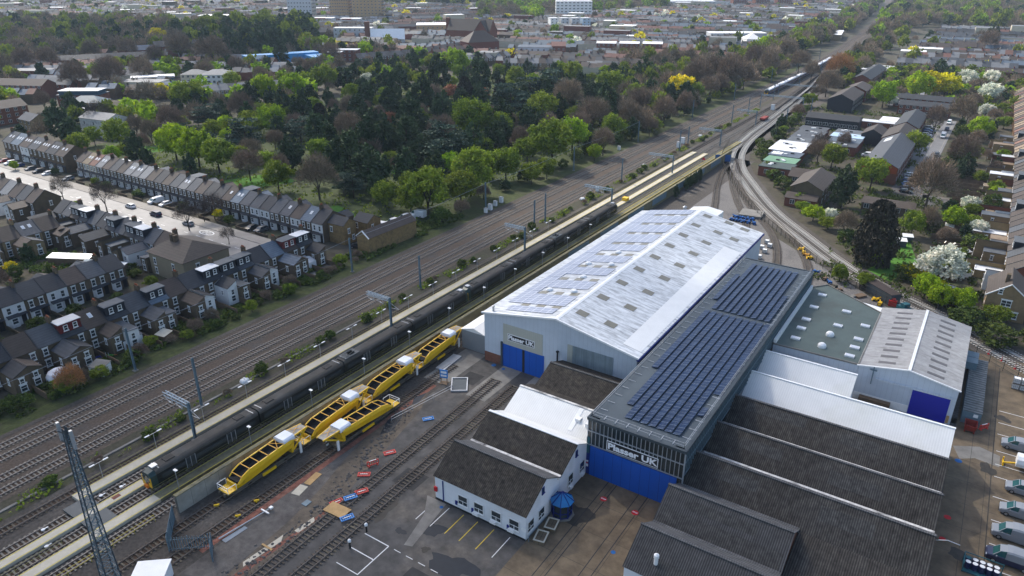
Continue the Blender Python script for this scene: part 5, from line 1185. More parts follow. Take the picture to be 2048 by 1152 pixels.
# cabinets, sacks, gate
for k, (x, y, s, l) in enumerate(((-131.6, 184, 1, 'round-shouldered white cabinet, first by the dark trees'), (-132.1, 187.3, 1.25, 'white cabinet, second by the dark trees'), (-133.1, 191.7, 1.1, 'white cabinet, third by the dark trees'), (-133.6, 196, 1.2, 'white cabinet, fourth by the dark trees'), (-113.1, 306, 1.5, 'larger grey-white cabinet among the far bushes'), (-114.5, 314.4, 1.6, 'second larger cabinet among the far bushes'), (-133.1, 287, 1.1, 'lone white cabinet on the grass bank'), (-102.8, 419.7, 1.8, 'white cabinet at the depot throat'), (-112.3, 226, 1.0, 'white cabinet beside the middle bushes'))):
    t = thing('trackside_cabinet', l, 'cabinet', (x, y, -.05), 0, 'trackside cabinets'); MB().box(-.5 * s, .5 * s, -.4 * s, .4 * s, .15, 1.6 * s).build('case', m_whitep, t); MB().box(-.56 * s, .56 * s, -.46 * s, .46 * s, 1.6 * s, 1.7 * s).build('lid', m_galv, t); MB().box(-.55 * s, .55 * s, -.45 * s, .45 * s, 0, .15).build('plinth', m_concg, t)
def sack(x, y, label):
    rr = random.Random(int(x)); b = MB()
    for k in range(5): a = k * 1.3; b.lathe((.5 * math.cos(a), .5 * math.sin(a), 0), [(.35, 0), (.5, .3), (.35, .65), (.1, .85)], 7)
    tag(b.build('rubble_sack', m_tarp, None, (x, y, 0)), label, 'sack', 'white sacks beside the tracks')
for x, y, l in ((-110.3, 72.3, 'crumpled white sack dumped in the bush strip'), (-112.6, 268, 'white sack among middle bushes'), (-112.9, 333, 'white sack among far bushes'), (-111.9, 214, 'pale sack near the half gantry')): sack(x, y, l)
t = thing('yard_gate', 'blue sheeted gate across the sidings', 'gate', (-91.2, 290.6, 0), math.atan2(2.9, 5.4))
MB().box(0, 2.9, -.05, .05, .15, 2.9).build('leaf', m_bluest, t); MB().box(3.1, 6.2, -.05, .05, .15, 2.9).build('leaf', m_bluest, t); MB().box(-.12, .1, -.1, .1, 0, 3.1).box(6.1, 6.3, -.1, .1, 0, 3.1).build('post', m_steelb, t)
t = thing('buffer_sign', 'red triangular stop board on the walkway end', 'sign', (-94.2, 285, .5)); MB().ext([(-.9, 1), (.9, 1), (0, 2.2)], -.05, .05, 'y').build('board', m_redp, t); MB().box(-.05, .05, .05, .12, 0, 1.4).build('post', m_galv, t)
b = MB(); b.box(-.9, .9, -.9, .9, 0, 1.0); b.box(-.95, .95, -.95, .95, 1.0, 1.1); tag(b.build('grit_bin', m_wy, None, (-98.4, 200 + 20, .55)), 'yellow grit bin on the wide pale walkway', 'bin')
t = thing('rail_trolley', 'small dark red wagon on the far depot track', 'wagon', (-98.6, 388, 0)); MB().box(-1.2, 1.2, -4, 4, .8, 1.7).build('body', m_rust, t); MB().box(-1.1, 1.1, -3.2, -2, .3, .8).box(-1.1, 1.1, 2, 3.2, .3, .8).build('bogies', m_under, t)
# depot lamps on the walkways
for k in range(16):
    y = 41 + k * 9.2; x = -104.8
    t = thing('walkway_lamp', nth(k + 1) + ' twin white lamp along the narrow walkway, from the lattice mast', 'lamp', (x, y, .0), 0, 'twin lamps along the narrow walkway')
    MB().tube((0, 0, 0), (0, 0, 3.4), .05, n=6).beam((0, -1.1, 3.4), (0, 1.1, 3.4), .05).build('pole', m_galv, t)
    for s in (-1, 1): MB().box(-.14, .14, s * 1.1 - .4, s * 1.1 + .4, 3.4, 3.5).build('lamp_head', m_whitep, t)
for k in range(11):
    y = 46 + k * 13.6
    t = thing('walkway_lamp', nth(k + 1) + ' single white lamp on the wall top, from the lattice mast', 'lamp', (-92.2, y, .5), 0, 'single lamps along the wall')
    MB().tube((0, 0, 0), (0, 0, 3.6), .06, n=6).build('pole', m_galv, t); MB().box(-.2, .5, -.2, .2, 3.6, 3.72).build('lamp_head', m_whitep, t)
for x, y, l in ((-101.2, 38.6, 'first'), (-100.6, 41.5, 'second'), (-98.4, 31.2, 'third'), (-97.2, 28.6, 'fourth'), (-101, 30, 'fifth')):
    b = MB(); b.lathe((0, 0, 0), [(.28, 0), (.28, .1), (.1, .14)], 10); b.box(-.08, .08, .2, .7, 0, .08); tag(b.build('track_beacon', m_whitep, None, (x, y, .2)), l + ' small white beacon lying between the rails', 'beacon', 'white beacons between the rails')
# palisade gates and fence near the mast
def palisade(name, label, p, q_, h=2.4, m=None, gap=.34, cat='fence', group=None):
    t = thing(name, label, cat, (p[0], p[1], 0), math.atan2(q_[1] - p[1], q_[0] - p[0]), group); L = math.dist(p, q_); m = m or m_steelb
    b = MB(); n = int(L / gap)
    for k in range(n): b.box(k * gap, k * gap + .1, -.02, .02, .05, h)
    b.build('pales', m, t); b = MB(); b.box(0, L, .02, .06, .35, .43); b.box(0, L, .02, .06, h - .5, h - .42); k = 0
    while k <= L: b.box(k - .06, k + .06, .02, .12, 0, h + .1); k += 2.75
    b.build('fence_posts_rails', m, t)  # rails and their separate posts share this mesh
    return t
palisade('palisade_gate', 'blue mesh gate leaf at the wall corner, orange notices on it', (-87.2, 41.8), (-82.2, 37.6), 2.6, None, .15, 'gate', 'gate leaves by the mast')
palisade('palisade_fence', 'palisade fence panel between the two gate leaves', (-82.1, 37.6), (-77.8, 41.2), 2.5)
palisade('palisade_gate', 'blue mesh gate leaf on the spoil side', (-77.7, 41.4), (-75.2, 39.6), 2.6, None, .15, 'gate', 'gate leaves by the mast')
for x, y in ((-85.8, 40.7), (-83.6, 38.9)): pass
t = thing('white_cabin', 'white roofed cabin cut off by the lower picture edge', 'cabin', (-78.6, 33.2, 0), rad(40)); MB().box(-2, 2, -1.4, 1.4, 0, 2.4).build('wall', m_wrender, t); MB().box(-2.15, 2.15, -1.55, 1.55, 2.4, 2.55).build('roof', m_whitep, t)
# fence between the loop and the yard
FP = offset(LOOP, -6.0); FP = [p for p in FP if p[1] < 330 and p[0] < 26]
b1, b2 = MB(), MB(); acc = 0
for p, q_ in zip(FP, FP[1:]):
    b1.beam((*p, 0), (*p, 2.3), .12); b2.beam((*p, 2.2), (*q_, 2.2), .06); b2.beam((*p, 1.2), (*q_, 1.2), .05); b2.beam((*p, .5), (*q_, .5), .05)
t = thing('loop_fence', 'rusty post and wire fence between the yard and curved loop', 'fence', (0, 0, 0)); b1.v, b1.f, b1.m = b1.v + b2.v, b1.f + [tuple(i + len(b1.v) for i in f_) for f_ in b2.f], b1.m + b2.m; b1.build('fence_posts_rails', m_under, t)  # posts and strung wires merged into a single mesh
# ================================================================ HOUSES
def wallm(n, c, alt=None): return mat(n, c, .9, .2, .8, alt=alt, altsc=.5, altamt=.35, rand=.25)
def roofm(n, c, v=.22): return mat(n, c, .7, v, .8, spec=.3, rand=.3, stripe=('z', .33, .1))
h_brick = wallm('stock_brick', (.11, .082, .052), (.07, .056, .042)); h_brickr = wallm('red_brown_brick', (.16, .06, .04), (.12, .055, .04)); h_bricky = wallm('yellow_brick', (.23, .165, .085), (.17, .125, .07))
h_white = mat('white_house_render', (.66, .66, .65), .8, .08, .5, rand=.12); h_cream = mat('cream_render', (.5, .45, .34), .85, .1, .5, rand=.2); h_blackt = mat('black_tile_hanging', (.02, .023, .03), .6, .2, .8, stripe=('z', .3, .2)); h_redt = mat('red_tile_hanging', (.12, .018, .018), .7, .15, .8, stripe=('z', .3, .15)); h_tan = wallm('tan_brick', (.3, .19, .1))
r_slate = roofm('slate_roof', (.06, .066, .075)); r_dark = roofm('dark_slate_roof', (.034, .037, .042)); r_brown = roofm('brown_tile_roof', (.06, .046, .038)); r_grey = roofm('grey_slate_roof', (.17, .175, .18)); r_red = roofm('red_tile_roof', (.16, .08, .058)); r_blue = roofm('blue_slate_roof', (.1, .13, .165)); r_tan = roofm('tan_tile_roof', (.2, .15, .1))
r_flat = mat('pale_flat_roof', (.55, .56, .57), .6, .15, .4, rand=.3); r_felt = mat('dark_flat_roof', (.09, .1, .11), .8, .2, .5, rand=.3); r_white = mat('white_flat_roof', (.8, .8, .8), .6, .08, .5)
m_terra = mat('terracotta', (.3, .1, .05), .85, .2, 1.)
RN = {'slate_roof': 'slate', 'dark_slate_roof': 'dark slate', 'brown_tile_roof': 'brown tiled', 'grey_slate_roof': 'pale grey', 'red_tile_roof': 'red tiled', 'blue_slate_roof': 'blue slate', 'tan_tile_roof': 'tan tiled'}
WN = {'stock_brick': 'brown brick', 'red_brown_brick': 'red brick', 'yellow_brick': 'yellow brick', 'white_house_render': 'white', 'cream_render': 'cream', 'tan_brick': 'tan brick'}
def hwin(t, x, y, z, w, h, face='f', glass=None, lint=True):
    """sash window on the front (f, -y) or rear (r, +y) or right end (e, +x) wall"""
    def f(b):
        b.box(-w / 2, w / 2, -.05, -.02, 0, h, 1)
        a = .1
        b.box(-w / 2 - .02, -w / 2 + a, -.1, 0, 0, h); b.box(w / 2 - a, w / 2 + .02, -.1, 0, 0, h)
        b.box(-w / 2 + a, w / 2 - a, -.1, 0, 0, a); b.box(-w / 2 + a, w / 2 - a, -.1, 0, h - a, h); b.box(-w / 2 + a, w / 2 - a, -.08, -.05, h * .5 - .04, h * .5 + .04)
        if w > 1.3: b.box(-.05, .05, -.08, -.05, a, h - a)
        b.box(-w / 2 - .12, w / 2 + .12, -.16, 0, -.14, -.02)
        if lint: b.box(-w / 2 - .14, w / 2 + .14, -.07, 0, h + .02, h + .24)
    me = cached(('hwin', w, h, lint), f, 'window', [m_frame, glass or m_glass])
    return link('window', me, t, (x, y, z), {'f': 0, 'r': math.pi, 'e': H90, 'w': -H90}[face])
def house(x, y, rz, w, d, he, hr, wall, roof, label, group, front=None, bay=True, rearw=True, outr=0, outm=None, outh=5.0, outl=5.2, dorm=None, dormroof=None, sky=0, chim=True, party=True, lod=0, frontw=True, side=0, name='terraced_house', hip=False, outroof=None):
    t = thing(name, label, 'house', (x, y, 0), rz, group)
    k = (w, d, he, hr)
    def fw(b): b.ext([(.05, 0), (d - .05, 0), (d - .05, he), (d / 2, hr - .1), (.05, he)], .01, w - .01, 'x')
    link('wall', cached(('hw',) + k, fw, 'wall', wall), t)
    sl_ = (hr - he) / (d / 2)
    def fr(b):
        o = .32
        b.slab([(0, -o, he - sl_ * o + .08), (w, -o, he - sl_ * o + .08), (w, d / 2, hr + .08), (0, d / 2, hr + .08)], .14)
        b.slab([(0, d / 2, hr + .08), (w, d / 2, hr + .08), (w, d + o, he - sl_ * o + .08), (0, d + o, he - sl_ * o + .08)], .14)
        if party:
            for xx in (0,):
                b.slab([(xx - .12, -o, he - sl_ * o + .2), (xx + .12, -o, he - sl_ * o + .2), (xx + .12, d / 2, hr + .2), (xx - .12, d / 2, hr + .2)], .16, 1); b.slab([(xx - .12, d / 2, hr + .2), (xx + .12, d / 2, hr + .2), (xx + .12, d + o, he - sl_ * o + .2), (xx - .12, d + o, he - sl_ * o + .2)], .16, 1)
    ro = link('roof', cached(('hr', party) + k, fr, 'roof', [roof, r_dark]), t)
    if chim:
        def fc(b): b.box(-.32, .32, -.6, .6, hr - 1.1, hr + 1.15); b.box(-.38, .38, -.66, .66, hr + 1.0, hr + 1.15)
        c = link('chimney', cached(('hc', hr), fc, 'chimney', h_brick if wall is h_white else wall), ro, (.02, d / 2 - .2, 0))
        def fp(b):
            for q in (-.42, -.14, .14, .42): b.tube((0, q, hr + 1.15), (0, q, hr + 1.55), .12, .1, n=6)
        link('chimney_pots', cached(('hp', hr), fp, 'chimney_pots', m_terra), c)
    if front is not None:
        link('front_wall', cached(('hf', w, he), lambda b: b.box(.08, w - .08, 0, .05, 0, he - .1), 'front_wall', front), t)
    if lod: 
        if lod == 1: hwin(t, w * .28, .02, he - 2.1, 1.1, 1.4); hwin(t, w * .72, .02, he - 2.1, 1.1, 1.4)
        return t
    if frontw:
        for q in (.27, .73): hwin(t, w * q, .0, he - 2.35, .95, 1.6)
        if bay:
            def fb(b): b.prism([(-1.15, 0), (-.75, -.75), (.75, -.75), (1.15, 0)], .05, 2.45)
            bb = link('bay_window', cached('hbay', fb, 'bay_window', m_frame), t, (w * .36, 0, 0))
            hwin(bb, 0, -.76, .85, 1.3, 1.45, lint=False)
            def fb2(b): b.slab([(-1.3, -.95, 2.47), (1.3, -.95, 2.47), (1.3, .05, 3.0), (-1.3, .05, 3.0)], .1)
            link('bay_roof', cached('hbayr', fb2, 'bay_roof', r_dark), bb)
            MB_ = cached('hdoor', lambda b: b.box(-.5, .5, -.05, .02, 0, 2.3), 'door', m_black); link('door', MB_, t, (w * .82, 0, 0))
            link('porch_roof', cached(('hpor', w), lambda b: b.slab([(w * .64, -.85, 2.55), (w - .1, -.85, 2.55), (w - .1, .0, 2.8), (w * .64, .0, 2.8)], .1), 'porch_roof', r_dark), t)
        else:
            hwin(t, w * .3, 0, .9, 1.3, 1.5); link('door', cached('hdoor', lambda b: b.box(-.5, .5, -.05, .02, 0, 2.3), 'door', m_black), t, (w * .78, 0, 0))
    if rearw:
        hwin(t, w * (.25 if outr >= 0 else .75), d, he - 2.2, .95, 1.5, 'r'); hwin(t, w * (.25 if outr >= 0 else .75), d, .9, 1.0, 1.5, 'r')
    if outr:            # rear extension against one side: outr = 1 right, -1 left; 2-storey
        ow = w * .58; x0 = w - ow if outr > 0 else 0; om = outm or wall
        up = x0 + ow if outr > 0 else x0; lo = x0 if outr > 0 else x0 + ow
        zl, zh = outh - .9, outh + .5
        fl = outroof is not None
        zh2 = zl + .25 if fl else zh
        prof = sorted([(up, zh2), (lo, zl)])
        def fo(b): b.ext([(x0 + .02, 0), (x0 + ow - .02, 0), (prof[1][0] - .02, prof[1][1]), (prof[0][0] + .02, prof[0][1])], d - .05, d + outl, 'y')
        o = link('rear_extension', cached(('ho', outr, outh, outl, fl) + k, fo, 'rear_extension', om), t)
        def fo2(b): b.slab([(prof[0][0] - .1, d + .3, prof[0][1] + .12), (prof[1][0] + .1, d + .3, prof[1][1] + .12), (prof[1][0] + .1, d + outl + .2, prof[1][1] + .12), (prof[0][0] - .1, d + outl + .2, prof[0][1] + .12)], .12)
        link('extension_roof', cached(('ho2', outr, outh, outl, fl) + k, fo2, 'extension_roof', outroof or roof), o)
        hwin(o, x0 + ow * .5, d + outl, zl - 1.9, .85, 1.35, 'r'); hwin(o, x0 + ow * .5, d + outl, .8, 1.2, 1.5, 'r')
        sx = x0 - .0 if outr > 0 else x0 + ow
        hwin(o, sx, d + outl * .6, zl - 2.0, .7, 1.2, 'w' if outr > 0 else 'e')
    if dorm:            # box dormer on the rear slope
        zt = hr - .05; y0 = d / 2 + .25; y1 = d - .7
        def fd(b): b.box(.25, w - .15, y0, y1, he + .4, zt)
        o = link('dormer', cached(('hd',) + k, fd, 'dormer', dorm), t)
        def fd2(b): b.box(.1, w - .0, y0 - .3, y1 + .2, zt, zt + .14)
        link('dormer_roof', cached(('hd2',) + k, fd2, 'dormer_roof', dormroof or r_felt), o)
        for q in (.3, .7): hwin(o, w * q, y1, he + 1.0, .85, 1.2, 'r', lint=False)
    for i in range(abs(sky)):
        def fs(b):
            b.slab([(-.4, 0, 0), (.4, 0, 0), (.4, 1.0, sl_ * 1.0), (-.4, 1.0, sl_ * 1.0)], .1, 0); b.slab([(-.3, .1, sl_ * .1 + .02), (.3, .1, sl_ * .1 + .02), (.3, .9, sl_ * .9 + .02), (-.3, .9, sl_ * .9 + .02)], .04, 1)
        xx = w * (i + 1) / (abs(sky) + 1); yy = d * .22
        if sky > 0: link('skylight', cached(('hs', round(sl_, 2)), fs, 'skylight', [m_frame, m_glassb]), ro, (xx, yy, he + sl_ * yy + .16))
        else: link('skylight', cached(('hs', round(sl_, 2)), fs, 'skylight', [m_frame, m_glassb]), ro, (xx, d - yy, he + sl_ * yy + .16), math.pi)
    for s in ((1,) if side == 1 else (-1,) if side == -1 else ()):
        hwin(t, w if s > 0 else 0, d * .4, he - 1.9, .8, 1.3, 'e' if s > 0 else 'w')
    return t
def hl(wall, roof, extra, pos, row):
    s = f"{WN.get(wall.name, 'brick')} house, {RN.get(roof.name, 'slate')} roof{', ' + extra if extra else ''}, {pos} {row}"; return s
# --- the long terrace facing the street (T)
seq = 'brown yellow red grey brown slate brown grey grey grey brown dark brown slate grey slate brown dark dark brown blue slate slate dark slate slate brown blue dark'.split()
RR_ = dict(brown=r_brown, yellow=r_tan, red=r_red, grey=r_grey, slate=r_slate, dark=r_dark, blue=r_blue)
n = len(seq); wd = 134.5 / n
for i, c in enumerate(seq):
    fr_ = h_white if i in (22, 23, 26, 28) else h_cream if i in (1, 2) else None
    sk = 2 if i in (1, 2, 3, 7, 8, 14, 20) else 1 if i in (19, 25, 27) else 0
    ex = ('skylights' if sk > 1 else 'one skylight' if sk else '') + ('' if fr_ is None else ', white front' if sk and fr_ is h_white else ', pale front' if sk else 'white front' if fr_ is h_white else 'pale front')
    house(-289.5 + i * wd, 135.1, 0, wd, 9.4, 5.7, 8.6, h_brick, RR_[c], hl(h_brick, RR_[c], ex.strip(), nth(n - i) + ' from railway in', 'street terrace'), 'long terrace facing the street', front=fr_, sky=sk, chim=(i % 2 == 0), outr=1 if i % 2 else -1, outroof=r_white if i in (1, 2, 6, 7) else None, dorm=h_blackt if i in (14, 20) else None, side=1 if i == n - 1 else 0)
seq2 = ['slate', 'blue', 'brown', 'slate', 'brown', 'dark', 'brown']
for i, c in enumerate(seq2):
    house(-345 + i * 7.05, 134, 0, 7.05, 10, 6.6, 9.9, h_brick, RR_[c], hl(h_brick, RR_[c], 'skylights', nth(7 - i) + ' from gap in', 'tall street terrace'), 'tall houses facing the street', front=h_white if i == 2 else None, sky=3 if i in (1, 2, 3, 4, 5) else 2, chim=i % 2 == 0, side=1 if i == 6 else 0)
# --- P: facing the tracks behind the first row
for i in range(9):
    y = 43.2 + i * 4.77; wt = h_white if i in (3, 5) else None
    c = r_brown if i in (6,) else r_dark if i != 7 else r_slate
    house(-173.3, y, H90, 4.77, 8.2, 5.5, 8.0, h_brick, c, hl(h_brick, c, 'white front' if wt else '', nth(9 - i) + ' from street end of', 'the second row'), 'second row back from the railway', front=wt, chim=i % 2 == 0, side=1 if i == 8 else 0, outr=1 if i % 2 else -1)
# --- Q: backs to the tracks
qi = 17; q0 = 119.2
DQ = {1: (h_redt, r_felt), 0: (h_blackt, r_flat), 4: (h_blackt, r_felt), 5: (h_blackt, r_felt), 6: (h_blackt, r_flat), 9: (h_blackt, r_felt), 11: (h_blackt, r_felt), 13: (h_redt, r_flat)}
WQ = {3: h_white, 6: h_white, 7: h_white, 11: h_white}
for i in range(qi):
    y = q0 + 4.75 - i * 4.75 + (0)
    c = [r_dark, r_brown, r_blue, r_dark, r_slate, r_dark, r_dark, r_dark, r_brown, r_blue, r_slate, r_dark, r_brown, r_dark, r_slate, r_brown, r_dark][i]
    dm = DQ.get(i); om = WQ.get(i)
    ex = (('red dormer' if dm[0] is h_redt else 'black dormer') if dm else '') + (', white extension' if om and dm else 'white extension' if om else '')
    house(-154.2, y, -H90, 4.75, 7.2, 5.6, 8.25, h_brick, c, hl(h_brick, c, ex, nth(i + 1) + ' from warehouse in', 'trackside row'), 'row backing on to the railway', outr=1 if i % 2 else -1, outm=om, dorm=dm and dm[0], dormroof=dm and dm[1], chim=i % 2 == 0, outroof=(r_felt if i in (5, 9, 11) else None), outh=5.0 + (.3 if om else 0), sky=-1 if i in (12,) else 0, outl=5.0 + (i % 3) * .6)
# --- R: backs to the camera, fronts on the street
for i in range(12):
    x = -176.5 - i * 4.78
    c = [r_brown, r_slate, r_dark, r_dark, r_slate, r_dark, r_dark, r_slate, r_dark, r_brown, r_slate, r_dark][i]
    dm = {2: (h_blackt, r_flat), 3: (h_blackt, r_felt), 5: (h_blackt, r_felt), 8: (h_blackt, r_flat), 9: (h_blackt, r_felt)}.get(i); om = h_white if i == 1 else None
    ex = ('black dormer' if dm else '') + ((', ' if dm else '') + 'white extension' if om else '')
    house(x, 106.4, math.pi, 4.78, 7.4, 5.6, 8.4, h_brick, c, hl(h_brick, c, ex.strip(), nth(i + 1) + ' from hipped house in', 'middle row'), 'row with backs to the gardens', outr=1 if i % 2 else -1, outm=om, dorm=dm and dm[0], dormroof=dm and dm[1], chim=i % 2 == 0, outroof=r_felt if i % 3 == 0 else None, sky=-1 if i in (6, 10) else 0, outl=5.5 + (i % 3))
for i in range(7):
    house(-247.5 - i * 5.6, 108.2, math.pi, 5.6, 8.6, 5.4, 8.6, h_brick, [r_brown, r_slate, r_brown, r_grey][i % 4], hl(h_brick, [r_brown, r_slate, r_brown, r_grey][i % 4], '', nth(i + 1) + ' from van parking gap in', 'left row'), 'row left of the van parking', outr=-1 if i % 2 else 1, outm=h_white if i in (1, 2) else None, side=-1 if i == 0 else 0, chim=i % 2 == 1)
# --- S: further row parallel to P, backs towards it
for i in range(8):
    c = [r_brown, r_slate, r_brown, r_dark][i % 4]
    house(-226, 93 - i * 5.2, -H90, 5.2, 8, 5.4, 8.2, h_bricky if i in (1, 2) else h_brick, c, hl(h_bricky if i in (1, 2) else h_brick, c, '', nth(i + 1) + ' from street in', 'row by the yellow forsythia'), 'row beyond the second row', outr=1 if i % 2 else -1, sky=-2 if i == 1 else 0, outm=h_bricky if i in (1, 2) else None, chim=i % 2 == 0)
# --- corner house with hipped roof
t = thing('corner_house', 'tan rendered corner house with brown hipped roof by the road markings', 'house', (-176.2, 94.2, 0)); W, L = 15.2, 13.6
h_tanr = mat('tan_render', (.27, .225, .15), .9, .12, .5)
MB().box(.1, W - .1, .1, L - .1, 0, 6.3).build('wall', h_tanr, t)
MB().slab([(-.4, -.4, 6.2), (W + .4, -.4, 6.2), (W - 5, L / 2, 9.3), (3.5, L / 2, 9.3)], .14).slab([(W + .4, -.4, 6.2), (W + .4, L + .4, 6.2), (W - 5, L / 2 + .01, 9.3), (W - 5, L / 2, 9.3)], .14).slab([(W + .4, L + .4, 6.2), (-.4, L + .4, 6.2), (3.5, L / 2, 9.3), (W - 5, L / 2, 9.3)], .14).slab([(-.4, L + .4, 6.2), (-.4, -.4, 6.2), (3.5, L / 2, 9.3), (3.5, L / 2 + .01, 9.3)], .14).build('roof', r_brown, t)
for x in (4, 5.4): MB().box(x - .4, x + .4, L / 2 - 2.2, L / 2 - 1, 7.5, 10.2).build('chimney', h_brick, t)
hwin(t, 10.5, .1, 3.2, 1.0, 1.6); hwin(t, 2.5, .1, 3.2, 1.0, 1.6); hwin(t, 2.5, .1, .6, 1.0, 1.6); hwin(t, W - .1, 4, 3.2, 1.0, 1.6, 'e')
# --- brick warehouse on the bank and end buildings
t = thing('brick_warehouse', 'narrow yellow brick warehouse with brown roof on the railway bank', 'warehouse', (-141.6, 135.4, 0), rad(-2)); W, L = 4.6, 19.5
m_wareb = mat('warehouse_brick', (.24, .16, .07), .92, .3, 1.3, alt=(.14, .1, .055), altsc=.7)
MB().ext([(0, 0), (W, 0), (W, 5.0), (W / 2, 6.7), (0, 5.0)], 0, L, 'y').build('wall', m_wareb, t)
MB().slab([(-.2, -.05, 4.98), (W / 2, -.05, 6.8), (W / 2, L + .05, 6.8), (-.2, L + .05, 4.98)], .1).slab([(W / 2, -.05, 6.8), (W + .25, -.05, 4.95), (W + .25, L + .05, 4.95), (W / 2, L + .05, 6.8)], .1).build('roof', r_brown, t)
MB().slab([(-.25, -.25, 5.0), (W / 2, -.25, 6.9), (W / 2, .1, 6.9), (-.25, .1, 5.0)], .2).slab([(W / 2, -.25, 6.9), (W + .3, -.25, 4.97), (W + .3, .1, 4.97), (W / 2, .1, 6.9)], .2).build('coping', m_frame, t)
for x, y, w_, d_, h_, l in ((-154.6, 137, 6.2, 5, 6.0, 'brick end house with black roof at the railway end of the street terrace'), (-150.8, 143.5, 5.6, 5.5, 5.6, 'lower brick end house behind the black-roofed one')):
    t = thing('end_house', l, 'house', (x, y, 0)); MB().ext([(0, 0), (d_, 0), (d_, h_), (d_ / 2, h_ + 1.6), (0, h_)], 0, w_, 'x').build('wall', m_wareb, t)
    MB().slab([(-.2, -.3, h_ - .1), (w_ + .2, -.3, h_ - .1), (w_ + .2, d_ / 2, h_ + 1.75), (-.2, d_ / 2, h_ + 1.75)], .12).slab([(-.2, d_ / 2, h_ + 1.75), (w_ + .2, d_ / 2, h_ + 1.75), (w_ + .2, d_ + .3, h_ - .1), (-.2, d_ + .3, h_ - .1)], .12).build('roof', r_dark, t)
    hwin(t, 1.2, 0, 3.4, .9, 1.4); hwin(t, w_, 2, 3.2, .8, 1.3, 'e'); hwin(t, w_, 3.6, .9, .8, 1.3, 'e')
# garden sheds, walls, garages
def shed(x, y, w, d, h, rz, wm, rm, label, name='garden_shed', cat='shed', slope=.4, group=None):
    t = thing(name, label, cat, (x, y, 0), rz, group); MB().ext([(0, 0), (d, 0), (d, h), (0, h - slope)], 0, w, 'x').build('wall', wm, t); MB().slab([(-.15, -.15, h - slope + .06), (w + .15, -.15, h - slope + .06), (w + .15, d + .15, h + .1), (-.15, d + .15, h + .1)], .08).build('roof', rm, t); return t
shed(-141.8, 66.5, 4.2, 3.4, 2.7, -H90 + math.pi, m_wrender, r_felt, 'white garden room with dark roof beside the slide on the bank')
shed(-138.5, 57.2, 3.2, 2.4, 2.2, rad(20), m_frame, m_concg, 'pale tent-like shed near the brambles on the bank')
shed(-140.2, 72.6, 2.6, 2.2, 2.1, rad(10), m_woodd, m_platform, 'pale gabled timber shed under the ivy bank')
for k, (x, y, w_, d_) in enumerate(((-205, 82, 12, 2.6), (-193, 84.5, 6, 2.4), (-186, 87, 5, 3))): shed(x, y, w_, d_, 2.5, rad(28 if k == 0 else 20), m_woodd, [m_galv, m_steelb, m_frame][k], ('long garage with pale sheet roof', 'garage with blue-grey roof', 'small garage with white roof')[k] + ' along the back lane', 'garage', 'garage', group='back lane garages')
for i in range(17):     # garden dividing walls of Q and P
    y = q0 + 4.75 - i * 4.75; b = MB(); b.box(-7.0, 5.4, -.06, .06, 0, 1.5); tag(b.build('garden_fence', m_woodd, None, (-141.8, y, 0)), f'timber garden fence, {nth(i + 1)} from warehouse along the trackside gardens', 'fence', 'trackside garden fences')
for i in range(9):
    y = 43.2 + i * 4.77; b = MB(); b.box(0, 7.5, -.08, .08, 0, 1.0); tag(b.build('garden_wall', h_brick, None, (-173, y, 0)), f'low brick garden wall, {nth(9 - i)} from street end of the second row', 'wall', 'front garden walls of the second row')
b = MB(); b.box(-165.6, -165.4, 43, 88, 0, .9); tag(b.build('garden_wall', h_brick), 'long low brick wall along the lane before the second row', 'wall')
for i in range(0, 29, 2):
    x = -289.5 + i * wd; b = MB(); b.box(-.1, .1, -6, -.9, 0, .9); b.box(.1, wd * 1.2, -6, -5.8, 0, .8); tag(b.build('garden_wall', h_brick, None, (x, 135, 0)), f'low front garden wall, {nth(29 - i)} house from railway end of street terrace', 'wall', 'front garden walls on the street')
t = thing('garden_slide', 'garden slide with green chute, orange end and blue pool ring', 'slide', (-140.6, 62.2, 0), .5)
MB().slab([(-.3, 0, 1.5), (.3, 0, 1.5), (.3, 1.7, .6), (-.3, 1.7, .6)], .08).build('chute', mat('green_plastic', (.05, .45, .06), .5, .1, 1.), t); MB().slab([(-.3, 1.7, .6), (.3, 1.7, .6), (.3, 2.6, .15), (-.3, 2.6, .15)], .08).build('chute_end', m_orl, t); MB().beam((-.3, 0, 0), (-.3, 0, 2.1), .07).beam((.3, 0, 0), (.3, 0, 2.1), .07).build('ladder', m_galv, t)
tag(MB().lathe((0, 0, 0), [(1.5, 0), (1.6, .5), (1.45, .55), (1.3, .2)], 18).build('paddling_pool', mat('pool_blue', (.01, .02, .2), .5, .1, 1.), None, (-142.2, 61.4, 0)), 'dark blue round paddling pool beside the garden slide', 'pool')
tag(MB().lathe((0, 0, 0), [(2.4, 0), (2.4, 1.2), (1.9, 1.9), (.9, 2.4), (0, 2.5)], 10).build('gazebo', m_tarpw, None, (-141.6, 53.0, 0)), 'white gazebo canopy in a trackside garden', 'gazebo')
tag(MB().ext([(0, 0), (5, 0), (5, 2.2), (2.5, 2.9), (0, 2.3)], 0, 3.2, 'y').build('canopy', r_flat, None, (-147.6, 117.6, 0)), 'pale sloping canopy roof at the warehouse end of trackside gardens', 'canopy')

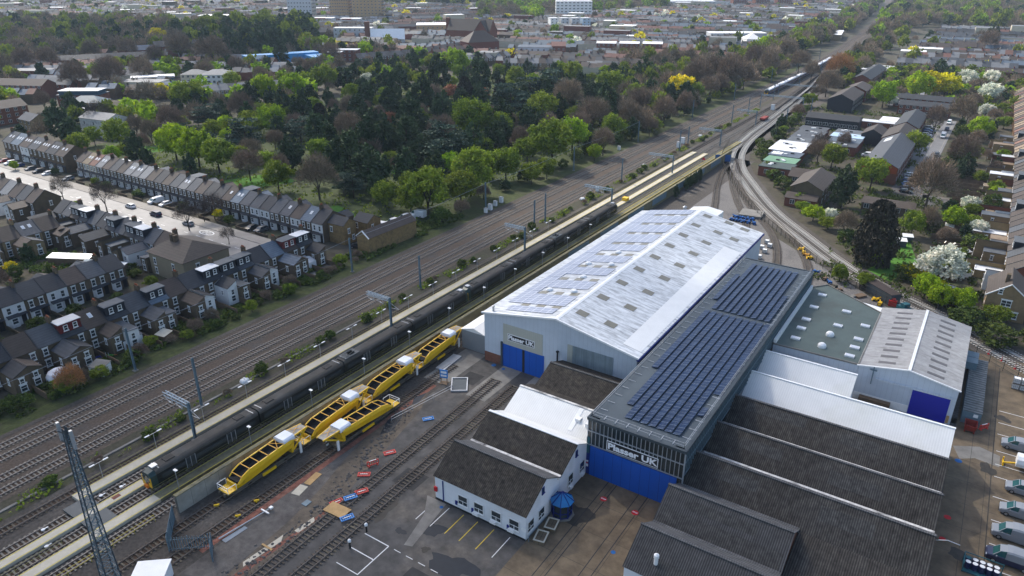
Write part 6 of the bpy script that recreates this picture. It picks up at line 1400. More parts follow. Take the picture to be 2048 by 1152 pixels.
# ================================================================ RIGHT-HAND ESTATE
def block(x, y, rz, w, d, h, label, wall, roof, kind='gable', rise=3., fl=2, name='flats', cat='building', nwin=6, band=None, eaves=.3, group=None, wins='f', back=True, winw=1.4):
    """free-standing building, front on local -y, ridge along local x"""
    t = thing(name, label, cat, (x, y, 0), rz, group)
    if kind == 'gable':
        MB().ext([(0, 0), (d, 0), (d, h), (d / 2, h + rise), (0, h)], 0, w, 'x').build('wall', wall, t)
        s = rise / (d / 2); e = eaves
        MB().slab([(-.25, -e, h - s * e + .12), (w + .25, -e, h - s * e + .12), (w + .25, d / 2, h + rise + .12), (-.25, d / 2, h + rise + .12)], .14).slab([(-.25, d / 2, h + rise + .12), (w + .25, d / 2, h + rise + .12), (w + .25, d + e, h - s * e + .12), (-.25, d + e, h - s * e + .12)], .14).build('roof', roof, t)
    elif kind == 'hip':
        MB().box(0, w, 0, d, 0, h).build('wall', wall, t); e = eaves; i = min(d / 2, w / 2 - .2)
        R0 = (i, d / 2, h + rise); R1 = (w - i, d / 2, h + rise)
        b = MB(); b.face([(-e, -e, h), (w + e, -e, h), R1, R0]); b.face([(w + e, -e, h), (w + e, d + e, h), R1]); b.face([(w + e, d + e, h), (-e, d + e, h), R0, R1]); b.face([(-e, d + e, h), (-e, -e, h), R0]); b.face([(-e, -e, h), (-e, d + e, h), (w + e, d + e, h), (w + e, -e, h)]); b.build('roof', roof, t)
    else:
        MB().box(0, w, 0, d, 0, h).build('wall', wall, t); MB().box(-.2, w + .2, -.2, d + .2, h, h + .25).build('roof', roof, t)
    far = y > 520 or x < -520
    def one(b, q, hw):
        b.box(q - hw - .08, q + hw + .08, -.06, 0, -.08, 1.48, 0); b.box(q - hw, q + hw, -.08, -.06, 0, 1.4, 1); b.box(q - .05, q + .05, -.1, -.08, 0, 1.4, 0)
    sides = [(w, nwin, winw / 2, w / 2, 0, 0)] + ([(w, nwin, winw / 2, w / 2, d, math.pi)] if back else [])
    if wins == 'fe': n2 = max(2, int(d / 3.2)); sides += [(d, n2, .55, w, d / 2, H90), (d, n2, .55, 0, d / 2, -H90)]
    for W_, n_, hw, cx, cy, a_ in sides:
        for k in range(fl):
            z = (k + .35) * h / fl
            if far: link('window_row', cached(('bw', W_, n_, hw), lambda b: [one(b, -W_ / 2 + W_ * (i + .5) / n_, hw) for i in range(n_)], 'window_row', [m_frame, m_glass]), t, (cx, cy, z), a_)
            elif hw > .02:
                for i in range(n_):
                    q = -W_ / 2 + W_ * (i + .5) / n_; link('window', cached(('bw1', hw), lambda b: one(b, 0, hw), 'window', [m_frame, m_glass]), t, (cx + q * math.cos(a_), cy + q * math.sin(a_), z), a_)
    if band: MB().box(-.03, w + .03, -.04, 0, h - 1.2, h - .1).build('band', band, t)
    return t
t = block(-24.2, 293.5, H90, 52, 12.4, 6.2, 'long slate-roofed brick block with orange gable beside the court', h_brickr, r_slate, rise=3.0, fl=2, nwin=10)
MB().slab([(40, 11.0, 7.06), (47, 11.0, 7.06), (47, 8.4, 8.32), (40, 8.4, 8.32)], .05).build('white_rooflights', m_flat_ := r_flat, t)
m_orb = mat('sunlit_orange_brick', (.3, .07, .025), .9, .15, 1.)
MB().ext([(0.3, 4.0), (12.1, 4.0), (12.2, 6.15), (6.2, 9.1), (.2, 6.15)], -.05, 0, 'x').build('sunlit_gable_top', m_orb, t)  # brighter orange brick paints the sunlit gable top above a tree's shadow
block(-25.6, 347, H90, 24, 12, 6.0, 'brown-roofed brick block continuing past the slate block', h_brickr, r_brown, rise=3, nwin=6)
block(-38, 356, H90, 15, 9, 5, 'lower brown-roofed wing with black wall beside the flat roofs', h_blackt, r_brown, rise=2.4, nwin=4)
block(-26.8, 376, H90, 38, 10, 6.2, 'red brick block with dark roof at the top of the estate bays', h_brickr, r_dark, rise=2.4, nwin=8)
block(-77, 382.5, 0, 24.4, 9, 5.0, 'long black-tiled terrace with a white window strip above flat-roofed homes', h_blackt, r_dark, rise=1.8, nwin=9, fl=1, winw=2.0)
block(-77, 396, 0, 40, 6, 3.2, 'strip of low pale garage roofs behind the black terrace', h_brickr, r_flat, 'flat', nwin=8, fl=1, name='garage_row', cat='garages')
block(-46, 401, 0, 14, 12, 3.4, 'cluster of bright white flat roofs beside the brown gabled block', h_brickr, r_white, 'flat', nwin=3, fl=1)
block(-43.5, 445, 0, 25, 9, 5.2, 'red brick terrace with brown roof and white windows across the road end', h_brickr, r_dark, rise=1.9, nwin=8, fl=2)
block(-48.5, 468, 0, 30, 9, 5.2, 'dark-roofed terrace just behind the red brick terrace', h_brickr, r_dark, rise=1.9, nwin=8, fl=2)
block(-64.5, 434, H90, 33, 13, 6.5, 'brown-roofed gabled block with black end wall and balconies', h_blackt, r_brown, rise=3.0, nwin=8, fl=2)
block(-64.5, 474, H90, 22, 12, 6.3, 'smaller brown-roofed gabled block behind the balconied one', h_brickr, r_brown, rise=2.6, nwin=5)
block(-69.5, 520, H90, 66, 11, 7, 'tall red brick block with black roof near the orange willow', h_brickr, r_dark, rise=2.6, nwin=12, fl=3)
block(-86, 586, 0, 18, 30, 5, 'pale sawtooth workshop behind the red block', m_concg, r_flat, 'flat', nwin=4, fl=1, name='workshop')
block(-41.3, 250, H90, 20.5, 10.3, 5.8, 'brown tiled house with dark gable above the gardens by the loop', h_brick, r_brown, rise=2.6, nwin=4, name='gabled_house', cat='house')
block(-52, 246, 0, 10, 6, 3.0, 'low brown lean-to below the dark gabled house', h_brickr, r_brown, rise=1.2, nwin=2, fl=1, name='outbuilding', cat='outbuilding')
block(-56.5, 268, 0, 9, 8, 4.6, 'brown-roofed house tucked behind the bare tree and flat roofs', h_brick, r_brown, rise=2.2, nwin=2, name='gabled_house', cat='house')
m_fg = mat('green_felt_roof', (.14, .26, .17), .8, .15, .5); m_fgd = mat('dark_green_felt', (.06, .08, .075), .8, .15, .5); m_fb = mat('pale_blue_felt', (.38, .5, .62), .6, .1, .4)
for k, (x, y, w_, d_, m, l) in enumerate(((-74.5, 358, 12, 9, r_slate, 'slate-grey'), (-73.5, 348.6, 12, 9, r_felt, 'dark grey'), (-73.5, 339, 12, 9, r_slate, 'grey-blue'), (-73, 330, 11, 8.6, r_felt, 'mid grey'), (-75.3, 319.6, 13, 9.6, r_flat, 'pale'), (-75, 309.5, 13, 9.5, r_white, 'white'), (-72.5, 299.6, 12, 9, r_blue, 'dark blue'), (-71.5, 289, 12, 9, m_fg, 'green'), (-70.5, 279.5, 12, 8.6, m_fgd, 'dark green'),
                                  (-58.8, 359, 13.4, 9, r_felt, 'dark grey'), (-58.8, 350, 13.4, 8.6, m_fb, 'pale blue'), (-57.5, 340, 12.6, 9, r_blue, 'slate blue'), (-56.8, 331, 12, 8.6, r_slate, 'dark slate'))):
    t = block(x, y, 0, w_, d_, 3.6, f'flat-roofed home with {l} roof, {nth(k + 1) if k < 9 else nth(k - 8)} from the black terrace in the {"loop-side" if k < 9 else "inner"} column', h_brickr, m, 'flat', nwin=2, fl=1, name='flat_roofed_house', cat='house', group='flat-roofed homes')
    rr = random.Random(k)
    for q in range(3): xx, yy = rr.uniform(2, w_ - 3), rr.uniform(1.5, d_ - 3); MB().box(xx, xx + 1.3, yy, yy + 1.0, 3.85, 4.25).build('roof_light', m_frame if q else m_black, t)
    if k == 6: MB().box(.6, 4.6, 2, 6, 3.86, 3.95).build('white_patch', r_white, t)
block(-29.5, 255.5, 0, 15.5, 8, 2.6, 'long low brown garage roof beside the dark conifers', h_brick, r_brown, rise=1.1, nwin=5, fl=1, name='garage_row', cat='garages')
t = block(16.6, 185.8, H90, 12, 8.2, 5.6, 'yellow brick house with brown hipped gable at the picture edge', h_bricky, r_brown, rise=3.2, nwin=2, name='gabled_house', cat='house', back=True)
MB().box(3, 4.2, 4.6, 5.4, 8, 10).build('chimney', h_brick, t)
hwin(t, 0, 5.8, 6.2, .8, 1.1, 'w'); hwin(t, 0, 4.2, 3.4, 2.0, 1.5, 'w'); hwin(t, 0, 2.4, .8, 1.8, 1.5, 'w')
MB().slab([(-.35, -.4, 5.5), (-.35, 4.1, 9.0), (-.1, 4.1, 9.0), (-.1, -.4, 5.5)], .2).slab([(-.35, 4.1, 9.0), (-.35, 8.6, 5.5), (-.1, 8.6, 5.5), (-.1, 4.1, 9.0)], .2).build('barge_boards', m_frame, t)
for i in range(58):     # the long terrace at the right edge, backs to the gardens
    y = 203 + i * 5.6
    c = [r_brown, r_tan, r_tan, r_brown, r_red][i % 5] if i > 24 else [r_brown, r_brown, r_slate, r_brown][i % 4]
    xx = 20.2 - max(0, i - 20) * .1
    wl = h_bricky if i % 3 else h_brickr
    house(xx, y, H90, 5.6, 8.4, 5.6, 8.4, wl, c, hl(wl, c, '', nth(i + 1) + ' from yellow house in', 'the picture-edge terrace'), 'terrace along the edge of the estate', outr=(1 if i % 2 else -1), outm=h_white if i % 5 == 0 else h_bricky if i % 2 else None, chim=i % 2 == 0, frontw=False, outl=4.2 + (i * 7 % 5) * 1.1, outh=[5.0, 3.2, 5.4, 3.0, 4.6][i * 3 % 5], outroof=[None, r_flat, None, r_felt, None, r_tan][i % 6], dorm=h_blackt if i % 7 == 3 else None, lod=0 if i < 34 else 2)
shed(-14.4, 224, 2.4, 1.8, 2.2, .3, m_steeld, m_frame, 'small dark shed with white roof on the bright lawn', group=None); shed(-13.6, 229.5, 2.6, 1.6, 2.0, .3, m_steeld, m_frame, 'second white-topped shed on the bright lawn, farther')
for k, (x, y, c) in enumerate(((-4, 205, m_woodd), (0, 214, m_teal), (2, 224, m_woodd), (3, 238, m_frame), (-2, 246, m_woodd), (5, 210, m_frame), (4, 256, m_steelb), (3, 196, m_frame))): shed(x, y, 2.8, 2.2, 2.1, k * .4, c, [r_felt, m_frame, m_galv][k % 3], nth(k + 1) + ' of the small sheds in the gardens before the edge terrace', group='sheds in the edge terrace gardens')
for k in range(22):
    y = 204 + k * 5.6; b = MB(); b.box(0, 9, -.05, .05, 0, 1.6); tag(b.build('garden_fence', m_woodd, None, (-7 + (k % 3), y, 0)), f'timber garden fence, {nth(k + 1)} from yellow house before the edge terrace', 'fence', 'garden fences before the edge terrace')
# measured trees: kind, x, y, crown width, height
TREES = [('L',-278.5,169.6,11.9,13.7),('L',-259.7,167.2,12.3,14.1),('L',-352.8,275.9,14.4,16.5),('L',-341.4,287.3,14.5,16.6),('L',-357.1,206.5,10.1,11.6),
('L',-281.7,222.6,11.7,13.5),('L',-282.7,198.9,6.3,7.2),('L',-148.1,271.8,11.8,13.5),('L',-172.6,376.8,7.8,9.0),('L',-133.3,264.3,5.8,6.6),('L',-325.2,422.5,14.9,17.1),
('L',-53.0,460.9,12.6,14.5),('L',-39.8,492.0,14.6,16.8),('L',-3.2,392.6,9.6,11.0),('L',-318.1,125.1,3.2,3.6),('L',-3.8,188.6,5.6,6.4),('L',-0.5,183.8,5.4,6.2),
('L',4.4,184.8,5.4,6.2),('N',-177.4,119.1,4.9,5.7),('L',-2.5,248.8,6.4,7.4),('G',-246.8,167.0,11.2,12.3),('G',-318.7,169.0,10.5,11.6),('G',-361.9,234.8,15.6,17.1),
('G',-352.4,322.8,15.6,17.1),('G',-207.6,162.9,9.3,10.2),('G',-196.8,264.8,16.3,18.0),('G',-190.9,317.1,13.1,14.5),('G',-238.7,435.1,12.6,13.9),('G',-190.4,395.6,14.7,16.2),
('G',-144.3,248.0,15.6,17.1),('G',-146.7,196.1,13.9,15.3),('G',-152.1,217.4,9.4,10.3),('G',-143.1,185.5,10.0,11.0),('G',-145.6,171.6,12.5,13.8),('G',-147.3,219.3,10.4,11.5),
('G',-186.6,272.3,11.0,12.0),('G',-258.9,397.3,12.1,13.3),('G',-196.9,226.7,6.7,7.3),('G',-709.5,489.9,20.9,23.0),('G',-668.7,531.4,23.9,24.0),('G',-135.8,230.0,7.2,7.9),
('G',-136.7,220.4,7.4,8.1),('G',-133.1,325.3,7.1,7.9),('G',-48.7,303.9,9.1,10.0),('G',-24.6,347.1,9.3,10.2),('G',-12.3,236.4,6.9,7.6),('G',-30.8,281.0,10.7,11.8),
('G',-161.6,168.8,7.9,8.7),('G',-150.9,169.0,8.1,8.9),('G',-226.3,200.6,8.2,9.0),('G',-409.2,297.1,10.8,11.9),('G',-307.2,298.7,10.2,11.3),('G',-169.9,234.2,9.3,10.2),
('G',-170.4,384.3,11.3,12.4),('G',-184.6,466.4,11.9,13.1),('G',-147.1,416.3,9.9,10.9),('G',-357.7,311.1,12.3,13.5),('G',-294.6,199.2,8.2,9.0),('G',-299.9,160.4,5.4,6.0),
('G',-17.2,187.2,3.8,4.1),('G',-23.2,188.4,4.1,4.5),('G',-292.8,218.6,9.5,10.4),('G',-154.4,245.6,8.9,9.8),('G',-143.6,301.3,10.1,11.1),('Y',-694.6,427.6,17.5,16.6),
('Y',-154.2,414.0,14.6,13.8),('Y',-35.0,508.5,16.2,15.4),('Y',-26.8,509.9,15.5,14.7),('Y',-418.9,253.2,9.6,9.1),('Y',-161.3,716.4,10.9,10.3),('Y',-160.2,742.1,10.3,9.8),
('B',-227.5,166.2,10.1,11.6),('B',-187.6,163.7,13.3,15.3),('B',-479.6,235.1,17.9,20.6),('B',-468.9,252.1,19.5,22.4),('B',-320.7,195.2,12.2,14.0),('B',-314.9,181.6,9.0,10.4),
('B',-332.1,184.8,9.3,10.7),('B',-513.3,358.5,30.8,24.0),('B',-560.1,362.6,22.6,24.0),('B',-484.2,282.6,15.5,17.8),('B',-315.5,230.9,13.5,15.6),('B',-191.5,344.4,15.5,17.8),
('B',-157.1,307.7,14.6,16.8),('B',-141.8,316.8,14.1,16.2),('B',-134.3,273.8,10.5,12.1),('B',-200.7,248.8,11.9,13.7),('B',-163.9,255.6,10.1,11.7),('B',-237.7,227.5,12.4,14.3),
('B',-275.4,267.0,11.3,13.0),('B',-135.2,342.2,13.8,15.9),('B',-153.6,354.7,13.5,15.5),('B',-157.4,450.5,17.4,20.0),('B',-160.7,485.7,17.2,19.8),('B',-144.2,469.9,18.3,21.1),
('B',-156.8,568.3,17.1,19.7),('B',-140.8,547.9,16.4,18.9),('B',-137.5,478.8,14.7,16.9),('B',-142.8,429.2,11.8,13.6),('B',-137.0,374.0,11.6,13.4),('B',-150.0,632.2,16.2,18.6),
('B',-87.5,480.4,13.9,16.0),('B',-22.1,411.2,10.3,11.8),('B',-11.9,423.4,13.8,15.9),('B',-54.8,308.0,9.3,10.6),('B',-11.4,264.6,16.2,18.6),('B',-6.4,331.5,12.2,14.0),
('B',-28.8,223.7,7.4,8.5),('B',-8.5,242.9,7.3,8.3),('B',-16.8,804.1,17.9,20.6),('B',-205.8,207.0,10.0,11.5),('B',-221.4,175.8,7.6,8.7),('B',-269.9,225.8,9.3,10.7),
('B',-450.9,307.1,13.5,15.5),('B',-458.9,337.2,12.8,14.8),('B',-409.5,318.9,11.2,12.9),('B',-447.4,417.7,15.8,18.2),('B',-405.1,358.3,12.6,14.5),('B',-170.4,288.2,10.2,11.7),
('B',-157.2,295.3,10.6,12.2),('B',-166.6,403.6,11.6,13.4),('B',-142.2,445.5,10.9,12.6),('B',-127.2,578.2,14.7,16.9),('B',-109.5,539.3,12.3,14.2),('B',-51.0,340.9,6.5,8.0),
('B',-248.6,183.6,8.5,9.8),('B',-301.1,169.2,7.3,8.4),('B',-132.9,319.3,8.4,9.7),('B',-190.2,284.7,9.4,10.9),('B',-265.9,324.1,10.2,11.7),('B',-574.3,234.9,17.1,19.7),
('B',-593.9,258.3,16.6,19.1),('B',-596.0,276.6,16.4,18.8),('B',-437.8,195.1,9.3,10.8),('B',-611.0,347.8,16.6,19.1),('B',-620.8,321.9,16.2,18.6),('B',-552.7,335.2,14.7,17.0),
('N',-356.6,181.5,12.9,16.1),('N',-260.7,114.5,7.5,9.4),('N',-236.2,116.0,8.8,11.0),('N',-197.7,120.0,8.2,10.3),('N',-200.2,130.9,7.3,9.1),('N',-200.7,127.5,5.7,7.1),
('N',-57.5,323.5,8.4,10.5),('N',-178.3,102.9,4.7,5.8),('N',-21.7,396.5,8.5,10.6),('D',-356.3,162.5,13.7,17.1),('D',-699.5,451.6,20.0,24.0),('D',-638.8,451.4,24.9,24.0),
('D',-656.6,479.9,23.0,24.0),('D',-576.4,438.4,19.8,24.0),('D',-546.8,430.9,19.1,23.9),('D',-553.9,453.2,19.8,24.0),('D',-511.0,433.1,18.7,23.3),('D',-603.1,525.8,18.2,22.7),
('D',-589.8,406.3,15.8,19.7),('D',-524.5,387.6,14.6,18.2),('D',-481.7,397.2,14.2,17.8),('D',-345.4,260.2,11.6,14.5),('D',-361.8,226.4,8.0,9.9),('D',-315.0,257.2,10.6,13.2),
('D',-278.9,238.9,13.5,16.9),('D',-242.7,214.1,12.1,15.1),('D',-226.2,185.2,10.2,12.7),('D',-202.5,185.7,10.5,13.1),('D',-356.8,374.6,11.6,14.5),('D',-312.3,333.6,12.1,15.2),
('D',-307.2,341.5,13.5,16.8),('D',-292.3,295.9,11.1,13.9),('D',-258.3,303.9,15.0,18.8),('D',-296.5,364.8,16.3,20.4),('D',-265.1,366.8,16.4,20.5),('D',-231.7,287.9,12.1,15.1),
('D',-232.5,264.1,13.4,16.7),('D',-235.2,309.8,10.6,13.2),('D',-226.2,311.2,11.5,14.4),('D',-191.2,282.0,12.2,15.2),('D',-182.1,290.0,10.4,13.0),('D',-167.0,341.6,14.4,18.0),
('D',-192.5,446.8,14.1,17.7),('D',-163.9,391.5,11.3,14.1),('D',-171.9,232.6,12.1,15.1),('D',-167.6,240.9,11.5,14.3),('D',-199.1,223.2,13.6,17.0),('D',-205.5,219.0,13.6,17.0),
('D',-207.5,209.2,14.1,17.6),('D',-197.2,189.0,13.8,17.3),('D',-183.2,183.6,11.9,14.8),('D',-173.2,193.1,10.2,12.7),('D',-266.6,263.1,11.0,13.8),('D',-29.4,568.1,10.5,13.2),
('D',-35.4,254.2,10.6,13.3),('D',-10.8,400.6,6.6,8.2),('D',-166.2,200.9,9.2,11.5),('D',-176.9,183.2,9.9,12.4),('D',-228.7,208.7,10.5,13.1),('D',-216.9,252.8,10.5,13.1),
('D',-176.1,224.1,9.9,12.4),('D',-218.0,365.3,11.5,14.4),('D',-185.8,326.6,10.3,12.8),('D',-206.8,326.2,11.1,13.8),('D',-263.6,284.3,12.0,15.0),('D',-191.1,179.9,8.0,10.0),
('D',-185.7,359.2,10.9,13.7),('D',-154.4,396.4,9.6,12.0),('D',-198.1,426.2,11.3,14.1),('D',-335.2,265.6,9.9,12.4),('D',-313.5,274.9,10.9,13.7),('D',-360.2,396.2,12.7,15.9),
('D',-368.9,425.3,12.6,15.8),('D',-173.4,286.6,9.2,11.6),('D',-217.8,318.9,11.1,13.8),('D',-17.0,864.1,16.3,20.4),('D',-245.5,241.9,10.2,12.8),('D',-258.1,239.9,10.4,13.0),
('D',-187.4,219.1,9.2,11.5),('D',-217.1,405.6,10.5,13.1),('D',-3.5,317.7,7.5,9.4),('D',-137.3,309.4,7.9,9.8),('C',-320.6,213.9,10.7,10.2),('C',-264.0,193.6,14.1,13.4),
('C',-211.0,319.1,17.2,16.3),('C',-219.8,376.1,17.0,16.2),('C',-178.5,223.1,15.1,14.4),('C',-373.6,378.9,14.0,13.3),('C',-259.4,219.5,11.3,10.7),('C',-201.2,244.1,11.8,11.2),
('C',-226.5,362.5,14.5,13.7),('W',-18.4,566.3,11.7,11.1),('W',-3.7,508.0,12.1,11.5),('W',-1.5,199.8,10.6,10.0),('W',4.6,247.4,5.1,4.8),('W',-35.8,237.8,4.1,3.9),
('W',-350.8,358.2,8.6,8.2),('W',-50.2,465.3,7.4,7.0),('W',0.6,271.3,5.6,5.3),('W',-5.4,588.0,10.0,9.5),('W',-24.3,533.1,8.1,7.7),('P',-263.4,311.6,7.2,6.5),
('P',-248.9,267.2,7.4,6.7),('P',-254.5,355.4,7.7,6.9),('P',-271.6,346.1,8.9,8.0),('O',-92.8,543.5,19.6,19.6),('O',-237.1,106.5,4.1,4.1),('O',-134.8,52.1,5.7,5.7),
('K',-18.3,206.1,9.6,16.9),('K',-259.0,343.2,7.6,13.2),('K',-278.9,249.7,6.0,10.4),('K',-163.2,418.3,5.9,10.4),('K',-245.7,359.9,6.5,11.4)]
# ================================================================ TREES
def leafmat(n, c, tr=.2): return mat(n, c, .75, 0, 1., spec=.15, attr=True, rand=.4, trans=tr)
TM = dict(L=leafmat('lime_leaves', (.24, .36, .012), .3), G=leafmat('olive_leaves', (.165, .225, .02), .28), B=leafmat('brown_twigs', (.19, .145, .1), 0), D=leafmat('dark_needles', (.045, .075, .03), .08), C=leafmat('cedar_needles', (.055, .09, .06), .08),
          Y=leafmat('yellow_leaves', (.58, .52, .008), .3), W=leafmat('white_blossom', (.66, .68, .55)), P=leafmat('bronze_leaves', (.3, .13, .07)), O=leafmat('orange_twigs', (.32, .18, .065), 0), K=leafmat('black_conifer', (.03, .028, .018), 0), N=leafmat('bare_twigs', (.075, .06, .05), 0), S=leafmat('shrub_leaves', (.08, .115, .02)))
m_bark = mat('bark', (.06, .048, .036), .95, .3, 1.)
rng = np.random.default_rng(11)
def cards(P, size, tint, flat=.35, elong=1., up=None):
    """quads of given size at points P with random normals; returns verts, tints"""
    n = len(P); nrm = rng.normal(size=(n, 3)); 
    if up is not None: nrm = nrm * flat + up * (1 - flat)
    nrm /= np.linalg.norm(nrm, axis=1)[:, None] + 1e-9
    a = np.cross(nrm, rng.normal(size=(n, 3))); a /= np.linalg.norm(a, axis=1)[:, None] + 1e-9; b = np.cross(nrm, a)
    s = (size * rng.uniform(.6, 1.3, n))[:, None]; a = a * s * elong; b = b * s / elong ** .5
    V = np.stack([P - a - b * .6, P + a * .1 - b, P + a + b * .5, P - a * .2 + b], 1); return V, np.repeat(tint, 4)
def crown_pts(kind, seed):
    """returns quads (n,4,3) in a unit crown: x,y in [-.5,.5], z in [0,1], and tints"""
    global rng; rng = np.random.default_rng(seed)
    def clumps(n, m, r, zc, rx, rz, size, bot=-1., shell=.55):
        d = rng.normal(size=(n, 3)); d /= np.linalg.norm(d, axis=1)[:, None]; rad_ = rng.uniform(shell, 1., n) ** .6
        c = d * rad_[:, None]; c = c[c[:, 2] > bot]; lump = 1 + .16 * np.sin(3 * np.arctan2(c[:, 1], c[:, 0]) + seed) + .1 * np.sin(5 * c[:, 2] + seed * 2)
        C = np.stack([c[:, 0] * rx * lump, c[:, 1] * rx * lump, zc + c[:, 2] * rz * (.92 + .08 * lump)], 1); tc = rng.uniform(.62, 1.4, len(C))
        off = rng.normal(size=(len(C), m, 3)) * r; P = (C[:, None, :] + off).reshape(-1, 3); t = (tc[:, None] * rng.uniform(.8, 1.2, (len(C), m))).reshape(-1)
        return P, t, size
    if kind in 'LGYPW':
        P, t, s = clumps(95, 46, .045, .6, .42, .36, .026, -.75); V, T = cards(P, s, t)
    elif kind == 'S':
        P, t, s = clumps(50, 34, .06, .42, .42, .42, .04, -.6); V, T = cards(P, s, t)
    elif kind == 'D':
        P, t, s = clumps(80, 48, .04, .52, .4, .44, .026, -.9, .4); P[:, 0:2] *= (1.15 - .55 * np.clip(P[:, 2:3], 0, 1)); V, T = cards(P, s, t, elong=1.3)
    elif kind == 'C':
        Ps, ts = [], []
        for k in range(26):
            z = rng.uniform(.28, .98); a = rng.uniform(0, 6.28); rr_ = .44 * (1.05 - .6 * (z - .28)) * rng.uniform(.35, 1); m = 130
            c = np.array([math.cos(a) * rr_, math.sin(a) * rr_, z]); P = c + rng.normal(size=(m, 3)) * np.array([.085, .085, .014]); Ps.append(P); ts.append(rng.uniform(.6, 1.4) * rng.uniform(.8, 1.2, m))
        V, T = cards(np.concatenate(Ps), .024, np.concatenate(ts), .5, 1.2, np.array([0, 0, 1.]))
    elif kind == 'K':
        n = 4200; z = rng.uniform(.02, 1, n); a = rng.uniform(0, 6.28, n); r = .47 * np.sqrt(np.clip(1 - ((z - .32) / .7) ** 2, .02, 1)) * rng.uniform(.72, 1.04, n) * (1 + .12 * np.sin(a * 4 + z * 9)); P = np.stack([r * np.cos(a), r * np.sin(a), z], 1); V, T = cards(P, .026, rng.uniform(.5, 1.5, n), elong=1.5)
    else:       # bare crowns of fine twigs: slivers fanning outwards
        n = 4600 if kind in 'BO' else 2000
        d = rng.normal(size=(n, 3)); d /= np.linalg.norm(d, axis=1)[:, None]; d[:, 2] = np.abs(d[:, 2]) * 1.15 - .3; r = rng.uniform(.35, 1., n) ** .7
        lump = 1 + .14 * np.sin(3 * np.arctan2(d[:, 1], d[:, 0]) + seed) + .1 * np.sin(4 * d[:, 2] + seed)
        P = d * (r * lump)[:, None] * np.array([.46, .46, .48]) + np.array([0, 0, .52]); u = d + np.array([0, 0, .45]) + rng.normal(size=(n, 3)) * .5; u /= np.linalg.norm(u, axis=1)[:, None]
        L = rng.uniform(.05, .12, n)[:, None]; b = np.cross(u, rng.normal(size=(n, 3))); b /= np.linalg.norm(b, axis=1)[:, None]; wd_ = .0042 if kind in 'BO' else .0034
        V = np.stack([P - u * L * .5 - b * wd_, P - u * L * .5 + b * wd_, P + u * L * .5 + b * wd_ * .4, P + u * L * .5 - b * wd_ * .4], 1); T = np.repeat(rng.uniform(.6, 1.5, n), 4)
    V[:, :, 2] = np.clip(V[:, :, 2], .01, 1.06)
    return V, T
def quads_mesh(name, V, T, m):
    me = bpy.data.meshes.new(name); n = len(V); me.vertices.add(n * 4); me.vertices.foreach_set('co', V.reshape(-1)); me.loops.add(n * 4); me.loops.foreach_set('vertex_index', np.arange(n * 4)); me.polygons.add(n); me.polygons.foreach_set('loop_start', np.arange(n) * 4); me.polygons.foreach_set('loop_total', np.full(n, 4))
    at = me.attributes.new('tint', 'FLOAT_COLOR', 'POINT'); c = np.ones((n * 4, 4)); c[:, :3] = T[:, None] * np.array([1., 1., 1.]); c[:, 0] *= 1 + .25 * (T - 1); at.data.foreach_set('color', c.reshape(-1)); me.materials.append(m); me.update(); me.validate(); return me
def trunk_mesh(kind, seed):
    """unit tree: height 1, crown width 1 (scaled to w, h)"""
    rr = random.Random(seed); b = MB(); top = .55 if kind in 'LGYWPS' else .75
    def br(p, d, L, r, lev):
        q = p + d * L; b.tube(p, q, r, r * .6, n=5 if lev < 2 else 3, cap=False)
        if lev >= (4 if kind in 'NB' else 3): return
        for _ in range(2 if lev else 4):
            a = rr.uniform(0, 6.28); s = rr.uniform(.45, .85); e = (d + Vector((math.cos(a) * s, math.sin(a) * s, rr.uniform(-.05, .3)))).normalized(); br(q if lev else p + d * L * rr.uniform(.6, 1), e, L * rr.uniform(.6, .8), r * .55, lev + 1)
    if kind in 'DCK':
        b.tube((0, 0, 0), (0, 0, .8), .03, .008, n=6)
        for k in range(10): z = .2 + k * .06; a = k * 2.4; b.tube((0, 0, z), (math.cos(a) * .3 * (1.1 - z), math.sin(a) * .3 * (1.1 - z), z + .03), .01, .004, n=4)
    else: br(Vector((0, 0, 0)), Vector((rr.uniform(-.05, .05), rr.uniform(-.05, .05), 1)).normalized(), .3 if kind != 'S' else .15, .028 if kind in 'LGYWP' else .024, 0)
    return b.mesh('trunk', m_bark)
TREE = {}
CP = {}
for k in 'LGYPWSDCKBON':
    for s in range(3 if k in 'LGBDS' else 2):
        V, T = crown_pts(k, 31 * ord(k) + s); CP[k, s] = (V, T)
        TREE[k, s] = (trunk_mesh(k, 17 * ord(k) + s), quads_mesh('crown', V, T, TM[k]))
NV = {k: 3 if k in 'LGBDS' else 2 for k in TM}
KN = dict(L=('broadleaf_tree', 'lime green tree'), G=('broadleaf_tree', 'olive green domed tree'), B=('bare_tree', 'bare brown tree'), D=('evergreen_tree', 'dark evergreen tree'), C=('cedar_tree', 'layered dark cedar'), Y=('broadleaf_tree', 'bright yellow tree'), W=('blossom_tree', 'white blossom tree'), P=('broadleaf_tree', 'bronze pink tree'), O=('bare_tree', 'orange twigged tree'), K=('conifer_tree', 'tall blackish conifer'), N=('bare_tree', 'leafless branching tree'), S=('shrub', 'green shrub'))
PLACED = []
def zone(x, y):
    if x > -76 and y > 150: return ('estate', (20, 190), 'the picture-edge terrace')
    if x < -142 and 140 < y < 480 and x > -330: return ('cemetery', (-140, 160), 'the brick warehouse')
    if x < -131 and y < 141: return ('street', (-140, 140), 'the brick warehouse')
    if -142 <= x < -76: return ('bank', (-135, 140), 'the brick warehouse')
    return ('woods', (-300, 140), 'the street terrace')
ZN = dict(estate='on the estate', cemetery='in the cemetery', street='among the terraces', bank='beside the tracks', woods='in the far woods')
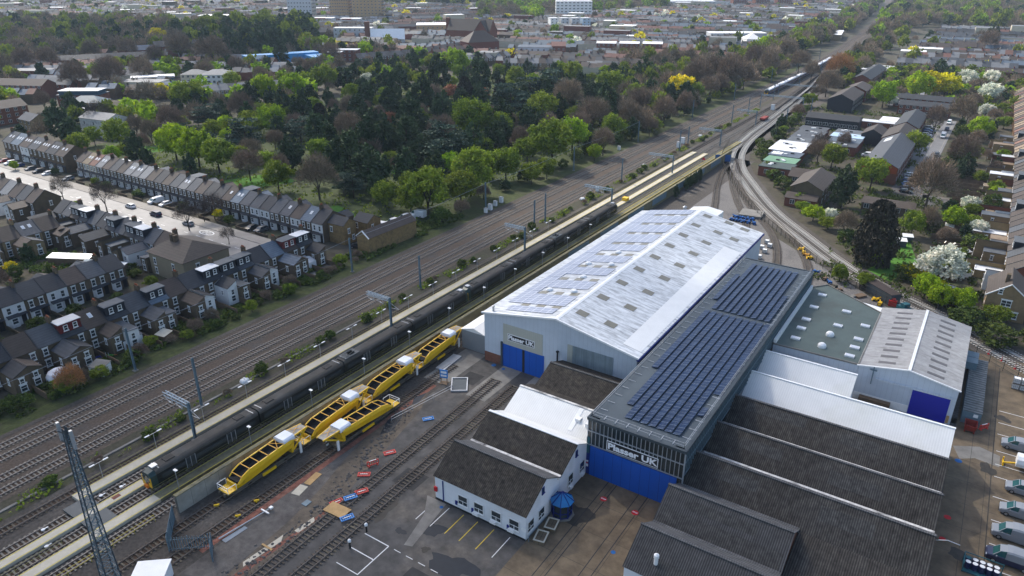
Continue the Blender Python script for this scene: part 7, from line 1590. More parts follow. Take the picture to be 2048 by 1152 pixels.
def tree(kind, x, y, w_, h, z=0.):
    i = len(PLACED); s = i % NV[kind]; tm, cm = TREE[kind, s]
    nm, d = KN[kind]
    t = thing(nm, '', 'shrub' if kind == 'S' else 'tree', (x, y, z), (i * 2.399) % 6.28); t.scale = (w_, w_, h)
    link('trunk', tm, t); link('crown', cm, t)
    PLACED.append((t, kind, x, y, w_, h)); return t
for k, x, y, w_, h in TREES:
    f_ = 1.25 if zone(x, y)[0] == 'cemetery' else 1.12
    tree(k, x, y, w_ * f_, h * (1.12 if f_ > 1.2 else 1.05))
# shrubs along the bush strip, banks and gardens
rr = random.Random(12)
for k in range(44):
    y = 36 + k * 7.6 + rr.uniform(-3, 3); s = rr.uniform(1.6, 3.4)
    tree(rr.choice('SSSBS'), -110 + rr.uniform(-1.0, 1.2), y, s, s * rr.uniform(.6, .9))
for k in range(34):
    y = 26 + k * 3.2 + rr.uniform(-1, 1); s = rr.uniform(2.2, 4.4); tree(rr.choice('SSBSBG'), -137.2 + rr.uniform(-2.6, 2.4), y, s, s * rr.uniform(.6, 1.0))
for k in range(20):
    y = 168 + k * 13 + rr.uniform(-4, 4); s = rr.uniform(4, 7.5); tree(rr.choice('SBSGD'), -139 + rr.uniform(-3, 2.5), y, s, s * rr.uniform(.7, 1.0))
for x, y, w_, h, k in ((-182, 92, 4, 2.6, 'S'), (-177.5, 90.5, 3.5, 2.4, 'S'), (-168.5, 70, 4.2, 2.8, 'S'), (-168.6, 62, 4.6, 2.8, 'S'), (-168, 80, 3, 2, 'S'), (-211, 80, 5, 5.5, 'D'), (-208, 74, 3.5, 3, 'Y'), (-197, 79, 4, 3.6, 'S'), (-191, 92, 3, 2.5, 'S'), (-168, 89, 4, 3, 'G'), (-203, 73, 4, 4, 'S'), (-181, 76.5, 3.2, 2.6, 'Y'), (-196, 66, 8, 7, 'B'), (-205, 55, 8, 7, 'D'), (-182, 62, 5, 4, 'D'), (-190, 60, 6, 5, 'S'), (-167, 52, 4, 3, 'S'), (-200, 132, 3.4, 3, 'Y'), (-217, 131, 4, 3.4, 'S'), (-243, 131, 4.5, 3.2, 'S'), (-262, 130.5, 4, 3.4, 'S'), (-270, 131, 3.4, 3, 'G'), (-298, 130.4, 4, 3, 'D'), (-193, 131, 4, 3, 'S'), (-238, 107, 3.6, 3.6, 'L'), (-243, 110, 4, 4.2, 'G'), (-158, 104, 5, 2.6, 'S'), (-158.6, 98, 4, 2.4, 'S')): tree(k, x, y, w_, h)
path = offset(LOOP, 9.5)
for i, (x, y) in enumerate(path):
    if i % 3 == 0 and 118 < y < 440 and x < 46: s = rr.uniform(4, 7.5); tree(rr.choice('SSGSLS'), x + rr.uniform(-1, 2.5), y + rr.uniform(-1, 2), s, s * rr.uniform(.55, .8))
for x, y, w_, h, k in ((-8, 200, 6, 4, 'Y'), (-2, 196, 5, 3, 'Y'), (6, 178, 9, 5, 'S'), (12, 172, 9, 5, 'S'), (0, 188, 8, 5, 'S'), (22, 160, 10, 6, 'S'), (28, 155, 10, 6, 'G'), (-5, 214, 6, 4, 'D'), (-3, 236, 7, 5, 'B'), (-9, 246, 7, 6, 'S'), (2, 252, 6, 5, 'G'), (-4, 262, 7, 6, 'D'), (-10, 300, 9, 8, 'B'), (-6, 312, 9, 8, 'D'), (-9, 330, 8, 8, 'S'), (-4, 345, 9, 8, 'G'), (-8, 362, 9, 9, 'D'), (-3, 380, 9, 8, 'B'), (-9, 396, 8, 7, 'S'), (-5, 414, 9, 9, 'B'), (-10, 436, 10, 9, 'B'), (-3, 455, 9, 8, 'W'), (-10, 480, 11, 10, 'B'), (-84, 330, 5, 4, 'S'), (-83, 350, 6, 5, 'D'), (-86, 372, 7, 7, 'D'), (-85, 402, 9, 8, 'B'), (-88, 440, 9, 8, 'G'), (-90, 470, 10, 9, 'B'), (-95, 505, 12, 11, 'B'), (-101, 585, 13, 12, 'B'), (-100, 625, 13, 12, 'B')): tree(k, x, y, w_, h)
for k in range(26): s = rr.uniform(4.5, 8); tree(rr.choice('GSBSLGDB'), rr.uniform(1, 8), 206 + k * 12 + rr.uniform(-4, 4), s, s * rr.uniform(.75, 1.05))
for k, (x, y) in enumerate(((-85.4, 233), (-86, 244.4), (-86.1, 248.4), (-86, 253.2), (-86.2, 258.4))): tree('D', x, y, 3.0, 5.2)
# labels: rank each kind within its zone from a landmark
zs = {}
for rec in PLACED:
    zn, lm, ln = zone(rec[2], rec[3]); zs.setdefault((zn, rec[1]), []).append((math.dist(lm, rec[2:4]), rec, ln))
for (zn, kd), l in zs.items():
    l.sort(key=lambda q_: q_[0])
    for i, (dist, rec, ln) in enumerate(l):
        size = 'small ' if rec[4] < 5 and kd != 'S' else 'wide ' if rec[4] > 16 else ''
        rec[0]['label'] = f'{size}{KN[kd][1]} {ZN[zn]}, {nth(i + 1)} from {ln}'; rec[0]['group'] = f'{KN[kd][1]}s {ZN[zn]}'
# low growth as stuff: brambles and weeds over the banks and in the bush strip
def cover(name, n, fx, m, size, seed, tints=(.6, 1.4), hz=.5):
    global rng; rng = np.random.default_rng(seed); P = np.array([fx(rng) for _ in range(n)]); P[:, 2] += rng.uniform(0, hz, n); V, T = cards(P, size, rng.uniform(*tints, n), .6, 1., np.array([0, 0, 1.]))
    return tag(link(name, quads_mesh(name, V, T, m)), kind='stuff')
def offloop(f, r):
    while True:
        p = f(r, -84, -20, 232, 445, .4)
        if all(math.dist(p[:2], q_) > 10.5 for q_ in LOOP) and min(LOOP, key=lambda q_: math.dist(p[:2], q_))[0] < p[0]: return p
def clump(r, x0, x1, y0, y1, f):
    while True:
        x, y = r.uniform(x0, x1), r.uniform(y0, y1)
        if math.sin(x * .9 + y * .35) + math.sin(y * .23 + 1.3) + math.sin(x * .31 - y * .61) > f: return (x, y, 0)
cover('undergrowth', 9000, lambda r: clump(r, -142, -134.5, 10, 180, .1), TM['S'], .3, 3, hz=.9)
cover('undergrowth', 4200, lambda r: clump(r, -111.8, -108.4, 20, 420, .2), TM['G'], .22, 4, hz=.7)
cover('undergrowth', 9000, lambda r: clump(r, -166, -134, 20, 124, .5), TM['S'], .28, 5, hz=.8)
cover('undergrowth', 9000, lambda r: clump(r, -222, -176, 48, 96, .3), TM['S'], .28, 6, hz=.8)
cover('undergrowth', 7000, lambda r: clump(r, -30, 10, 185, 300, .2), TM['S'], .32, 7, hz=.8)
cover('undergrowth', 9000, lambda r: offloop(clump, r), TM['S'], .35, 9, hz=.9)
cover('cemetery_undergrowth', 16000, lambda r: clump(r, -320, -142, 142, 470, .3), TM['G'], .4, 8, hz=1.0)
# ================================================================ TOWN BEYOND THE CEMETERY
def inside(x, y, P):
    c = False; n = len(P)
    for i in range(n):
        (x0, y0), (x1, y1) = P[i], P[(i + 1) % n]
        if (y0 > y) != (y1 > y) and x < (x1 - x0) * (y - y0) / (y1 - y0) + x0: c = not c
    return c
m_bluewrap = mat('blue_sheeting', (.03, .3, .62), .5, .2, .3, spec=.4); m_tanb = mat('tan_cladding', (.42, .28, .15), .8, .12, .4); m_greyp = mat('pale_grey_cladding', (.5, .52, .54), .6, .1, .4); m_mans = mat('blue_mansard', (.03, .075, .11), .5, .15, .4); m_greent = mat('green_tint_glass', (.2, .35, .38), .2, .1, .4, spec=.6)
CAMF = rad(33.4)
FOOT = []
def big(x, y, rz, w, d, h, label, wall, roof, kind='flat', **k):
    c_, s_ = math.cos(rz), math.sin(rz)
    for q_ in range(max(1, int(w / 14)) + 1): u_ = w * q_ / max(1, int(w / 14)); FOOT.append((x + c_ * u_ - s_ * d / 2, y + s_ * u_ + c_ * d / 2, d / 2 + 7))
    return block(x, y, rz, w, d, h, label, wall, roof, kind, **k)
# left middle ground
big(-358.5, 173.5, rad(8), 19, 11, 8.5, 'weathered white hall with stained wall behind the street terrace', mat('stained_render', (.58, .57, .54), .85, .12, .6, alt=(.25, .25, .24), altsc=.5, altamt=.45), r_grey, 'gable', rise=2.2, nwin=3, winw=.8, name='white_hall', cat='hall')
big(-415, 150, H90, 27, 12, 8.2, 'tall brown brick block with brown roof at the picture edge', h_brickr, r_brown, 'gable', rise=3, nwin=7, fl=3)
big(-398, 164, 0, 12, 9, 5.2, 'yellow brick house with blue dormer beside the dark evergreen', h_bricky, r_slate, 'gable', rise=2.6, nwin=3, name='brick_house', cat='house')
t = big(-447, 207, rad(35), 24, 12, 6, 'red and yellow brick flats under a blue mansard with flat white roof', h_brickr, m_mans, 'flat', nwin=6); MB().box(1, 23, 1, 11, 6.25, 8.2).build('mansard', m_mans, t); MB().box(.6, 23.4, .6, 11.4, 8.2, 8.4).build('top_roof', r_white, t)
t = big(-424, 200, rad(35), 19, 12, 5, 'yellow brick flats with grey mansard and white extensions', h_bricky, m_mans, 'hip', rise=3, nwin=5); MB().box(2, 16, -8, -1, 0, 3).build('white_extension', r_white, t)
big(-505, 200, rad(25), 32, 12, 8, 'red brick terrace of flats at the picture edge below the woods', h_brickr, r_brown, 'gable', rise=3, nwin=9, fl=3)
big(-500, 222, rad(28), 22, 10, 6, 'grey-roofed villas with white bays near the two brown domed trees', h_brickr, r_grey, 'gable', rise=3.2, nwin=6)
t = big(-468, 264, rad(58), 26, 14, 6.5, 'yellow brick hall with white flat roof and dark glazed slope', h_bricky, r_white, 'flat', nwin=7); MB().slab([(0, -.6, 5.0), (26, -.6, 5.0), (26, .6, 7.2), (0, .6, 7.2)], .2).build('glazed_slope', m_mans, t)
big(-446, 285, rad(40), 16, 12, 8.5, 'cream rendered hotel wing with pale hipped roof, nearer the yellow hall', h_cream, r_grey, 'hip', rise=2.6, nwin=5, fl=3)
big(-430, 289, rad(40), 19, 13, 9, 'white rendered hotel with pale hipped roof and dark windows', h_white, r_grey, 'hip', rise=2.8, nwin=6, fl=3, wins='fe')
big(-600, 288, rad(62), 74, 12, 7, 'very long dark-roofed school range behind the two brown domed trees', h_brickr, r_dark, 'gable', rise=3, nwin=16)
big(-618, 352, rad(55), 30, 12, 7.5, 'pale slate-roofed school wing beside the long dark range', h_brickr, r_blue, 'gable', rise=3.4, nwin=7)
t = big(-602, 366, rad(62), 36, 14, 10, 'dark-roofed brick school hall with white cross windows', h_brickr, r_dark, 'gable', rise=4, nwin=2, fl=1, winw=.01)
for x in (8, 18, 28): MB().box(x - .5, x + .5, -.15, 0, 1.5, 8).box(x - 1.6, x + 1.6, -.15, 0, 4.6, 5.6).build('cross_window', m_frame, t)
t = big(-492, 372, rad(66), 58, 12, 8.5, 'building wrapped in bright blue scaffold sheeting in the woods', m_bluewrap, m_bluewrap, 'flat', nwin=2, fl=1, winw=.01, name='wrapped_building'); MB().box(46, 62, -24, 0, 0, 7.5).build('blue_wing', m_bluewrap, t); MB().box(6, 16, -.2, 0, 6, 9).build('white_sheet', m_whitep, t)
big(-475, 434, rad(30), 30, 11, 9, 'red-brown flats right of the blue sheeted building', h_brickr, r_flat, 'flat', nwin=7, fl=3)
big(-452, 415, rad(30), 13, 11, 10, 'narrow red-brown flats block among trees beside the blue sheeting', h_brickr, r_flat, 'flat', nwin=3, fl=3)
big(-598, 566, CAMF, 40, 15, 12, 'grey rendered villa block behind the dark evergreens', m_greyp, r_flat, 'flat', nwin=8, fl=3)
# the church and landmarks
t = big(-478, 606, rad(14), 46, 20, 13, 'great dark brick church with steep brown roof and transept', h_brickr, r_brown, 'gable', rise=10, nwin=9, fl=1, winw=.9, name='church', cat='church')
MB().ext([(0, 0), (14, 0), (14, 13), (7, 22.5), (0, 13)], -4, 24, 'y').build('transept', h_brickr, t, (31, 0, 0)); MB().slab([(30.7, -4.2, 12.9), (38, -4.2, 22.8), (38, 24.2, 22.8), (30.7, 24.2, 12.9)], .3).slab([(38, -4.2, 22.8), (45.3, -4.2, 12.9), (45.3, 24.2, 12.9), (38, 24.2, 22.8)], .3).build('transept_roof', r_brown, t); MB().box(-4.5, -1, 8, 12, 0, 24).build('church_tower', h_brickr, t)
big(-402, 540, rad(60), 30, 20, 10, 'big brick hall with brown hipped roof below the church', h_brickr, r_brown, 'hip', rise=9, nwin=5, fl=1, name='church_hall', cat='hall')
t = big(-545, 566, CAMF + .12, 34, 15, 5, 'hall with broad white pitched roof left of the church', m_greyp, r_white, 'gable', rise=8, nwin=4, fl=1, eaves=1.5); MB().box(-6, -1, 6, 11, 0, 20).build('brick_tower', h_brickr, t)
t = big(-560, 655, CAMF + .1, 42, 34, 11, 'orange brick leisure block with white roof behind the church', m_tanb, r_white, 'flat', nwin=8, fl=2); MB().box(22, 42, -8, -.2, 0, 6).build('tan_wing', m_tanb, t)
for (x, y, w_, h_, m_, l) in ((-872, 742, 34, 40, m_greyp, 'unfinished grey tower with scaffold'), (-812, 766, 26, 32, m_tanb, 'tan apartment tower, middle of three'), (-772, 770, 40, 32, m_tanb, 'tan apartment tower with dark balconies, nearest the leisure block')):
    t = big(x, y, CAMF, w_, 26, h_, l, m_, r_flat, 'flat', nwin=8, fl=8, name='apartment_tower', wins='fe', winw=1.8)
    b = MB()
    for k in range(8): b.box(w_ - .2, w_ + 2, 2, 24, k * h_ / 8 + 1, k * h_ / 8 + 1.4)
    b.build('balconies', m_steeld, t)
for k, (x, y) in enumerate(((-905, 655), (-862, 672), (-818, 690), (-775, 700), (-738, 712))): t = big(x, y, CAMF, 26, 16, 8, f'white-roofed flats with a red front, {nth(k + 1)} of five before the towers', m_greyp, r_white, 'flat', nwin=5, fl=2); MB().box(2, 16, -.3, 0, 4, 8.4).build('red_front', m_rust, t)
big(-960, 655, CAMF, 60, 30, 7, 'long white warehouse roof beyond the evergreen wood', m_greyp, r_white, 'flat', nwin=6, fl=1, name='warehouse')
t = big(-560, 965, CAMF, 52, 20, 24, 'white modern apartment block with stacked glazed storeys', m_whitep, r_white, 'flat', nwin=9, fl=6, winw=3.2, wins='fe'); 
for k in range(4): big(-475 + k * 11, 806 + k * 7, CAMF + .2, 10, 14, 13, ('white', 'pale grey', 'lilac grey', 'pale blue')[k] + ' slab of the stepped flats below the white apartment block', [m_whitep, m_greyp, m_greyp, m_fb][k], r_flat, 'flat', nwin=2, fl=4)
t = big(-352, 543, CAMF - .15, 30, 15, 9, 'white wedge-roofed surgery at the foot of the main street', m_greyp, r_blue, 'gable', rise=1.2, nwin=6, name='surgery')
big(-326, 556, CAMF, 12, 14, 10, 'red brick house with red roof beside the white surgery', h_brickr, r_red, 'gable', rise=3, nwin=3, name='brick_house', cat='house')
for k in range(3): big(-306 + k * 18, 600 + k * 9, CAMF - .2, 17, 11, 10, f'brown flats with white sloping roof and glass balconies, {nth(k + 1)} from main street', h_brickr, r_white, 'gable', rise=1.3, nwin=4, fl=3)
big(-212, 730, CAMF, 14, 18, 8, 'cream round-roofed hall beside the railway trees', m_tarp, m_tarp, 'hip', rise=5, nwin=3, fl=1, name='hall'); big(-262, 772, CAMF, 58, 20, 8, 'long white factory roof with sawtooth gables', m_greyp, r_white, 'flat', nwin=8, fl=1, name='factory')
big(-150, 850, rad(98), 60, 12, 6, 'station building with white canopy beside the far tracks', h_bricky, r_white, 'flat', nwin=8, fl=1, name='station')
big(-640, 1385, CAMF, 150, 40, 22, 'very large pale office block on the horizon', m_greyp, r_white, 'flat', nwin=22, fl=6); big(-560, 1330, CAMF, 110, 30, 10, 'low white complex before the pale office block', m_greyp, r_white, 'flat', nwin=14, fl=2)
for k in range(3): big(-440 + k * 34, 1400 + k * 22, CAMF, 26, 20, 26, f'dark red apartment block on the skyline, {nth(k + 1)} from the pale office block', h_brickr, r_felt, 'flat', nwin=6, fl=8)
big(-330, 1700, CAMF, 90, 40, 8, 'far white warehouse roofs near the vanishing railway', m_greyp, r_white, 'flat', nwin=8, fl=1, name='warehouse')
t = thing('memorial_spire', 'pale stone gabled chapel porch among the cemetery trees', 'monument', (-276, 364, 0), CAMF); MB().ext([(-1.6, 0), (1.6, 0), (1.6, 6), (0, 11), (-1.6, 6)], -.8, .8, 'y').build('porch', m_platform, t); MB().box(-2.2, -1.6, -.9, .9, 0, 8).box(1.6, 2.2, -.9, .9, 0, 8).build('buttress', m_platform, t)
tag(MB().lathe((0, 0, 0), [(.5, 0), (.35, 14), (.6, 15), (.1, 16)], 10).build('white_pole', m_whitep, None, (-158, 585, 0)), 'tall white pole standing beside the far railway trees', 'pole')

# individual terraced houses nearest the camera in the far town
TV = [(h_brick, r_slate), (h_brick, r_brown), (h_brickr, r_brown), (h_brickr, r_red), (h_bricky, r_grey), (h_white, r_slate), (h_brick, r_grey), (h_brickr, r_dark)]
rr = random.Random(31)
def hrow(x, y, rz, n, w_, vs, label, front=None, d=9, he=5.6, hr=8.6, outr=False):
    """n houses along local +x from (x, y)"""
    c, s = math.cos(rz), math.sin(rz)
    for i in range(n):
        wl, rf = TV[vs[i % len(vs)]]
        house(x + c * i * w_, y + s * i * w_, rz, w_, d, he, hr, wl, rf, hl(wl, rf, '', nth(i + 1) + ' along', label), label, lod=1, chim=i % 2 == 0, party=False, front=front if front and i % 3 == 1 else None)
        FOOT.append((x + c * i * w_, y + s * i * w_, 9))
hrow(-392, 262, rad(62), 13, 5.2, [4, 6, 4, 0], 'pale-roofed row below the white hotel', h_white)
hrow(-432, 432, rad(70), 15, 5.2, [7, 0, 7], 'dark row left of the red terraces')
hrow(-415, 490, rad(92), 17, 5.4, [2, 7, 2], 'red terraces before the church')
hrow(-397, 488, rad(92), 12, 5.4, [2, 2, 3], 'second red terrace before the church')
hrow(-352, 448, rad(80), 13, 5.2, [6, 0, 6, 1], 'row climbing towards the surgery')
hrow(-318, 470, rad(30), 10, 5.4, [0, 6, 1], 'row behind the cemetery bare trees')
hrow(-300, 505, rad(15), 14, 5.4, [2, 1, 2, 0], 'low row before the brown flats')
hrow(-262, 590, rad(12), 15, 5.6, [3, 2, 3], 'red-brown row facing the railway wood')
hrow(-262, 640, rad(12), 15, 5.6, [3, 6, 2, 4], 'second red-brown row facing the railway wood')
hrow(-70, 640, rad(5), 14, 5.6, [4, 0, 6], 'pale row at the top of the estate'); hrow(-60, 690, rad(5), 14, 5.6, [3, 4, 2], 'tan row above the estate'); hrow(-75, 740, rad(5), 16, 5.6, [6, 3, 0], 'upper row above the estate')
# everything farther: rows merged into one sea of roofs
WL = [(-1167, 455), (-1084, 530), (-994, 569), (-854, 584), (-750, 671), (-567, 518), (-580, 428), (-572, 373), (-652, 363), (-639, 305), (-630, 236), (-760, 230), (-1000, 330)]
WRL = [(-183, 646), (-190, 807), (-191, 1003), (-222, 1368), (-253, 1710), (-237, 1722), (-183, 1215), (-157, 914), (-153, 710), (-153, 583)]
WRR = [(-122, 858), (-157, 1208), (-207, 1741), (120, 1908), (120, 1055), (-14, 1054), (-67, 1085), (-100, 1029), (-96, 839)]
BAND = [(-1500, 1280), (-923, 1450), (-802, 1177), (-797, 1106), (-947, 1121), (-1133, 1025)]; BAND2 = [(-641, 889), (-575, 933), (-513, 1258), (-589, 1443), (-917, 1273)]
BELT = [(-272, 578), (-183, 646), (-153, 583), (-143, 432), (-139, 333), (-139, 295), (-169, 313), (-204, 436)]
CEM = [(-330, 141), (-143, 141), (-138, 300), (-150, 450), (-250, 480), (-330, 430), (-370, 300), (-345, 190)]
POLY = [WL, WRL, WRR, BAND, BAND2, BELT, CEM]
def free(x, y, r=8):
    if abs(x - (-121 + bend(max(-500, min(2600, y))))) < 45: return False
    for P in POLY:
        if inside(x, y, P): return False
    for fx, fy, fr_ in FOOT:
        if abs(x - fx) < fr_ + r * .3 and abs(y - fy) < fr_ + r * .3: return False
    return True
mats_t = [h_brick, h_brickr, h_cream, r_slate, r_brown, r_grey, r_red, r_white, r_dark, r_blue]
def roofs(name, x0, x1, y0, y1, ang, seed, pitch=34, cut=None):
    b = MB(); rr = random.Random(seed); c, s = math.cos(ang), math.sin(ang); cx, cy = (x0 + x1) / 2, (y0 + y1) / 2; D = math.hypot(x1 - x0, y1 - y0) / 2
    v = -D
    while v < D:
        for off in (0, 21):
            u = -D; rf = rr.choice([3, 3, 4, 4, 5, 6, 8]); wl = rr.choice([0, 0, 1, 2]); ww = rr.uniform(5, 6.5); gap = 0
            while u < D:
                x, y = cx + c * u - s * (v + off), cy + s * u + c * (v + off)
                if gap > 0: gap -= 1
                elif rr.random() < .05: gap = rr.randint(1, 4); rf = rr.choice([3, 3, 4, 4, 5, 6, 8, 9]); wl = rr.choice([0, 0, 1, 2])
                elif x0 < x < x1 and y0 < y < y1 and free(x, y):
                    if rr.random() < .016:
                        W2, H2 = rr.uniform(14, 30), rr.uniform(7, 13); b.box(0, W2, 0, 13, 0, H2, rr.choice([0, 1, 2, 2, 2]), lambda px, py, pz: (x + c * px - s * py, y + s * px + c * py, pz)); b.m[-2] = rr.choice([7, 5, 5, 8]); u += W2; continue
                    if rr.random() < .2: rf = rr.choice([3, 4, 5, 6, 8, 9])
                    h = rr.uniform(5, 6); k = rr.random(); d = 8.5
                    T = lambda px, py, pz: (x + c * px - s * py, y + s * px + c * py, pz)
                    P = [T(0, 0, 0), T(ww, 0, 0), T(ww, d, 0), T(0, d, 0), T(0, 0, h), T(ww, 0, h), T(ww, d, h), T(0, d, h), T(0, d / 2, h + 2.6), T(ww, d / 2, h + 2.6)]
                    o = len(b.v); b.v.extend(P)
                    for q, m_ in (((0, 1, 5, 4), wl), ((2, 3, 7, 6), wl), ((1, 2, 6, 9, 5), wl), ((3, 0, 4, 8, 7), wl), ((4, 5, 9, 8), rf), ((6, 7, 8, 9), rf)): b.f.append(tuple(o + i for i in q)); b.m.append(m_)
                    if k < .6: 
                        e = rr.uniform(3, 6); r2 = 7 if rr.random() < .6 else 5  # white share puts the far roofs' sun glint into their colour
                        for q_ in (b.box(.5, ww - 1, d, d + e, 0, 3, wl, T),): pass
                        b.m[-2] = r2
                    if k > .6: b.box(-.3, .3, d / 2 - .5, d / 2 + .5, h + 1.5, h + 3.8, wl, T)
                    if k > .8: b.box(.6, ww - .6, d * .12, d * .3, h - 2.2, h - .6, 2, T)
                u += ww
        v += pitch * rr.choice([1, 1, 1.3, 1.6])
    return tag(b.build(name, mats_t), kind='stuff')
roofs('town_houses', -560, -165, 470, 1000, .25, 1, 32); roofs('town_houses', -1150, -560, 560, 1100, 1.0, 2, 32); roofs('town_houses', -620, -190, 1000, 1750, .1, 3, 36); roofs('town_houses', -1900, -620, 1100, 2100, .7, 4, 40); roofs('town_houses', -1900, -1150, 480, 1100, .5, 5, 40); roofs('town_houses', -1000, -420, 180, 380, .5, 8, 34)
roofs('town_houses', -75, 150, 615, 1050, .08, 6, 32); roofs('town_houses', -620, 100, 1750, 2600, .3, 7, 44)
# far trees as masses
LOWP = {}
for k in 'LGBDYWO':
    V, T = CP[k, 0]; n = len(V); g_ = np.random.default_rng(5); idx = g_.choice(n, 230 if k not in 'BO' else 420, replace=False); c = V[idx].mean(1, keepdims=True); LOWP[k] = (c + (V[idx] - c) * (np.array([3.2, 3.2, 3.2]) if k not in 'BO' else np.array([2.6, 2.6, 2.6])), T.reshape(-1, 4)[idx])
def forest(name, pts, m_by):
    by = {}
    for k, x, y, w_, h in pts: by.setdefault(k, []).append((x, y, w_, h))
    for k, l in by.items():
        V0, T0 = LOWP[k]; g_ = np.random.default_rng(len(l)); Vs, Ts = [], []
        for x, y, w_, h in l:
            a = g_.uniform(0, 6.28); R_ = np.array([[math.cos(a), -math.sin(a), 0], [math.sin(a), math.cos(a), 0], [0, 0, 1.]]); Vs.append(V0 @ R_.T * np.array([w_, w_, h]) + np.array([x, y, 0])); Ts.append(T0 * g_.uniform(.7, 1.3))
        tag(link(name, quads_mesh(name, np.concatenate(Vs), np.concatenate(Ts).reshape(-1), TM[k]), None), kind='stuff')
rr = random.Random(77); pts = []
def fill(P, n, kinds, w0, w1, asp=1.05):
    xs = [p[0] for p in P]; ys = [p[1] for p in P]; k = 0
    for _ in range(n * 6):
        x, y = rr.uniform(min(xs), max(xs)), rr.uniform(min(ys), max(ys))
        if inside(x, y, P) and not any(abs(x - a) < r_ * .55 and abs(y - c) < r_ * .55 for a, c, r_ in FOOT):
            w_ = rr.uniform(w0, w1); pts.append((rr.choice(kinds), x, y, w_, w_ * asp * rr.uniform(.85, 1.2))); k += 1
            if k >= n: break
fill(WL, 900, 'BBBBBGGD', 11, 19, .95); fill([(-750, 671), (-567, 518), (-580, 428), (-572, 373), (-640, 420), (-720, 520)], 130, 'DDDDDG', 13, 20, 1.15); fill(WRL, 380, 'BBBBGLD', 10, 16); fill(WRR, 1300, 'BBBBBGGLD', 12, 20); fill(BAND, 500, 'DDBG', 14, 22); fill(BAND2, 360, 'BBBGL', 12, 20); fill(BELT, 260, 'BBBBGS'.replace('S', 'D'), 8, 13)
for _ in range(5200):
    x, y = rr.uniform(-1900, 150), rr.uniform(450, 2600)
    if free(x, y, 2) and (x < -165 or y > 600): w_ = rr.uniform(5, 12); pts.append((rr.choice('BBBGGLDDBWBBGY'), x, y, w_, w_ * rr.uniform(.9, 1.2)))
for _ in range(420):
    x, y = rr.uniform(-75, 12), rr.uniform(470, 640)
    if not (-46 < x < -34) and not any(abs(x - a) < r_ * .6 and abs(y - c) < r_ * .6 for a, c, r_ in FOOT): w_ = rr.uniform(4, 9); pts.append((rr.choice('BBGGDBL'), x, y, w_, w_ * .9))
for _ in range(520):
    x, y = rr.uniform(-560, -335), rr.uniform(142, 500)
    if x > -345 and y < 150: continue
    if not any(abs(x - a) < r_ * 1.15 and abs(y - c) < r_ * 1.15 for a, c, r_ in FOOT): w_ = rr.uniform(6, 13); pts.append((rr.choice('BBBGDDL'), x, y, w_, w_ * 1.1))
fill([(-108, 560), (-90, 480), (-80, 520), (-84, 600), (-90, 700), (-98, 860), (-116, 860), (-108, 650)], 110, 'BBBGD', 7, 12); fill([(-139, 430), (-133, 430), (-133, 640), (-152, 640), (-160, 560)], 60, 'BBBGS'.replace('S', 'B'), 6, 11)
forest('woodland', pts, None)
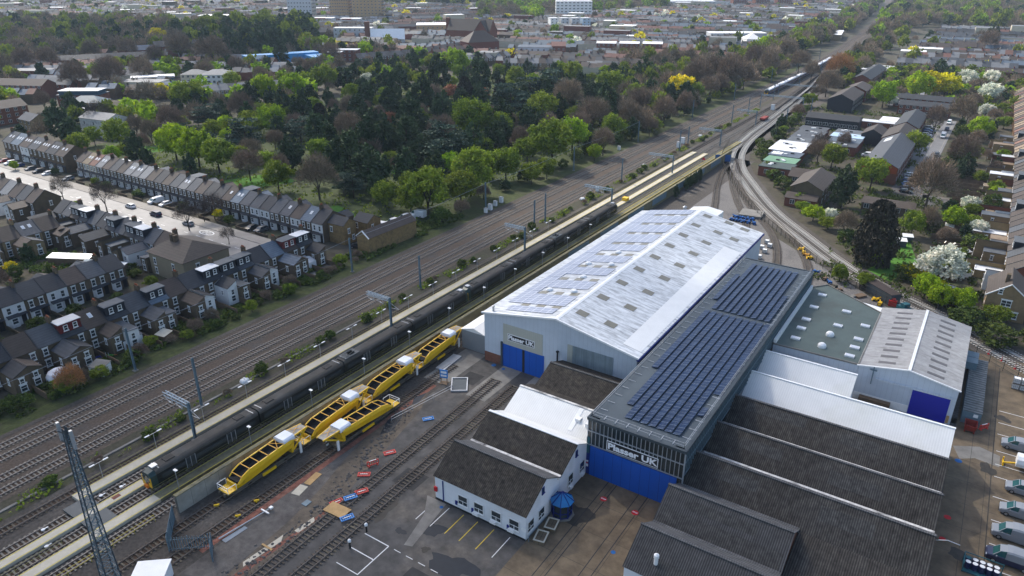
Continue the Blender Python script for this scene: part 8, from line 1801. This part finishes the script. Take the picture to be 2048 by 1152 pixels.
# cemetery: more individual trees between the measured ones
rr = random.Random(9); have = [(r_[2], r_[3], r_[4]) for r_ in PLACED]; new = []
for _ in range(6000):
    if len(new) >= 170: break
    x, y = rr.uniform(-335, -143), rr.uniform(150, 470)
    if not inside(x, y, CEM) or (x > -240 and y < 172) : continue
    w_ = rr.uniform(7, 11)
    if all(math.hypot(x - a, y - c) > (w_ + d_) * .36 for a, c, d_ in have): have.append((x, y, w_)); new.append((rr.choice('DDDGGBGCL'), x, y, w_))
k0 = len(PLACED)
for k, x, y, w_ in new: tree(k, x, y, w_, w_ * (1.25 if k == 'D' else 1.0))
byk = {}
for rec in PLACED[k0:]: byk.setdefault(rec[1], []).append((math.dist((-140, 460), rec[2:4]), rec))
for kd, l in byk.items():
    l.sort(key=lambda q_: q_[0])
    for i, (dd, rec) in enumerate(l): rec[0]['label'] = f'{KN[kd][1]} filling the cemetery wood, {nth(i + 1)} from the white train cab'; rec[0]['group'] = f'{KN[kd][1]}s in the cemetery'
# ================================================================ AIR
hb = MB().box(-2600, 700, -250, 3300, -1.2, 130)
hz = hb.mesh('haze', [])
mh = bpy.data.materials.new('haze_air'); mh.use_nodes = True; n_ = mh.node_tree; n_.nodes.remove(n_.nodes['Principled BSDF'])
pv = n_.nodes.new('ShaderNodeVolumePrincipled'); pv.inputs['Color'].default_value = (.7, .85, 1, 1); pv.inputs['Density'].default_value = .0001; pv.inputs['Anisotropy'].default_value = 0
n_.links.new(pv.outputs[0], n_.nodes['Material Output'].inputs['Volume']); hz.materials.append(mh)
tag(link('haze', hz), kind='stuff')
S.cycles.volume_step_rate = 1.0

# thin broken cloud between the sun and the near ground, far above the haze
mc = mat('cloud_vapour', (.95, .95, .95), 1., 0, 1., spec=0); n_ = mc.node_tree; tr_ = n_.nodes.new('ShaderNodeBsdfTransparent'); mx_ = n_.nodes.new('ShaderNodeMixShader'); mx_.inputs[0].default_value = .17
n_.links.new(tr_.outputs[0], mx_.inputs[1]); n_.links.new(n_.nodes['Principled BSDF'].outputs[0], mx_.inputs[2]); n_.links.new(mx_.outputs[0], n_.nodes['Material Output'].inputs['Surface'])
CH = 640.; CD = Vector((math.sin(rad(SUN_AZ)), math.cos(rad(SUN_AZ)), 0)) * (CH / math.tan(rad(SUN_EL)))
rr = random.Random(41)
for spots in ([(-55, 70, 150, 110)], [(-690, 400, 260, 110), (-230, 260, 60, 60)]):
    b = MB()
    for cx, cy, rx, ry in spots:
        for k in range(90 if rx > 100 else 14):
            a = rr.uniform(0, 6.28); q_ = rr.random() ** .5; x, y = cx + rx * q_ * math.cos(a), cy + ry * q_ * math.sin(a); s_ = rr.uniform(16, 46); z = rr.uniform(-10, 14)
            b.lathe((x + CD.x, y + CD.y, CH + z), [(.01, -s_ * .25), (s_ * .6, -s_ * .2), (s_, 0), (s_ * .8, s_ * .22), (s_ * .4, s_ * .36), (.01, s_ * .4)], 14)
    tag(b.build('cloud', mc, smooth=True), kind='stuff')
